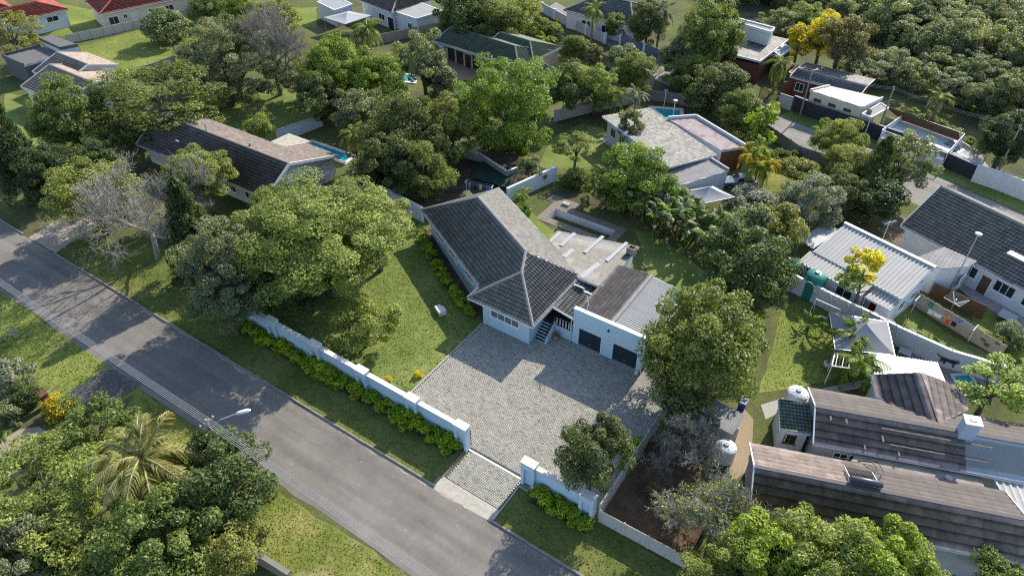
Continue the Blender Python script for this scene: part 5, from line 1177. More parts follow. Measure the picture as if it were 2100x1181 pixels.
# left neighbour
tree(185, 400, 88, 'broad olive-green tree left of the bare tree near the road', 'olive', 'broad', .75, 5.0)
tree(408, 352, 62, 'yellow-green tree right in front of the long dark tiled roof', 'light', 'broad', .75, 5.4)
tree(135, 235, 72, 'green tree in front of the brown gabled house at upper left', 'mid', 'broad', .95, 5.0)
tree(330, 205, 108, 'broad feathery green tree with flat layered crown above the long tiled roof', 'mid', 'layer', .62, 5.4)
tree(14, 290, 46, 'tall dark conifer cut by the left edge of the view', 'deep', 'cone', 2.2, 7.5, 'conifer_tree')
tree(80, 345, 62, 'dark shaded tree at the left edge above the road verge', 'deep', 'broad', .9, 4.0)
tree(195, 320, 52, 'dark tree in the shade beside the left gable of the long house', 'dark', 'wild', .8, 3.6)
tree(250, 265, 45, 'dark tree wedged behind the far end of the long tiled roof', 'dark', 'wild', .8, 3.5)
tree(18, 65, 48, 'olive tree at the left edge before the white red-roofed house', 'olive', 'layer', .8, 5.0)
tree(475, 130, 92, 'grey-green tree with dense drooping crown in the big back garden', 'grey', 'broad', .85, 5.5)
tree(400, 150, 38, 'yellow-green shrubby tree on the edge of the bright back lawn', 'olive', 'broad', .8, 2.8)
tree(610, 165, 38, 'dull green tree below the right side of the leafless thicket tree', 'grey', 'wild', .8, 3.0)
tree(338, 55, 40, 'round clipped-looking green bush alone on the bright upper lawn', 'grey', 'dense', .9, 2.6)
tree(440, 18, 44, 'dark green bush along the top garden wall, left one', 'mid', 'broad', .8, 2.4)
tree(500, 28, 40, 'bright green bush along the top garden wall, right one', 'bright', 'broad', .8, 2.4)
tree(570, 40, 52, 'olive tree behind the leafless thicket tree at the top', 'olive', 'wild', .8, 3.6)
tree(530, 262, 27, 'small upright tree on the lawn behind the long tiled roof', 'light', 'broad', 1.0, 2.4)
tree(690, 145, 68, 'bright green tree left of the grey feathery tree near the green roof', 'bright', 'broad', .9, 5.0)
tree(655, 200, 48, 'dark green tree below the bright green one in the middle gardens', 'dark', 'broad', .9, 4.0)
tree(775, 165, 56, 'bright green rounded tree beside the half-hidden pool', 'bright', 'broad', .9, 4.5)
tree(735, 225, 55, 'grey-green soft tree in the middle of the back gardens', 'grey', 'wild', .85, 4.0)
tree(868, 120, 48, 'grey airy tree with thin foliage before the green-roofed house', 'grey', 'wild', 1.15, 5.5)
tree(905, 165, 36, 'grey shrub tree below the airy grey tree near the green roof', 'grey', 'broad', .9, 2.6)
tree(735, 90, 34, 'silver-grey tree below the palm at the top of the view', 'silver', 'wild', .9, 3.0)
tree(825, 275, 78, 'dark green tree, upper left of the dense clump in the middle', 'dark', 'broad', .95, 5.2)
tree(790, 335, 66, 'dark green tree, lower left of the dense clump in the middle', 'dark', 'broad', .95, 4.4)
tree(868, 350, 58, 'mid green tree, lowest of the dense clump in the middle', 'mid', 'broad', .95, 4.0)
tree(925, 255, 60, 'olive-green tree, right-hand one of the dense clump in the middle', 'olive', 'broad', .95, 5.0)
tree(905, 320, 44, 'yellow-green small tree below the olive one of the middle clump', 'light', 'wild', .9, 3.2)
shrub(765, 385, 38, 'dull green bushy shrub right of the big spreading lawn tree', 'mid', 'wild')
tree(1045, 215, 96, 'large bright green billowing tree left of the grey tiled house', 'bright', 'broad', .95, 6.0)
tree(955, 28, 58, 'dark tall tree at the top edge above the green roof', 'dark', 'broad', 1.0, 5.0)
tree(1020, 48, 46, 'mid green tree touching the green roof ridge from behind', 'mid', 'broad', .95, 4.2)
tree(1072, 35, 42, 'light green tree at the top edge right of the dark one', 'light', 'wild', .95, 4.0)
tree(1168, 180, 50, 'dark green tree, left one of the row behind the garden wall', 'dark', 'broad', .95, 4.2)
tree(1222, 180, 44, 'olive-green tree, middle one of the row behind the garden wall', 'light', 'broad', .95, 4.0)
tree(1300, 150, 42, 'dark green tree, right one of the row behind the garden wall', 'mid', 'broad', .95, 4.4)
tree(1128, 62, 22, 'small tree beside the lane at the top behind the tan fence', 'mid', 'broad', .9, 2.4)
tree(1178, 95, 26, 'small dark tree midway along the tan garden fence', 'mid', 'broad', .9, 2.4)
tree(1222, 112, 22, 'thin reddish-grey tree along the tan garden fence', 'brown', 'wild', .95, 2.2)
tree(1275, 118, 30, 'light grey-green tree at the right end of the tan garden fence', 'grey', 'broad', .9, 2.8)
tree(1180, 300, 36, 'small mop-headed tree on the shaded lawn left of the grey tiled house', 'light', 'layer', .6, 3.4)
tree(1290, 262, 27, 'slender upright tree in front of the grey tiled house windows', 'grey', 'wild', 1.5, 3.4)
shrub(1090, 352, 36, 'grey-green shrub by the dark back yard with the washing line', 'grey', 'wild')
tree(1305, 365, 72, 'bright green bushy tree below the front wall of the grey tiled house', 'bright', 'broad', .85, 3.6)
tree(1235, 385, 44, 'mid green bush left of the bright bushy tree by the banana plants', 'mid', 'wild', .9, 2.6)
shrub(1180, 365, 30, 'green shrub at the bend of the pale back garden wall', 'mid', 'broad')
shrub(958, 412, 26, 'grey-green low shrub behind the left hip of the main roof', 'silver', 'wild')
shrub(1075, 432, 15, 'bright green shrub between the main roof and the pool paving', 'bright', 'broad')
# right-hand gardens and the street behind
tree(1470, 185, 62, 'dark green dense tree beside the back street, left one', 'dark', 'broad', .85, 3.2)
tree(1525, 230, 48, 'dark green tree beside the back street, right of the dense one', 'mid', 'broad', .85, 2.9)
tree(1568, 248, 36, 'pale lime tree leaning over the edge of the back street', 'lime', 'wild', 1.0, 3.6)
tree(1415, 155, 48, 'green tree at the bend of the back street', 'mid', 'broad', .8, 2.6)
tree(1458, 75, 60, 'tall drooping green tree before the pale grey roof at the top right', 'mid', 'broad', 1.15, 6.0)
tree(1395, 110, 38, 'grey-green tree below the drooping one by the back street', 'grey', 'broad', .95, 3.6)
tree(1330, 45, 38, 'dark green tree right of the pale tiled house at the top', 'dark', 'broad', 1.1, 4.5)
tree(1265, 50, 24, 'bushy dark shrub tree in front of the pale tiled house at the top', 'mid', 'broad', .95, 2.6)
tree(1720, 290, 47, 'round pale green street tree on the near side of the back street', 'light', 'broad', .95, 3.8)
tree(1800, 345, 44, 'dark feathery conifer in the row below the back street', 'dark', 'cone', 1.3, 4.6, 'conifer_tree')
tree(1858, 330, 56, 'grey-green dry tree in front of the white terrace', 'grey', 'wild', 1.05, 4.6)
tree(1740, 345, 48, 'olive tree between the round street tree and the dark conifer', 'olive', 'broad', .85, 3.4)
tree(1640, 352, 32, 'small olive tree beside the clipped round bushes', 'olive', 'broad', .8, 2.6)
tree(1660, 415, 58, 'silver-leaved tree above the blue-grey carport', 'silver', 'broad', .95, 3.8)
tree(1730, 400, 50, 'dark olive tree right of the silver-leaved tree', 'dark', 'broad', .9, 3.4)
tree(1800, 410, 48, 'dark shaded tree below the feathery conifer', 'deep', 'broad', .9, 3.0)
shrub(1545, 410, 44, 'broad low shrub with mauve flowers below the parked car', 'silver', 'broad', .5)
for i, (x, y, r) in enumerate(((1585, 318, 12), (1600, 315, 12), (1612, 320, 12), (1590, 332, 12), (1606, 336, 13), (1622, 332, 12), (1628, 318, 12))):
    shrub(x, y, r, 'clipped round bush in the tight cluster beside the dark street fence', 'mid', 'dense', .95, group='clipped bush cluster')
shrub(1498, 290, 28, 'low rounded shrub behind the red-stained flat roof', 'mid', 'broad')
tree(2045, 785, 66, 'lime-green layered tree at the right edge above the silver roof', 'lime', 'layer', .55, 3.8)
shrub(2075, 690, 34, 'grey-green shrub at the right edge by the reed fence', 'grey', 'broad')
shrub(2040, 705, 26, 'dull green shrub at the end of the reed fence', 'mid', 'wild')
tree(2068, 285, 52, 'very dark dense tree at the right edge before the forest', 'deep', 'broad', 1.0, 4.0)
tree(1690, 72, 42, 'tree with bright yellow blossom at the forest edge', 'yellow', 'broad', .95, 5.0)
tree(1640, 85, 34, 'mustard-tinged tree left of the bright yellow blossom tree', 'mustard', 'wild', .9, 4.0)
tree(1730, 85, 56, 'brownish dark tree right of the yellow blossom tree', 'brown', 'wild', 1.15, 5.5)
for i, (x, y, r, c, l) in enumerate(((1655, 42, 38, 'light', 'light green forest-edge tree behind the yellow blossom tree'), (1600, 45, 36, 'forest2', 'dull forest-edge tree just above the brick house roof'), (1775, 140, 44, 'forest2', 'grey-green forest-edge tree behind the low brick house'),
        (1830, 140, 42, 'forest2', 'grey-green forest-edge tree above the cream house, left of two'), (1880, 160, 40, 'forest2', 'grey-green forest-edge tree above the cream house, right of two'), (1945, 178, 40, 'forest', 'dark forest-edge tree above the sandy yard'), (2015, 205, 40, 'forest', 'dark forest-edge tree at the far end of the sandy yard'))):
    tree(x, y, r, l, c, ('broad', 'wild', 'layer')[i % 3], .85, 2.2)
for i, (x, y, r) in enumerate(((1868, 232, 14), (1895, 243, 14), (1925, 256, 16), (1955, 272, 15), (1985, 292, 15), (2008, 312, 15))):
    shrub(x, y, r, 'low leafy shrub along the bank above the sandy yard', 'light' if i % 2 else 'mid', 'broad', .8, group='shrubs along the sandy yard bank')
# yellow blossom tree in the right-hand garden
yt = tree(1776, 545, 42, 'slender tree with golden yellow blossom above the grey gazebo', 'yellow', 'wild', .9, 5.6, trunk=False)
yt.name = 'blossom_tree'
for ch in list(yt.children):
    if ch.name.startswith('stem'): bpy.data.objects.remove(ch)
base = G(1745, 648, 0); cp_ = Vector(yt.location)
mb = MB(); tp_ = Vector((cp_.x, cp_.y, 5.2)); mb.tube([base, base.lerp(tp_, .35)+Vector((.1, 0, .1)), base.lerp(tp_, .7), tp_], [.2, .16, .11, .04], 8)
for k in range(7): a = k*.9; s0 = base.lerp(tp_, .5+.06*k); mb.tube([s0, s0+Vector((math.cos(a)*.8, math.sin(a)*.8, .7)), s0+Vector((math.cos(a)*1.6, math.sin(a)*1.6, 1.1))], [.07, .05, .015], 5)
mb.build('trunk', BARK, yt, smooth=True)
low = tree(1745, 572, 34, 'x', 'lime', 'wild', .7, 4.6, trunk=False)
for ch in list(low.children):
    if ch.name.startswith('crown'):
        m_ = pm(low) @ pm(ch); ch.parent = yt; ch.matrix_parent_inverse = pm(yt).inverted(); ch.location, _r, ch.scale = m_.decompose(); ch.rotation_euler = _r.to_euler(); ch.name = 'lower_crown'
    else: bpy.data.objects.remove(ch)
bpy.data.objects.remove(low)
# lower right
for i, (x, y, r, z, l) in enumerate(((1485, 1180, 72, 3.2, 'bright leafy tree at the bottom edge, leftmost of the row'), (1575, 1155, 88, 4.0, 'bright leafy tree at the bottom edge, second of the row from the left'), (1690, 1138, 92, 4.8, 'bright leafy tree at the bottom edge, tall one in the middle of the row'), (1800, 1152, 86, 4.4, 'bright leafy tree at the bottom edge, second of the row from the right'), (1880, 1188, 62, 3.6, 'bright leafy tree at the bottom edge, rightmost of the row'))):
    tree(x, y, r, l, 'lime' if i % 2 else 'light', 'big', .95, z)
tree(2045, 1172, 44, 'small green tree at the bottom right corner', 'mid', 'broad', .9, 2.6)
# south side of the road
tree(445, 995, 100, 'dark glossy tree right of the palm at lower left', 'dark', 'big', .95, 4.6)
tree(320, 1115, 122, 'dense green tree below the palm at lower left', 'mid', 'broad', .9, 4.6)
tree(470, 1115, 66, 'green tree with yellowing leaves at the bottom left corner of the south verge', 'olive', 'big', .9, 3.8)
tree(75, 1010, 112, 'pale feathery green tree at the left edge, lower part', 'light', 'layer', .8, 4.4)
tree(150, 1115, 98, 'lime-tipped tree at the bottom edge, lower left', 'light', 'wild', .85, 4.0)
tree(35, 1140, 92, 'grey-green tree in the bottom left corner', 'grey', 'broad', .9, 3.8)
tree(230, 1150, 60, 'dark undergrowth tree between the lime-tipped tree and the dense green one', 'dark', 'wild', .8, 3.0)
tree(190, 885, 78, 'green bushy tree left of the palm crown', 'mid', 'wild', .85, 3.8)
shrub(125, 835, 32, 'mustard-yellow flowering shrub beside the brick gate pillar', 'mustard', 'broad', .8)
shrub(28, 775, 48, 'silver-leaved bush at the left edge across the road', 'silver', 'wild', .9)
shrub(50, 815, 36, 'dark bush below the silver-leaved bush at the left edge', 'dark', 'broad', .9)
shrub(15, 850, 34, 'grey bush at the left edge above the small patio', 'grey', 'wild', .9)
# clipped shrubs
for (x, y) in ((493, 664), (515, 677), (534, 689), (556, 698), (574, 709), (593, 720), (612, 732), (636, 746), (656, 757), (680, 769), (697, 780), (714, 790), (738, 801), (764, 814), (786, 828), (812, 846), (831, 861), (858, 868), (886, 887), (907, 898), (926, 908)):
    shrub(x, y, rnd.uniform(19, 24)*(.75+.25*x/900), 'clipped yellow-green shrub in the row along the foot of the long street wall', 'clip', 'broad', .9, group='clipped shrubs along the long street wall')
for (x, y, r) in ((1111, 1018, 24), (1136, 1031, 26), (1163, 1050, 26), (1184, 1064, 20), (1203, 1071, 17)):
    shrub(x, y, r, 'clipped yellow-green shrub in the short row along the right-hand street wall', 'clip', 'broad', .9, group='clipped shrubs along the short street wall')
for (x, y) in ((867, 488), (876, 505), (886, 519), (897, 543), (907, 561), (918, 575), (930, 593), (939, 606), (950, 622), (962, 640)):
    shrub(x, y, rnd.uniform(12.5, 15), 'clipped green shrub in the bed along the side of the main house', 'clip', 'broad', .85, group='clipped shrubs beside the main house')
for (x, y) in ((1309, 906), (1299, 925), (1288, 943), (1276, 962)):
    shrub(x, y, 15, 'round golden-green bush against the right side fence of the forecourt', 'clip', 'broad', 1.0, group='golden bushes along the side fence')
shrub(858, 768, 9, 'small bright yellow flowering bush at the edge of the paving', 'yellow', 'broad', .9)
shrub(797, 778, 8, 'tiny yellow flowering plant at the inner foot of the street wall', 'yellow', 'broad', .7)

# bare trees
def bare_tree(px, py, h, label, seed, mat, spread=.55, up=.2, depth=5, n=3, l0=None, r0=.28, lean=(0, 0), name='bare_tree', leaves=None, nleaf=0, lsize=.1):
    p = G(px, py, 0); root = thing(name, label, 'tree', p); rs = np.random.RandomState(seed)
    mb = MB(); th_ = h*.28; top = Vector((lean[0], lean[1], th_)); mb.tube([(0, 0, -.1), top*.5+Vector((.1, 0, 0)), top], [r0*1.25, r0, r0*.9], 9)
    tr = mb.build('trunk', mat, root, False, True)
    b = MB()
    for k in range(5):
        a = k*1.2566+rs.rand()*.6; branches(b, top*(.75+.06*k), (math.cos(a)*.85, math.sin(a)*.85, .55+.3*rs.rand()), l0 or h*.3, r0*.55, depth-1, rs, spread, up, n, 5)
    b.build('branches', mat, root, False)
    if nleaf:
        V = np.array(b.v); idx = rs.choice(len(V), nleaf); C = V[idx]+rs.normal(0, .12, (nleaf, 3)); C = C[C[:, 2] > h*.35]; nn = rs.normal(size=C.shape)+np.array([0, 0, .8]); nn /= np.linalg.norm(nn, axis=1, keepdims=True)
        v, f, t = leaves_from(C, nn, lsize*rs.uniform(.6, 1.3, len(C)), rs.rand(len(C)), rs); me = np_mesh('leaves', v, f, t); me.materials.append(LM[leaves]); link('leaves', me, root, False)
    return root
SILV = surf('silvery bare bark', (.25, .23, .2), .2, 4, .95, .4, 30); DULL = surf('dull grey twigs', (.2, .185, .16), .25, 4, .95, .4, 30)
bare_tree(325, 532, 11.0, 'leafless silvery tree on the verge beside the neighbour drive', 5, SILV, .55, .14, 6, 4, 3.8, .26, (-.3, .5))
bare_tree(215, 440, 6.0, 'thin half-bare tree with sparse olive leaves left of the silvery tree', 9, BARK, .6, .15, 5, 3, 1.9, .16, (0, 0), 'tree', 'olive', 900, .14)
bare_tree(575, 195, 11.0, 'large leafless grey thicket tree in the big back garden', 8, DULL, .5, .24, 6, 4, 3.9, .3, (0, 0))
bare_tree(1390, 955, 5.2, 'small leafless grey shrub tree behind the side fence', 12, DULL, .6, .15, 6, 4, 1.7, .1)
bare_tree(1445, 1090, 6.2, 'sparse pale-barked tree with few yellow-green leaves behind the front panel fence', 14, SILV, .6, .06, 6, 4, 1.75, .16, (0, 0), 'tree', 'lime', 2600, .1)
bare_tree(1340, 1010, 1.6, 'pile of dry cut twigs in the brown bed behind the fence', 16, surf('dry brown twigs', (.2, .11, .07), .25, 4, .95, .3, 30), .9, -.1, 5, 3, .7, .03, name='brush_pile')

# palms
def frond_mesh(L, n, w, droop, seed, tipdown=.5, lw=.02):
    rs = np.random.RandomState(seed); mb = MB(); P = []
    for i in range(n+1):
        t = i/n; P.append(Vector((L*t*(1-.18*t), 0, L*(.42*t-droop*t*t))))
    mb.tube(P[::2] if n % 2 == 0 else P, [.03*(1-.8*i/(len(P[::2] if n % 2 == 0 else P)-1)) for i in range(len(P[::2] if n % 2 == 0 else P))], 4)
    for i in range(2, n+1):
        t = i/n; ll = w*math.sin(math.pi*min(1, .12+t*.86))**.6*rs.uniform(.85, 1.1); p = P[i]; d = (P[i]-P[i-1]).normalized()
        for s_ in (-1, 1):
            e = (d*.75+Vector((0, s_, -.12+rs.uniform(-.25, .3)))).normalized(); m_ = p+e*ll*.5; q = p+e*ll-Vector((0, 0, ll*tipdown)); k = d*lw*1.6
            mb.add([p-k, p+k, m_+k*.9, q, m_-k*.9], [(0, 1, 2, 3, 4)])
    me = mb.mesh('frond', [])
    a = me.attributes.new('tint', 'FLOAT', 'POINT'); a.data.foreach_set('value', np.repeat(rs.rand(len(me.vertices)//5+1), 5)[:len(me.vertices)].astype(np.float32)*.8+.1)
    me.materials.append(None); return me
FR = [frond_mesh(1.0, 34, .26, .6, 1, .55, .0065), frond_mesh(1.0, 34, .24, .95, 2, .7, .0065), frond_mesh(1.0, 32, .24, .35, 3, .45, .0065)]
def palm(px, py, zc, L, nf, label, colour='olive', base=None, dead=0, name='palm_tree', cat='palm', trunk_r=.16, elev=(.1, 1.2), group=None):
    p = G(px, py, zc); root = thing(name, label, cat, (p.x, p.y, 0), rnd.uniform(0, 6), group=group)
    mb = MB(); n = max(3, int(zc/.5)); mb.tube([(0, 0, zc*i/n-.05*(i == 0)) for i in range(n+1)], [trunk_r*(1.25-.35*i/n+.06*(i % 2)) for i in range(n+1)], 9)
    if zc > .3: mb.build('trunk', surf('ringed palm bark', (.2, .17, .13), .3, 6, .95, .5, 30), root, False)
    for k in range(nf):
        a = k*2.39996; t = k/nf; el = elev[1]-(elev[1]-elev[0])*t+rnd.uniform(-.12, .12); l = L*rnd.uniform(.85, 1.08)*(.8+.25*t)
        link('frond', FR[k % 3] if t < .65 else FR[1], root, False, (0, 0, zc), (rnd.uniform(-.2, .2), -el+.42, a), (l, l, l), LM['silver'] if k >= nf-dead else LM[colour])
    return root
palm(293, 942, 7.0, 4.6, 26, 'tall feather palm with drooping golden fronds at lower left', 'palm', dead=4, trunk_r=.24, elev=(-.75, 1.35))
palm(725, 275, 4.5, 2.6, 16, 'small golden palm beside the middle tree clump', 'light', trunk_r=.12, elev=(-.4, 1.2))
palm(752, 58, 6.0, 3.6, 18, 'feather palm beside the white canopy at the top of the view', 'light', elev=(-.5, 1.2))
palm(1264, 190, 4.0, 2.8, 14, 'pale palm, left of two at the end of the garden wall row', 'light', trunk_r=.1, elev=(-.4, 1.2)); palm(1305, 195, 3.8, 2.6, 14, 'pale palm, right of two at the end of the garden wall row', 'silver', trunk_r=.1, elev=(-.4, 1.2))
for i, (x, y, z) in enumerate(((1540, 318, 3.2), (1562, 305, 3.8), (1575, 335, 3.0), (1555, 345, 2.6))):
    palm(x, y, z, 2.6, 14, 'golden cane palm in the tight clump beside the brick end wall', 'lime' if i % 2 else 'mustard', trunk_r=.07, elev=(-.2, 1.25), group='golden cane palm clump')
palm(1217, 20, 5.5, 3.2, 16, 'palm in front of the pale tiled house at the top edge', 'light', elev=(-.5, 1.2)); palm(1357, 22, 6.5, 3.6, 18, 'shaggy palm right of the pale tiled house at the top edge', 'grey', elev=(-.7, 1.2))
palm(1510, 65, 7.0, 3.0, 16, 'tall palm in front of the pale grey brick-house roof', 'mid', elev=(-.5, 1.2)); palm(1600, 130, 4.5, 3.0, 18, 'leafy palm beside the red shade umbrella', 'light', elev=(-.6, 1.2))
palm(1930, 200, 3.0, 2.6, 14, 'bright palm on the bank above the sandy yard', 'light', elev=(-.3, 1.2)); palm(1736, 172, .4, 1.6, 14, 'low bright cycad in the brick house courtyard', 'lime', elev=(.1, 1.0), name='cycad')
palm(1085, 335, 2.2, 2.0, 12, 'young palm left of the pale back wall', 'light', trunk_r=.08, elev=(-.2, 1.2)); palm(1072, 400, 1.4, 1.8, 12, 'yellow-green young palm at the corner of the main roof', 'lime', trunk_r=.08, elev=(-.2, 1.2))
palm(1550, 655, .7, 2.0, 12, 'bushy cordyline-like palm with reddish tips at the lawn edge', 'bright', trunk_r=.08, elev=(0, 1.2)); palm(1120, 82, 2.4, 2.4, 14, 'fan of bright palm leaves at the right end of the green roof', 'lime', elev=(0, 1.2))
for i, (x, y, z, l) in enumerate(((1760, 690, 2.6, 'palm in front of the gazebo roof, upper one'), (1768, 745, 2.6, 'palm below the gazebo beside the white lean-to, lower one'))): palm(x, y, z, 3.0, 14, l, 'bright', trunk_r=.09, elev=(-.3, 1.25))

# wild banana plants along the back fence
def paddle_mesh(seed):
    rs = np.random.RandomState(seed); mb = MB(); mb.tube([(0, 0, 0), (.06, 0, .5), (.16, 0, 1.0)], [.035, .025, .018], 5)
    n = 7; P = []; 
    for i in range(n+1):
        t = i/n; c = Vector((.16+.55*t*t+.12*t, 0, 1.0+.72*t-.38*t*t)); w = .17*math.sin(math.pi*min(1, .1+.88*t))**.7
        P += [c+Vector((0, -w, -.05+rs.uniform(-.05, .05))), c, c+Vector((0, w, -.05+rs.uniform(-.05, .05)))]
    F = []
    for i in range(n): F += [(i*3, i*3+1, i*3+4, i*3+3), (i*3+1, i*3+2, i*3+5, i*3+4)]
    mb.add(P, F); me = mb.mesh('leaf', []); a = me.attributes.new('tint', 'FLOAT', 'POINT'); a.data.foreach_set('value', rs.rand(len(me.vertices)).astype(np.float32)*.5+.25); me.materials.append(None); return me
PAD = [paddle_mesh(i) for i in range(4)]
spots = [(1250, 425), (1275, 433), (1300, 444), (1322, 454), (1345, 465), (1366, 476), (1388, 488), (1410, 498), (1432, 509), (1455, 521), (1478, 531), (1278, 410), (1305, 420), (1330, 432), (1355, 442), (1380, 455), (1402, 468), (1426, 480), (1450, 492), (1475, 505), (1500, 515), (1345, 485)]
for i, (x, y) in enumerate(spots):
    p = G(x, y, 0); root = thing('wild_banana', 'paddle-leaved wild banana plant in the dense row behind the pool', 'banana plant', p, rnd.uniform(0, 6), group='wild banana row')
    for k in range(11):
        a = k*2.4; s_ = rnd.uniform(2.1, 3.1); link('leaf', PAD[k % 4], root, False, (math.cos(a)*.35, math.sin(a)*.35, 0), (rnd.uniform(-.15, .15), rnd.uniform(-.12, .3), a), (s_*.8, s_*.8, s_), LM[('mid', 'bright', 'dark', 'grey')[(i+k) % 4]])
for i, (x, y, l) in enumerate(((1778, 800, 'broad-leaved banana plant in the shade below the white lean-to'), (1655, 675, 'small broad-leaved plant beside the swing lawn edge'), (8, 700, 'grey-green agave-like plant at the left edge across the road'), (20, 935, 'bright leafy plant beside the small patio at the left edge'))):
    root = thing('leafy_plant', l, 'plant', G(x, y, 0), i)
    for k in range(12): a = k*2.4; s_ = rnd.uniform(.8, 1.3); link('leaf', PAD[k % 4], root, False, (0, 0, 0), (0, rnd.uniform(.1, .7), a), (s_, s_*.8, s_), LM['silver' if i == 2 else 'bright'])

# the wooded valley side: one mass
def forest():
    poly = [G(*p) for p in ((1405, -30), (1490, 15), (1570, 20), (1640, 20), (1760, 75), (1830, 130), (1940, 185), (2030, 235), (2130, 300), (2260, 330), (2500, 200))]+[Vector((120, 330, 0)), Vector((-120, 330, 0)), Vector((-75, 150, 0))]
    rs = np.random.RandomState(4); pts = []
    xs, ys = np.meshgrid(np.arange(-130, 130, 4.6), np.arange(100, 330, 4.6)); xs = xs.ravel()+rs.uniform(-1.6, 1.6, xs.size); ys = ys.ravel()+rs.uniform(-1.6, 1.6, ys.size)
    ok = inside(poly, xs, ys); xs, ys = xs[ok], ys[ok]
    dep = xs*fwd[0]+ys*fwd[1]; sx = (xs*rgt[0]+ys*rgt[1])/np.maximum(dep, 1); ok = (ys < 235) & (np.abs(sx) < 1.2); xs, ys = xs[ok], ys[ok]; n = len(xs)
    sc = rs.uniform(2.2, 5.4, n); z = sc*.45+rs.uniform(-.6, 1.2, n)
    me = bpy.data.meshes.new('forest'); me.from_pydata([(float(a), float(b), float(c)) for a, b, c in zip(xs, ys, z)], [], [])
    a = me.attributes.new('size', 'FLOAT', 'POINT'); a.data.foreach_set('value', sc.astype(np.float32))
    a = me.attributes.new('turn', 'FLOAT', 'POINT'); a.data.foreach_set('value', rs.uniform(0, 6.28, n).astype(np.float32))
    o = link('forest', me, kind='stuff'); props(o, 'dense dark wooded valley side filling the top right', 'forest')
    src = [ob for ob in bpy.data.objects if ob.name.startswith('crown') and ob.material_slots and ob.material_slots[0].material in (LM['forest'], LM['forest2']) ]
    gn = bpy.data.node_groups.new('forest trees', 'GeometryNodeTree'); gn.interface.new_socket('Geometry', in_out='INPUT', socket_type='NodeSocketGeometry'); gn.interface.new_socket('Geometry', in_out='OUTPUT', socket_type='NodeSocketGeometry')
    N, L = gn.nodes, gn.links; gi = N.new('NodeGroupInput'); go = N.new('NodeGroupOutput'); g2 = N.new('GeometryNodeGeometryToInstance')
    for s_ in src:
        oi = N.new('GeometryNodeObjectInfo'); oi.inputs['Object'].default_value = s_; oi.inputs['As Instance'].default_value = True
        # undo nothing: ORIGINAL space gives the bare crown mesh
        oi.transform_space = 'ORIGINAL'; L.new(oi.outputs['Geometry'], g2.inputs[0])
    ip = N.new('GeometryNodeInstanceOnPoints'); L.new(gi.outputs[0], ip.inputs['Points']); L.new(g2.outputs[0], ip.inputs['Instance']); ip.inputs['Pick Instance'].default_value = True
    sa = N.new('GeometryNodeInputNamedAttribute'); sa.data_type = 'FLOAT'; sa.inputs['Name'].default_value = 'size'
    ta = N.new('GeometryNodeInputNamedAttribute'); ta.data_type = 'FLOAT'; ta.inputs['Name'].default_value = 'turn'
    cx_ = N.new('ShaderNodeCombineXYZ'); L.new(ta.outputs[0], cx_.inputs[2]); L.new(cx_.outputs[0], ip.inputs['Rotation']); L.new(sa.outputs[0], ip.inputs['Scale'])
    L.new(ip.outputs[0], go.inputs[0]); m_ = o.modifiers.new('trees', 'NODES'); m_.node_group = gn
forest()

# grass blades over the lawns and verges: one mass
def grass():
    rs = np.random.RandomState(8); V = []; T = []
    areas = [([(-73, 22.6), (-22.4, 22.6), (-22.2, 26.2), (-50, 26.2), (-58, 31), (-72, 27)], 26), ([(-16.6, 22.6), (2, 22.6), (0, 26.3), (-16.6, 26.3)], 30),
             ([G(*p) for p in [(490, 630), (600, 705), (850, 804), (988, 664), (880, 470), (840, 445), (600, 470), (430, 540)]], 34),
             ([G(*p) for p in [(0, 602), (60, 644), (160, 710), (280, 798), (215, 840), (130, 850), (60, 800), (0, 740)]], 40),
             ([G(*p) for p in [(295, 812), (420, 912), (530, 985), (620, 1046), (720, 1108), (840, 1190), (560, 1190), (500, 1120), (380, 960), (250, 850)]], 45),
             ([G(*p) for p in [(1560, 800), (1640, 795), (1740, 766), (1715, 700), (1690, 645), (1640, 615), (1600, 640), (1590, 700)]], 30),
             ([G(*p) for p in [(170, 95), (300, 60), (385, 42), (440, 60), (395, 120), (280, 156), (185, 165)]], 10)]
    for poly, den in areas:
        xs = [p[0] for p in poly]; ys = [p[1] for p in poly]; n = int((max(xs)-min(xs))*(max(ys)-min(ys))*den)
        x = rs.uniform(min(xs), max(xs), n); y = rs.uniform(min(ys), max(ys), n); ok = inside(poly, x, y); x, y = x[ok], y[ok]; n = len(x)
        a = rs.uniform(0, 6.28, n); w = rs.uniform(.03, .07, n); h = rs.uniform(.03, .1, n); lx, ly = rs.normal(0, .05, n), rs.normal(0, .05, n)
        V.append(np.stack([np.stack([x-np.cos(a)*w, y-np.sin(a)*w, np.full(n, .005)], -1), np.stack([x+np.cos(a)*w, y+np.sin(a)*w, np.full(n, .005)], -1), np.stack([x+lx, y+ly, h], -1)], 1).reshape(-1, 3))
        T.append(np.repeat(np.clip(rs.normal(.45, .22, n), 0, 1), 3))
    V = np.concatenate(V); T = np.concatenate(T); F = np.arange(len(V)).reshape(-1, 3)
    me = np_mesh('grass', V, F, T); me.materials.append(leafmat('grass blade', (.075, .125, .018), (.21, .22, .06), .3, .15)); o = link('grass', me, kind='stuff'); props(o, 'short green grass blades over the lawns and verges', 'grass')
grass()
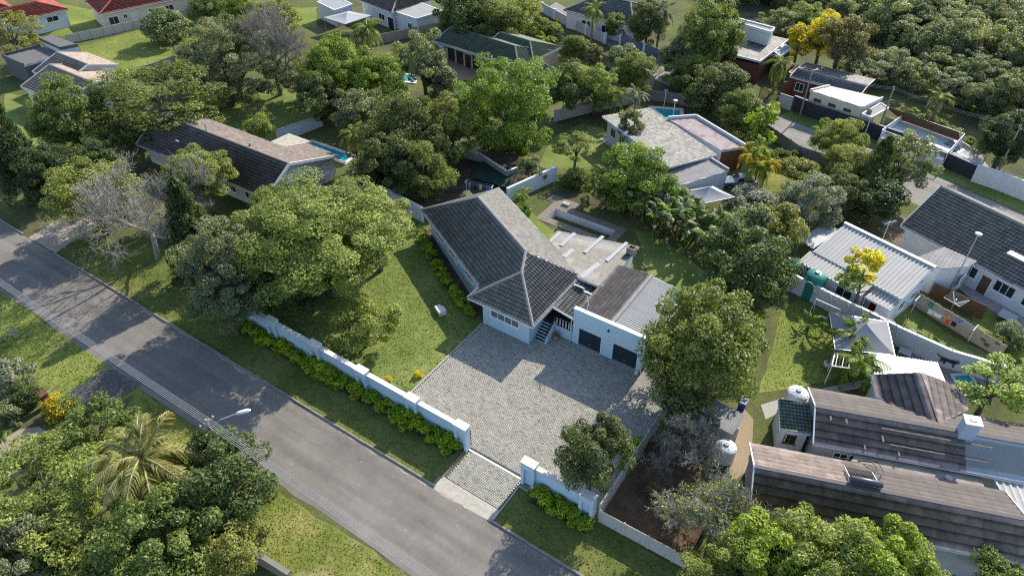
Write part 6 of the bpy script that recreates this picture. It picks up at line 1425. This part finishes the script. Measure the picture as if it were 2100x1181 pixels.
# ------------------------------------------------------------------ fences and walls round the plots
g2 = lambda *l: [G(*p) for p in l]
fence('panel_fence', 'grey precast panel fence along the right side of the forecourt', [(-10.72, 26.9), (-10.72, 38.5), (-10.9, 47.0), (-11.0, 58.0)], 1.75, PRECAST, PRECAST)
fence('panel_fence', 'low grey precast panel fence continuing the street wall to the bottom edge', [(-10.55, 26.7), (0.5, 26.9), (12, 27.2)], 1.35, PRECAST, PRECAST)
plain_wall('garden_wall', 'pale blue-grey back wall behind the main house, right piece', g2((1040, 416), (1140, 370)), 1.9, PLASTER, PLASTER)
plain_wall('garden_wall', 'pale blue-grey back wall left of the main house', g2((735, 392), (800, 418), (868, 456)), 1.9, PALEG, PALEG)
plain_wall('garden_wall', 'low dark retaining wall round the shaded back yard', g2((905, 310), (985, 332), (1040, 368), (1060, 360)), 1.1, CONC, STONE)
fence('panel_fence', 'whitish panel fence behind the bright billowing tree', g2((1137, 250), (1185, 238), (1240, 224), (1300, 212)), 1.7, PRECAST, PRECAST)
fence('panel_fence', 'weathered panel fence behind the turquoise garden pool', g2((1325, 205), (1390, 214), (1425, 222)), 1.6, CONCD, CONCD)
fence('panel_fence', 'dark panel fence between the clipped bushes and the back street', g2((1500, 240), (1562, 272), (1636, 322), (1694, 342), (1760, 370)), 1.5, CONCD, CONCD)
plain_wall('garden_wall', 'stained white wall behind the long tiled house', g2((572, 292), (615, 277), (662, 258)), 1.7, PLASTER, CONC)
fence('panel_fence', 'pale panel fence across the top of the bright lawn', g2((140, 90), (215, 75), (297, 55), (385, 36)), 1.45, PRECAST, TANC, 1.9)
fence('panel_fence', 'low weathered panel fence at the lower corner of the bright lawn', g2((265, 160), (312, 146), (360, 128)), 1.1, CONCD, CONCD)
plain_wall('garden_wall', 'curved dark garden wall at the top behind the bushes', g2((398, 18), (412, 32), (432, 44), (468, 54)), 1.6, CONC, CONC)
fence('panel_fence', 'tan panel fence round the green-roofed house garden', g2((1070, 62), (1110, 78), (1180, 108), (1240, 135), (1300, 165), (1340, 180)), 1.7, TANC, TANC)
fence('panel_fence', 'tan panel fence left of the green-roofed house', g2((770, 92), (812, 84), (870, 72), (930, 60)), 1.6, TANC, TANC)
plain_wall('street_wall', 'grey street wall with white pillars at the top of the view', g2((1112, 26), (1165, 55), (1240, 90)), 1.7, GREYW, None, .2, None, 0, 4.0, WHITE)
plain_wall('street_wall', 'blue-grey street wall with white pillars right of the lane entrance', g2((1272, 92), (1320, 112), (1366, 128)), 1.7, surf('slate blue plaster', (.13, .15, .2), .1, 1.2, .85, .2, 40), None, .2, None, 0, 4.0, WHITE)
plain_wall('street_wall', 'charcoal stepped street wall along the back street', g2((1623, 226), (1664, 242), (1715, 258), (1770, 277), (1842, 301), (1920, 335), (1992, 368)), 2.1, DARKW, surf('grey coping', (.25, .25, .25), .1, 2, .9, .2, 30), .22, step=.05)
plain_wall('street_wall', 'white street wall with mesh fence at the right edge', g2((1992, 372), (2040, 388), (2120, 420)), 2.2, WHITE, WHITE)
plain_wall('garden_wall', 'white garage-like gate panel in the charcoal street wall', g2((1594, 218), (1620, 227)), 2.0, SHEETW, None, .1)
plain_wall('garden_wall', 'red brick wall stepping up beside the red umbrella', g2((1600, 198), (1640, 190), (1655, 180)), 2.2, BRICK, None)
sg = thing('driveway_gate', 'dark slatted driveway gate on the back street', 'gate', G(1575, 210)); a_, b_ = G(1556, 200), G(1590, 216); railing(sg, a_, b_, 1.5, surf('brown steel', (.1, .07, .05), .1, 2, .6, .1, 30), .12, 'gate_slats')
wl_ = thing('mesh_fence', 'tall wire mesh screen above the white street wall at the right edge', 'fence', G(1992, 372)); a_, b_ = G(1998, 372)+Vector((0,1.0,2.3)), G(2120, 420)+Vector((0,1.0,2.3))
m_ = MB(); [m_.bar(a_.lerp(b_, k/24), a_.lerp(b_, k/24)+Vector((0,0,1.1)), .03) for k in range(25)]; [m_.bar(a_+Vector((0,0,z)), b_+Vector((0,0,z)), .025) for z in (.1, .4, .7, 1.05)]; m_.build('mesh', surf('green wire', (.05, .12, .09), .1, 2, .6, .1, 30), wl_)
# white wall with hoops in the right-hand gardens
hw = plain_wall('garden_wall', 'white rendered wall with wire hoops between the gazebo and the white cottage', g2((1612, 592), (1700, 638), (1770, 672), (1835, 706), (1935, 752), (2045, 785)), 1.95, WHITE, WHITE, .18)
P_ = g2((1612, 592), (1700, 638), (1770, 672), (1835, 706), (1935, 752), (2045, 785))
for (x, y) in ((1655, 600), (1688, 616), (1722, 632), (1752, 647), (1787, 662), (1820, 678), (1862, 698)):
    c = G(x, y, 1.0); d = (P_[2]-P_[0]).normalized(); mb = MB(); base = Vector((c.x, c.y, 0)); mb.tube([base+d*(-.75*math.cos(math.pi*k/10))+Vector((0, -.18, 1.15+1.25*math.sin(math.pi*k/10))) for k in range(11)], .035, 6); mb.build('hoop', WHITE, hw)
cat = thing('wall_ornament', 'black metal big-cat silhouette fixed on the white garden wall', 'wall ornament', G(1945, 735)); d = (P_[4]-P_[3]).normalized(); nn_ = Vector((d.y, -d.x, 0)); c0 = P_[3].lerp(P_[4], 1.02)+nn_*.13
out = [(-.95, .95), (-.7, .78), (-.35, .82), (.1, .85), (.45, .92), (.6, 1.05), (.8, 1.0), (.85, .85), (.65, .78), (.55, .5), (.6, .2), (.48, .2), (.4, .55), (-.1, .55), (-.15, .2), (-.27, .2), (-.3, .5), (-.5, .25), (-.6, .28), (-.5, .62), (-.75, .7), (-1.0, .9)]
m_ = MB(); k = len(out); pts_ = [c0+d*x+Vector((0, 0, y+.25)) for x, y in out]; m_.add(pts_+[p+nn_*.03 for p in pts_], [tuple(range(k)), tuple(range(k, 2*k))[::-1]]+[(i, k+i, k+(i+1) % k, (i+1) % k) for i in range(k)]); m_.build('plate', DARKW, cat)
for (x, y, l) in ((1905, 712, 'square dark mesh panel hung on the white garden wall'), (1852, 682, 'dark leaf-shaped plate on the white garden wall near the gazebo'), (1980, 728, 'dark boat-shaped planter on the white garden wall at its right end')):
    c = G(x, y, 1.0); t = ((c-P_[3]).dot((P_[5]-P_[2]).normalized())); b = G(x, y+16, 0)
    o = thing('wall_panel_ornament', l, 'wall ornament', b); w_, h_ = (.7, .8) if 'square' in l else (.5, .25); MB().cbox(Vector((b.x, b.y, 1.05)), (w_*2, .05, h_), math.atan2(d.y, d.x)).build('plate', DARKW, o)
# reed screen and timber screen
rf = thing('reed_fence', 'tan reed screen fence behind the washing lines', 'fence', G(1873, 618)); a_, b_ = G(1866, 622), G(2050, 735); REED = surf('dry reed', (.34, .29, .22), .3, 8, .95, .4, 40)
n = 60
for k in range(n): p, q = a_.lerp(b_, k/n), a_.lerp(b_, (k+.96)/n); h_ = 1.55+rnd.uniform(-.06, .06); m_ = MB().cbox((p+q)/2+Vector((0, 0, h_/2)), ((q-p).length, .05, h_), math.atan2((b_-a_).y, (b_-a_).x)); m_.build('reed_bundle', REED, rf)
tf = thing('timber_screen', 'dark brown timber screen beside the white house patio', 'fence', G(1905, 612)); a_, b_ = G(1905, 606), G(2012, 655)
for k in range(26): p, q = a_.lerp(b_, k/26), a_.lerp(b_, (k+.92)/26); MB().cbox((p+q)/2+Vector((0, 0, .8)), ((q-p).length, .04, 1.6+rnd.uniform(-.03, .03)), math.atan2((b_-a_).y, (b_-a_).x)).build('plank', WOOD, tf)
sheet('patio', [tuple(G(*p)[:2]) for p in [(1965, 590), (2005, 560), (2110, 650), (2110, 690), (2040, 640), (2000, 620)]], CONC, .014)
# washing lines
def washing(label, a, b, h, items, lines=3, gap=.35):
    a, b = Vector(a), Vector(b); root = thing('washing_line', label, 'washing line', a); d = (b-a).normalized(); s = Vector((-d.y, d.x, 0))
    for p in (a, b): MB().tube([p, p+Vector((0, 0, h))], .04, 6).build('post', WHITE, root); MB().bar(p+Vector((0,0,h))-s*gap*lines/2, p+Vector((0,0,h))+s*gap*lines/2, .06).build('crossbar', WHITE, root)
    for k in range(lines+1): o_ = s*(k-lines/2)*gap; MB().tube([a+o_+Vector((0,0,h)), a.lerp(b, .5)+o_+Vector((0,0,h-.08)), b+o_+Vector((0,0,h))], .012, 4).build('line', WHITE, root)
    for t, w_, l_, c, nm, lab, li in items:
        p = a.lerp(b, t)+s*(li-lines/2)*gap+Vector((0, 0, h-.07)); n = 6; m = MB(); V = []
        for i in range(n+1):
            for j in range(n+1): x = (i/n-.5)*w_; z = -l_*j/n; V.append(p+d*x*(1-.1*j/n)+s*(.04*math.sin(i*2.2+j*.6))+Vector((0, 0, z)))
        m.add(V, [(i*(n+1)+j, i*(n+1)+j+1, (i+1)*(n+1)+j+1, (i+1)*(n+1)+j) for i in range(n) for j in range(n)])
        o = m.build(nm, surf('cloth '+lab, c, .1, 3, .9, .1, 30)); props(o, lab, 'laundry')
washing('white washing line with coloured laundry over the small lawn by the reed fence', G(1868, 640), G(1985, 700), 1.7, [(.22, .5, .6, (.02, .16, .07), 'towel', 'dark green towel hanging on the washing line by the reed fence', 3), (.3, .5, .5, (.6, .6, .62), 'cloth', 'white cloth hanging first from the left by the reed fence', 0), (.42, .7, .45, (.65, .63, .62), 'sheet', 'wide white cloth hanging mid-line by the reed fence', 0), (.52, .4, .35, (.5, .12, .05), 'shirt', 'orange cloth on the second line by the reed fence', 2), (.6, .35, .7, (.6, .08, .03), 'trousers', 'bright orange-red garment hanging by the reed fence', 0), (.7, .45, .5, (.015, .015, .02), 'shirt', 'black garment hanging right of the orange one by the reed fence', 0), (.74, .4, .4, (.1, .2, .5), 'towel', 'blue cloth hanging on the washing line by the reed fence', 2)])
washing('washing line on tall posts in the dark shaded back yard', G(957, 400), G(1010, 412), 1.9, [(.12, .35, .9, (.25, .36, .5), 'trousers', 'pale blue garment hanging in the dark back yard, leftmost', 1), (.35, .4, .8, (.03, .035, .05), 'shirt', 'black garment hanging in the dark back yard', 1), (.55, .35, .7, (.6, .6, .6), 'shirt', 'white garment hanging in the dark back yard', 1), (.85, .5, .8, (.03, .2, .6), 'towel', 'bright blue towel hanging in the dark back yard, rightmost', 1)], 2)
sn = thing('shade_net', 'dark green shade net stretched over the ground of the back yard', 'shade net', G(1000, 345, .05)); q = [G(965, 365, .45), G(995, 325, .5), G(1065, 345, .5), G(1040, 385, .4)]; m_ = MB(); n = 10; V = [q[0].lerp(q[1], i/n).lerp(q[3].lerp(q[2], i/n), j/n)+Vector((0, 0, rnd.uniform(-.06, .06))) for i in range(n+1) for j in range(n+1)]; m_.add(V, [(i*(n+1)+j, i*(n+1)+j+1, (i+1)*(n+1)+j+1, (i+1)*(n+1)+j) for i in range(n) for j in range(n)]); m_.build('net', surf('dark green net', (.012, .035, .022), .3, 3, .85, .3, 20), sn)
for p in q: MB().tube([Vector((p.x, p.y, 0)), p], .03, 5).build('peg', METAL, sn)
# water tanks
def tank(px, py, r, h, label, mat, lidmat=None):
    p = G(px, py, 0); root = thing('water_tank', label, 'water tank', p)
    prof = [(r*.97, 0), (r, .06)]
    for k in range(6): z = .06+(h-.06)*(k+.5)/6; prof += [(r, z-.03), (r*.975, z), (r, z+.03)]
    prof += [(r, h), (r*.93, h+.12*r), (r*.7, h+.27*r), (r*.4, h+.36*r), (r*.3, h+.38*r)]
    MB().lathe((0, 0, 0), prof, 24).build('tank_body', mat, root, False, True)
    MB().lathe((0, 0, h+.37*r), [(.27*r, 0), (.27*r, .1*r), (.22*r, .14*r)], 14).build('lid', lidmat or mat, root, False)
    for k in range(8): a = k*math.pi/4; MB().bar((math.cos(a)*r*.42, math.sin(a)*r*.42, h+.36*r), (math.cos(a)*r*.92, math.sin(a)*r*.92, h+.14*r), .05, .05).build('rib', mat, root, False)
    return root
TG = surf('green plastic tank', (.03, .2, .16), .08, 1, .4, .05, 30); TW = surf('pale plastic tank', (.58, .6, .62), .06, 1, .45, .05, 30)
tank(1660, 606, .95, 2.5, 'green plastic water tank in front of the white cottage wall', TG); tank(1619, 578, .8, 2.3, 'green plastic water tank half hidden by the tree left of the cottage', TG)
tank(1482, 938, .82, 1.3, 'white plastic water tank on the brick path beside the brown sheet roofs', TW, GREYW); tank(1624, 838, .85, 1.9, 'white plastic water tank behind the small green tiled roof', TW, GREYW)
sheet('path', [tuple(G(*p)[:2]) for p in [(1500, 990), (1540, 960), (1545, 860), (1520, 830), (1500, 880), (1490, 940)]], surf('clay brick path', (.26, .2, .13), .25, 6, .9, .4, 14), .014)
sheet('path', [tuple(G(*p)[:2]) for p in [(1560, 830), (1640, 806), (1790, 775), (1785, 790), (1690, 812), (1600, 845), (1570, 860)]], surf('grey cobbled path', (.3, .29, .27), .25, 6, .9, .4, 14), .014)
sheet('patio', [tuple(G(*p)[:2]) for p in [(1840, 720), (1920, 700), (2030, 790), (1960, 810)]], surf('grey pool paving', (.24, .22, .2), .2, 4, .85, .3, 20), .014)
small_pool('small murky green pool beside the white lean-to', [G(1955, 772), G(1985, 770), (G(2010, 800)), G(1975, 808)], .25)
# swing
sw = thing('swing', 'white metal swing frame on the lawn behind the dark trees', 'swing', G(1680, 650)); A1, A2, B1, B2 = G(1655, 652), G(1668, 640), G(1705, 675), G(1716, 662); t1, t2 = (A1+A2)/2+Vector((0,0,2.0)), (B1+B2)/2+Vector((0,0,2.0))
MB().bar(t1, t2, .07).build('crossbar', WHITE, sw); [MB().bar(p, t, .06).build('leg', WHITE, sw) for p, t in ((A1, t1), (A2, t1), (B1, t2), (B2, t2))]
c_ = t1.lerp(t2, .5); d_ = (t2-t1).normalized(); [MB().tube([c_+d_*s_, c_+d_*s_-Vector((0,0,1.55))], .012, 4).build('rope', METAL, sw) for s_ in (-.22, .22)]; MB().cbox(c_-Vector((0,0,1.57)), (.55, .2, .05), math.atan2(d_.y, d_.x)).build('seat', WHITE, sw)
pp = thing('planter', 'large white planter pot beside the pergola', 'planter', G(1694, 752)); MB().lathe((0, 0, 0), [(.2, 0), (.3, .3), (.32, .55), (.28, .58), (.24, .5)], 14).build('pot', WHITE, pp, False, True); [link('leaf', PAD[k % 4], pp, False, (0, 0, .4), (0, .3, k*1.6), (.5, .5, .6), LM['mid']) for k in range(6)]
ls = thing('garden_table', 'white slatted garden bench frame on the patio right of the gazebo', 'bench', G(1853, 728)); [MB().box(-.5, -.35+k*.14, .4, .5, -.27+k*.14, .45).build('slat', WHITE, ls, False) for k in range(6)]; [MB().box(x, y, 0, x+.06, y+.06, .4).build('leg', WHITE, ls, False) for x in (-.46, .4) for y in (-.34, .36)]
kn = thing('kennel', 'small dog kennel with dark pitched roof at the right edge', 'kennel', G(2062, 658), R(-20)); MB().box(-.55, -.5, 0, .55, .5, .65).build('wall', WOOD, kn, False); k_ = MB(); k_.add([(-.7, -.65, .6), (.7, -.65, .6), (.7, 0, 1.1), (-.7, 0, 1.1), (-.7, .65, .6), (.7, .65, .6)], [(0, 1, 2, 3), (3, 2, 5, 4), (0, 3, 4), (1, 5, 2)]); k_.build('roof', GREYW, kn, False); MB().box(-.2, -.515, .05, .2, -.5, .5).build('doorway', DARKG, kn, False)
ba_ = thing('rotary_dryer', 'white rotary clothes airer frame beside the timber screen', 'clothes airer', G(1945, 645)); MB().tube([(0, 0, 0), (0, 0, 1.9)], .04, 6).build('post', METAL, ba_, False)
for k in range(4): a = k*math.pi/2+.4; MB().bar((0, 0, 1.4), (math.cos(a)*1.1, math.sin(a)*1.1, 1.95), .05).build('arm', WHITE, ba_, False)
for j in range(1, 6): r_ = 1.1*j/5; MB().tube([(math.cos(k*math.pi/2+.4)*r_, math.sin(k*math.pi/2+.4)*r_, 1.4+.55*j/5) for k in range(5)], .014, 4).build('line', WHITE, ba_, False)
bq_ = thing('barbecue', 'round kettle barbecue on the patio of the white house at right', 'barbecue', G(2022, 600)); MB().lathe((0, 0, .6), [(.06, 0), (.24, .1), (.3, .24), (.24, .38), (.08, .46)], 14).build('bowl', surf('maroon enamel', (.12, .02, .02), .1, 2, .3, 0, 30), bq_, False, True); [MB().tube([(math.cos(a)*.3, math.sin(a)*.3, 0), (math.cos(a)*.15, math.sin(a)*.15, .68)], .02, 5).build('leg', METAL, bq_, False) for a in (0, 2.1, 4.2)]
wb = thing('wheelie_bin', 'blue household bin in the shade beside the brick path', 'bin', G(1520, 838)); MB().add([(-.25, -.28, 0), (.25, -.28, 0), (.25, .28, 0), (-.25, .28, 0), (-.3, -.35, .95), (.3, -.35, .95), (.3, .35, .95), (-.3, .35, .95)], [(3,2,1,0),(0,1,5,4),(1,2,6,5),(2,3,7,6),(3,0,4,7)]).build('body', surf('blue plastic', (.02, .06, .28), .05, 1, .4, .05, 30), wb, False); MB().box(-.32, -.38, .952, .32, .38, 1.02).build('lid', MATS['blue plastic'], wb, False)
shd = thing('garden_shed', 'low grey tin shed under the dark tree beside the brick path', 'shed', G(1472, 885), R(20)); MB().box(-1.3, -.9, 0, 1.3, .9, 1.8).build('wall', GREYW, shd, False); cover('roof_sheeting', [shd.location+Vector(v) for v in ((-1.5, -1.1, 1.85), (1.3, -1.3, 1.85), (1.5, .9, 2.05), (-1.2, 1.1, 2.05))], 'corr', SHEETD, shd)
# street lamp, pole and overhead wires along the road
pl_ = thing('street_lamp', 'grey utility pole with bracket lamp beside the road at lower left', 'street lamp', (-34.4, 14.15, 0)); MB().tube([(0, 0, 0), (0, 0, 7.6)], [.15, .1], 10).build('pole', TIMB, pl_, False); MB().tube([(0, 0, 6.6), (.5, .7, 7.2), (1.1, 1.6, 7.35)], .045, 6).build('arm', METAL, pl_, False)
lh_ = MB(); lh_.tube([(1.05, 1.5, 7.34), (1.2, 1.72, 7.36), (1.55, 2.2, 7.38), (1.65, 2.36, 7.36)], [.05, .14, .15, .06], 8); lh_.build('lamp_head', WHITE, pl_, False, True); MB().cbox((0, 0, 7.3), (.1, 1.2, .1)).build('crossarm', TIMB, pl_, False)
for k in range(4): MB().lathe((0, -.5+k*.33, 7.35), [(.03, 0), (.05, .05), (.04, .12), (.02, .16)], 8).build('insulator', WHITE, pl_, False)
WIRE = surf('pale weathered wire', (.3, .3, .3), .1, 2, .6, 0, 30)
for k in range(5):
    y = 14.15-.24+k*.12; m_ = MB()
    for xa, xb in ((-78, -34.4), (-34.4, 8)): m_.tube([(xa+(xb-xa)*i/14, y, 7.5-.35*4*(i/14)*(1-i/14)*(1+.05*k)) for i in range(15)], .016, 4)
    o = m_.build('power_line', WIRE); props(o, 'thin overhead power line running along the south edge of the road', 'power line', 'overhead wires along the road')
for (x, y, h, l, fl) in ((1945, 600, 7.0, 'tall dark pole with round white floodlight beside the white cottage', 1), (1378, 252, 3.2, 'thin pole with a round white disc beside the garden pool', 1)):
    p = G(x, y, 0); o = thing('lamp_post', l, 'lamp post', p); MB().tube([(0, 0, 0), (0, 0, h)], [.07, .045], 8).build('pole', GREYW if h > 5 else WHITE, o, False); MB().lathe((0, 0, h), [(.05, -.05), (.3, .0), (.33, .06), (.1, .12)], 14).build('lamp_head', WHITE, o, False, True)
p = G(1360, 228, 0); o = thing('sign_post', 'thin white post with a small blue plate beside the garden pool', 'sign', p); MB().tube([(0, 0, 0), (0, 0, 3.0)], .04, 6).build('post', WHITE, o, False); MB().cbox((0, 0, 3.0), (.5, .05, .3), .5).build('plate', surf('blue plate', (.02, .2, .5), .05, 1, .5, 0, 30), o, False)
FP = []
for (x, y, h, l) in ((1640, 238, 6.5, 'wooden utility pole on the back street beside the white gate panel'), (1800, 272, 6.5, 'utility pole in front of the cream house'), (2040, 365, 7.0, 'utility pole at the end of the white terrace'), (1400, 120, 6.5, 'utility pole at the top bend of the back street')):
    p = G(x, y, 0); o = thing('utility_pole', l, 'utility pole', p); MB().tube([(0, 0, 0), (0, 0, h)], [.12, .08], 8).build('pole', TIMB, o, False); MB().cbox((0, 0, h-.3), (.08, 1.1, .08), .3).build('crossarm', TIMB, o, False); FP.append(p+Vector((0, 0, h-.25)))
FP.sort(key=lambda v: v.x)
for k in range(3):
    m_ = MB(); off = Vector((0, -.4+.4*k, 0)); Q = [FP[0]+Vector((-26, 9, 0))]+FP+[FP[-1]+Vector((22, -9, 0))]
    for a, b in zip(Q[:-1], Q[1:]): m_.tube([a.lerp(b, i/8)+off-Vector((0, 0, .3*4*(i/8)*(1-i/8))) for i in range(9)], .012, 4)
    o = m_.build('power_line', WIRE); props(o, 'thin overhead power line above the back street', 'power line', 'overhead wires above the back street')
# wheelie bins yellow on the lane
for (x, y, l) in ((1146, 45, 'yellow refuse bag on the lane verge, upper one'), (1176, 58, 'yellow refuse bag on the lane verge, lower one')):
    o = thing('refuse_bag', l, 'refuse bag', G(x, y)); MB().lathe((0, 0, 0), [(.2, 0), (.42, .1), (.45, .3), (.3, .5), (.08, .62), (.12, .7)], 12).build('bag', surf('yellow plastic', (.6, .42, .02), .08, 2, .5, .1, 30), o, False, True)
# parked car
def car(px, py, ang, label):
    root = thing('car', label, 'car', G(px, py, 0), ang); PAINT = surf('silver car paint', (.36, .39, .43), .03, 1, .28, 0, 30, metal=.55); RUB = surf('tyre rubber', (.02, .02, .02), .1, 3, .9, .1, 30)
    prof = [(-2.0, .35), (-2.02, .62), (-1.9, .8), (-1.25, .9), (-.6, .92), (.6, .92), (1.3, .93), (1.85, .9), (2.0, .72), (2.0, .35)]
    m = MB(); n = len(prof); W = lambda x: .8*(1-.12*(abs(x)/2)**4)
    V = []
    for s_, k in ((-1, 1), (-1, .0), (1, .0), (1, 1)):
        for x, z in prof: V.append((x, s_*(W(x)-(0 if k == 0 else .05)*(z > .8)), z))
    m.add([(x, -W(x), z) for x, z in prof]+[(x, W(x), z) for x, z in prof], [tuple(range(n)), tuple(range(n, 2*n))[::-1]]+[(i, n+i, n+(i+1) % n, (i+1) % n) for i in range(n)]); bo = m.build('body', PAINT, root, False)
    bv = bo.modifiers.new('rounding', 'BEVEL'); bv.width = .06; bv.segments = 2
    cab = [(-.75, .91), (-.15, 1.36), (.75, 1.38), (1.55, .92)]; m = MB(); m.add([(x, -.72 if z < 1 else -.56, z) for x, z in cab]+[(x, .72 if z < 1 else .56, z) for x, z in cab], [(0, 1, 2, 3), (7, 6, 5, 4), (0, 4, 5, 1), (1, 5, 6, 2), (2, 6, 7, 3)]); cb = m.build('cabin_glass', GLASS, root, False)
    m = MB(); m.box(-.16, -.57, 1.362, .78, .57, 1.4); 
    for s_ in (-1, 1): m.bar((-.78, s_*.73, .9), (-.15, s_*.57, 1.38), .05); m.bar((.78, s_*.57, 1.38), (1.58, s_*.73, .9), .06); m.bar((.35, s_*.73, .9), (.32, s_*.575, 1.38), .06)
    m.build('roof', PAINT, root, False)
    for x in (-1.25, 1.25):
        for s_ in (-1, 1):
            w = MB(); w.tube([(x, s_*.62, .31), (x, s_*.82, .31)], .31, 18); wo = w.build('wheel', RUB, root, False); w = MB(); w.tube([(x, s_*.8, .31), (x, s_*.835, .31)], .2, 12); w.build('rim', METAL, wo, False)
    for s_ in (-1, 1): MB().cbox((-1.95, s_*.55, .68), (.12, .32, .14)).build('headlight', GLASS, root, False); MB().cbox((1.96, s_*.58, .74), (.1, .28, .14)).build('tail_light', surf('red lamp', (.3, .01, .01), .05, 1, .3, 0, 30), root, False); MB().cbox((-.55, s_*.82, .98), (.14, .16, .1)).build('mirror', PAINT, root, False)
    return root
car(1514, 381, R(34), 'silver sedan parked beside the brick end of the grey tiled house')
car(1938, 312, R(-20), 'white pickup-like car parked on the pale yard behind the terrace rail').children[0]
# small patio and walls across the road, lower left
pa = sheet('patio', [tuple(G(*p)[:2]) for p in [(0, 905), (40, 880), (80, 875), (105, 890), (100, 925), (40, 955), (0, 985)]], surf('worn brown paving', (.27, .21, .16), .25, 4, .9, .3, 20), .014)
gw_ = plain_wall('garden_wall', 'thick low garden wall beside the small patio at lower left', g2((0, 990), (45, 960), (92, 928)), .55, surf('weathered tan render', (.3, .26, .2), .2, 2, .95, .4, 30), None, 1.0)
bp = thing('gate_pillar', 'red brick gate pillar at the entrance across the road', 'pillar', G(101, 830)); bz = MB(); 
for k in range(9): MB().cbox((0, 0, .06+k*.14), (.5, .5, .125), .01*(k % 3)).build('brick', BRICK, bp, False)
MB().cbox((0, 0, 1.33), (.6, .6, .08)).build('cap', BRICK, bp, False)
plain_wall('garden_wall', 'dark boundary wall at the bottom edge below the south verge', g2((505, 1140), (545, 1160), (600, 1195)), 1.3, CONCD, CONCD, .25)
vs_ = [(1146, 818), (958, 1045)]
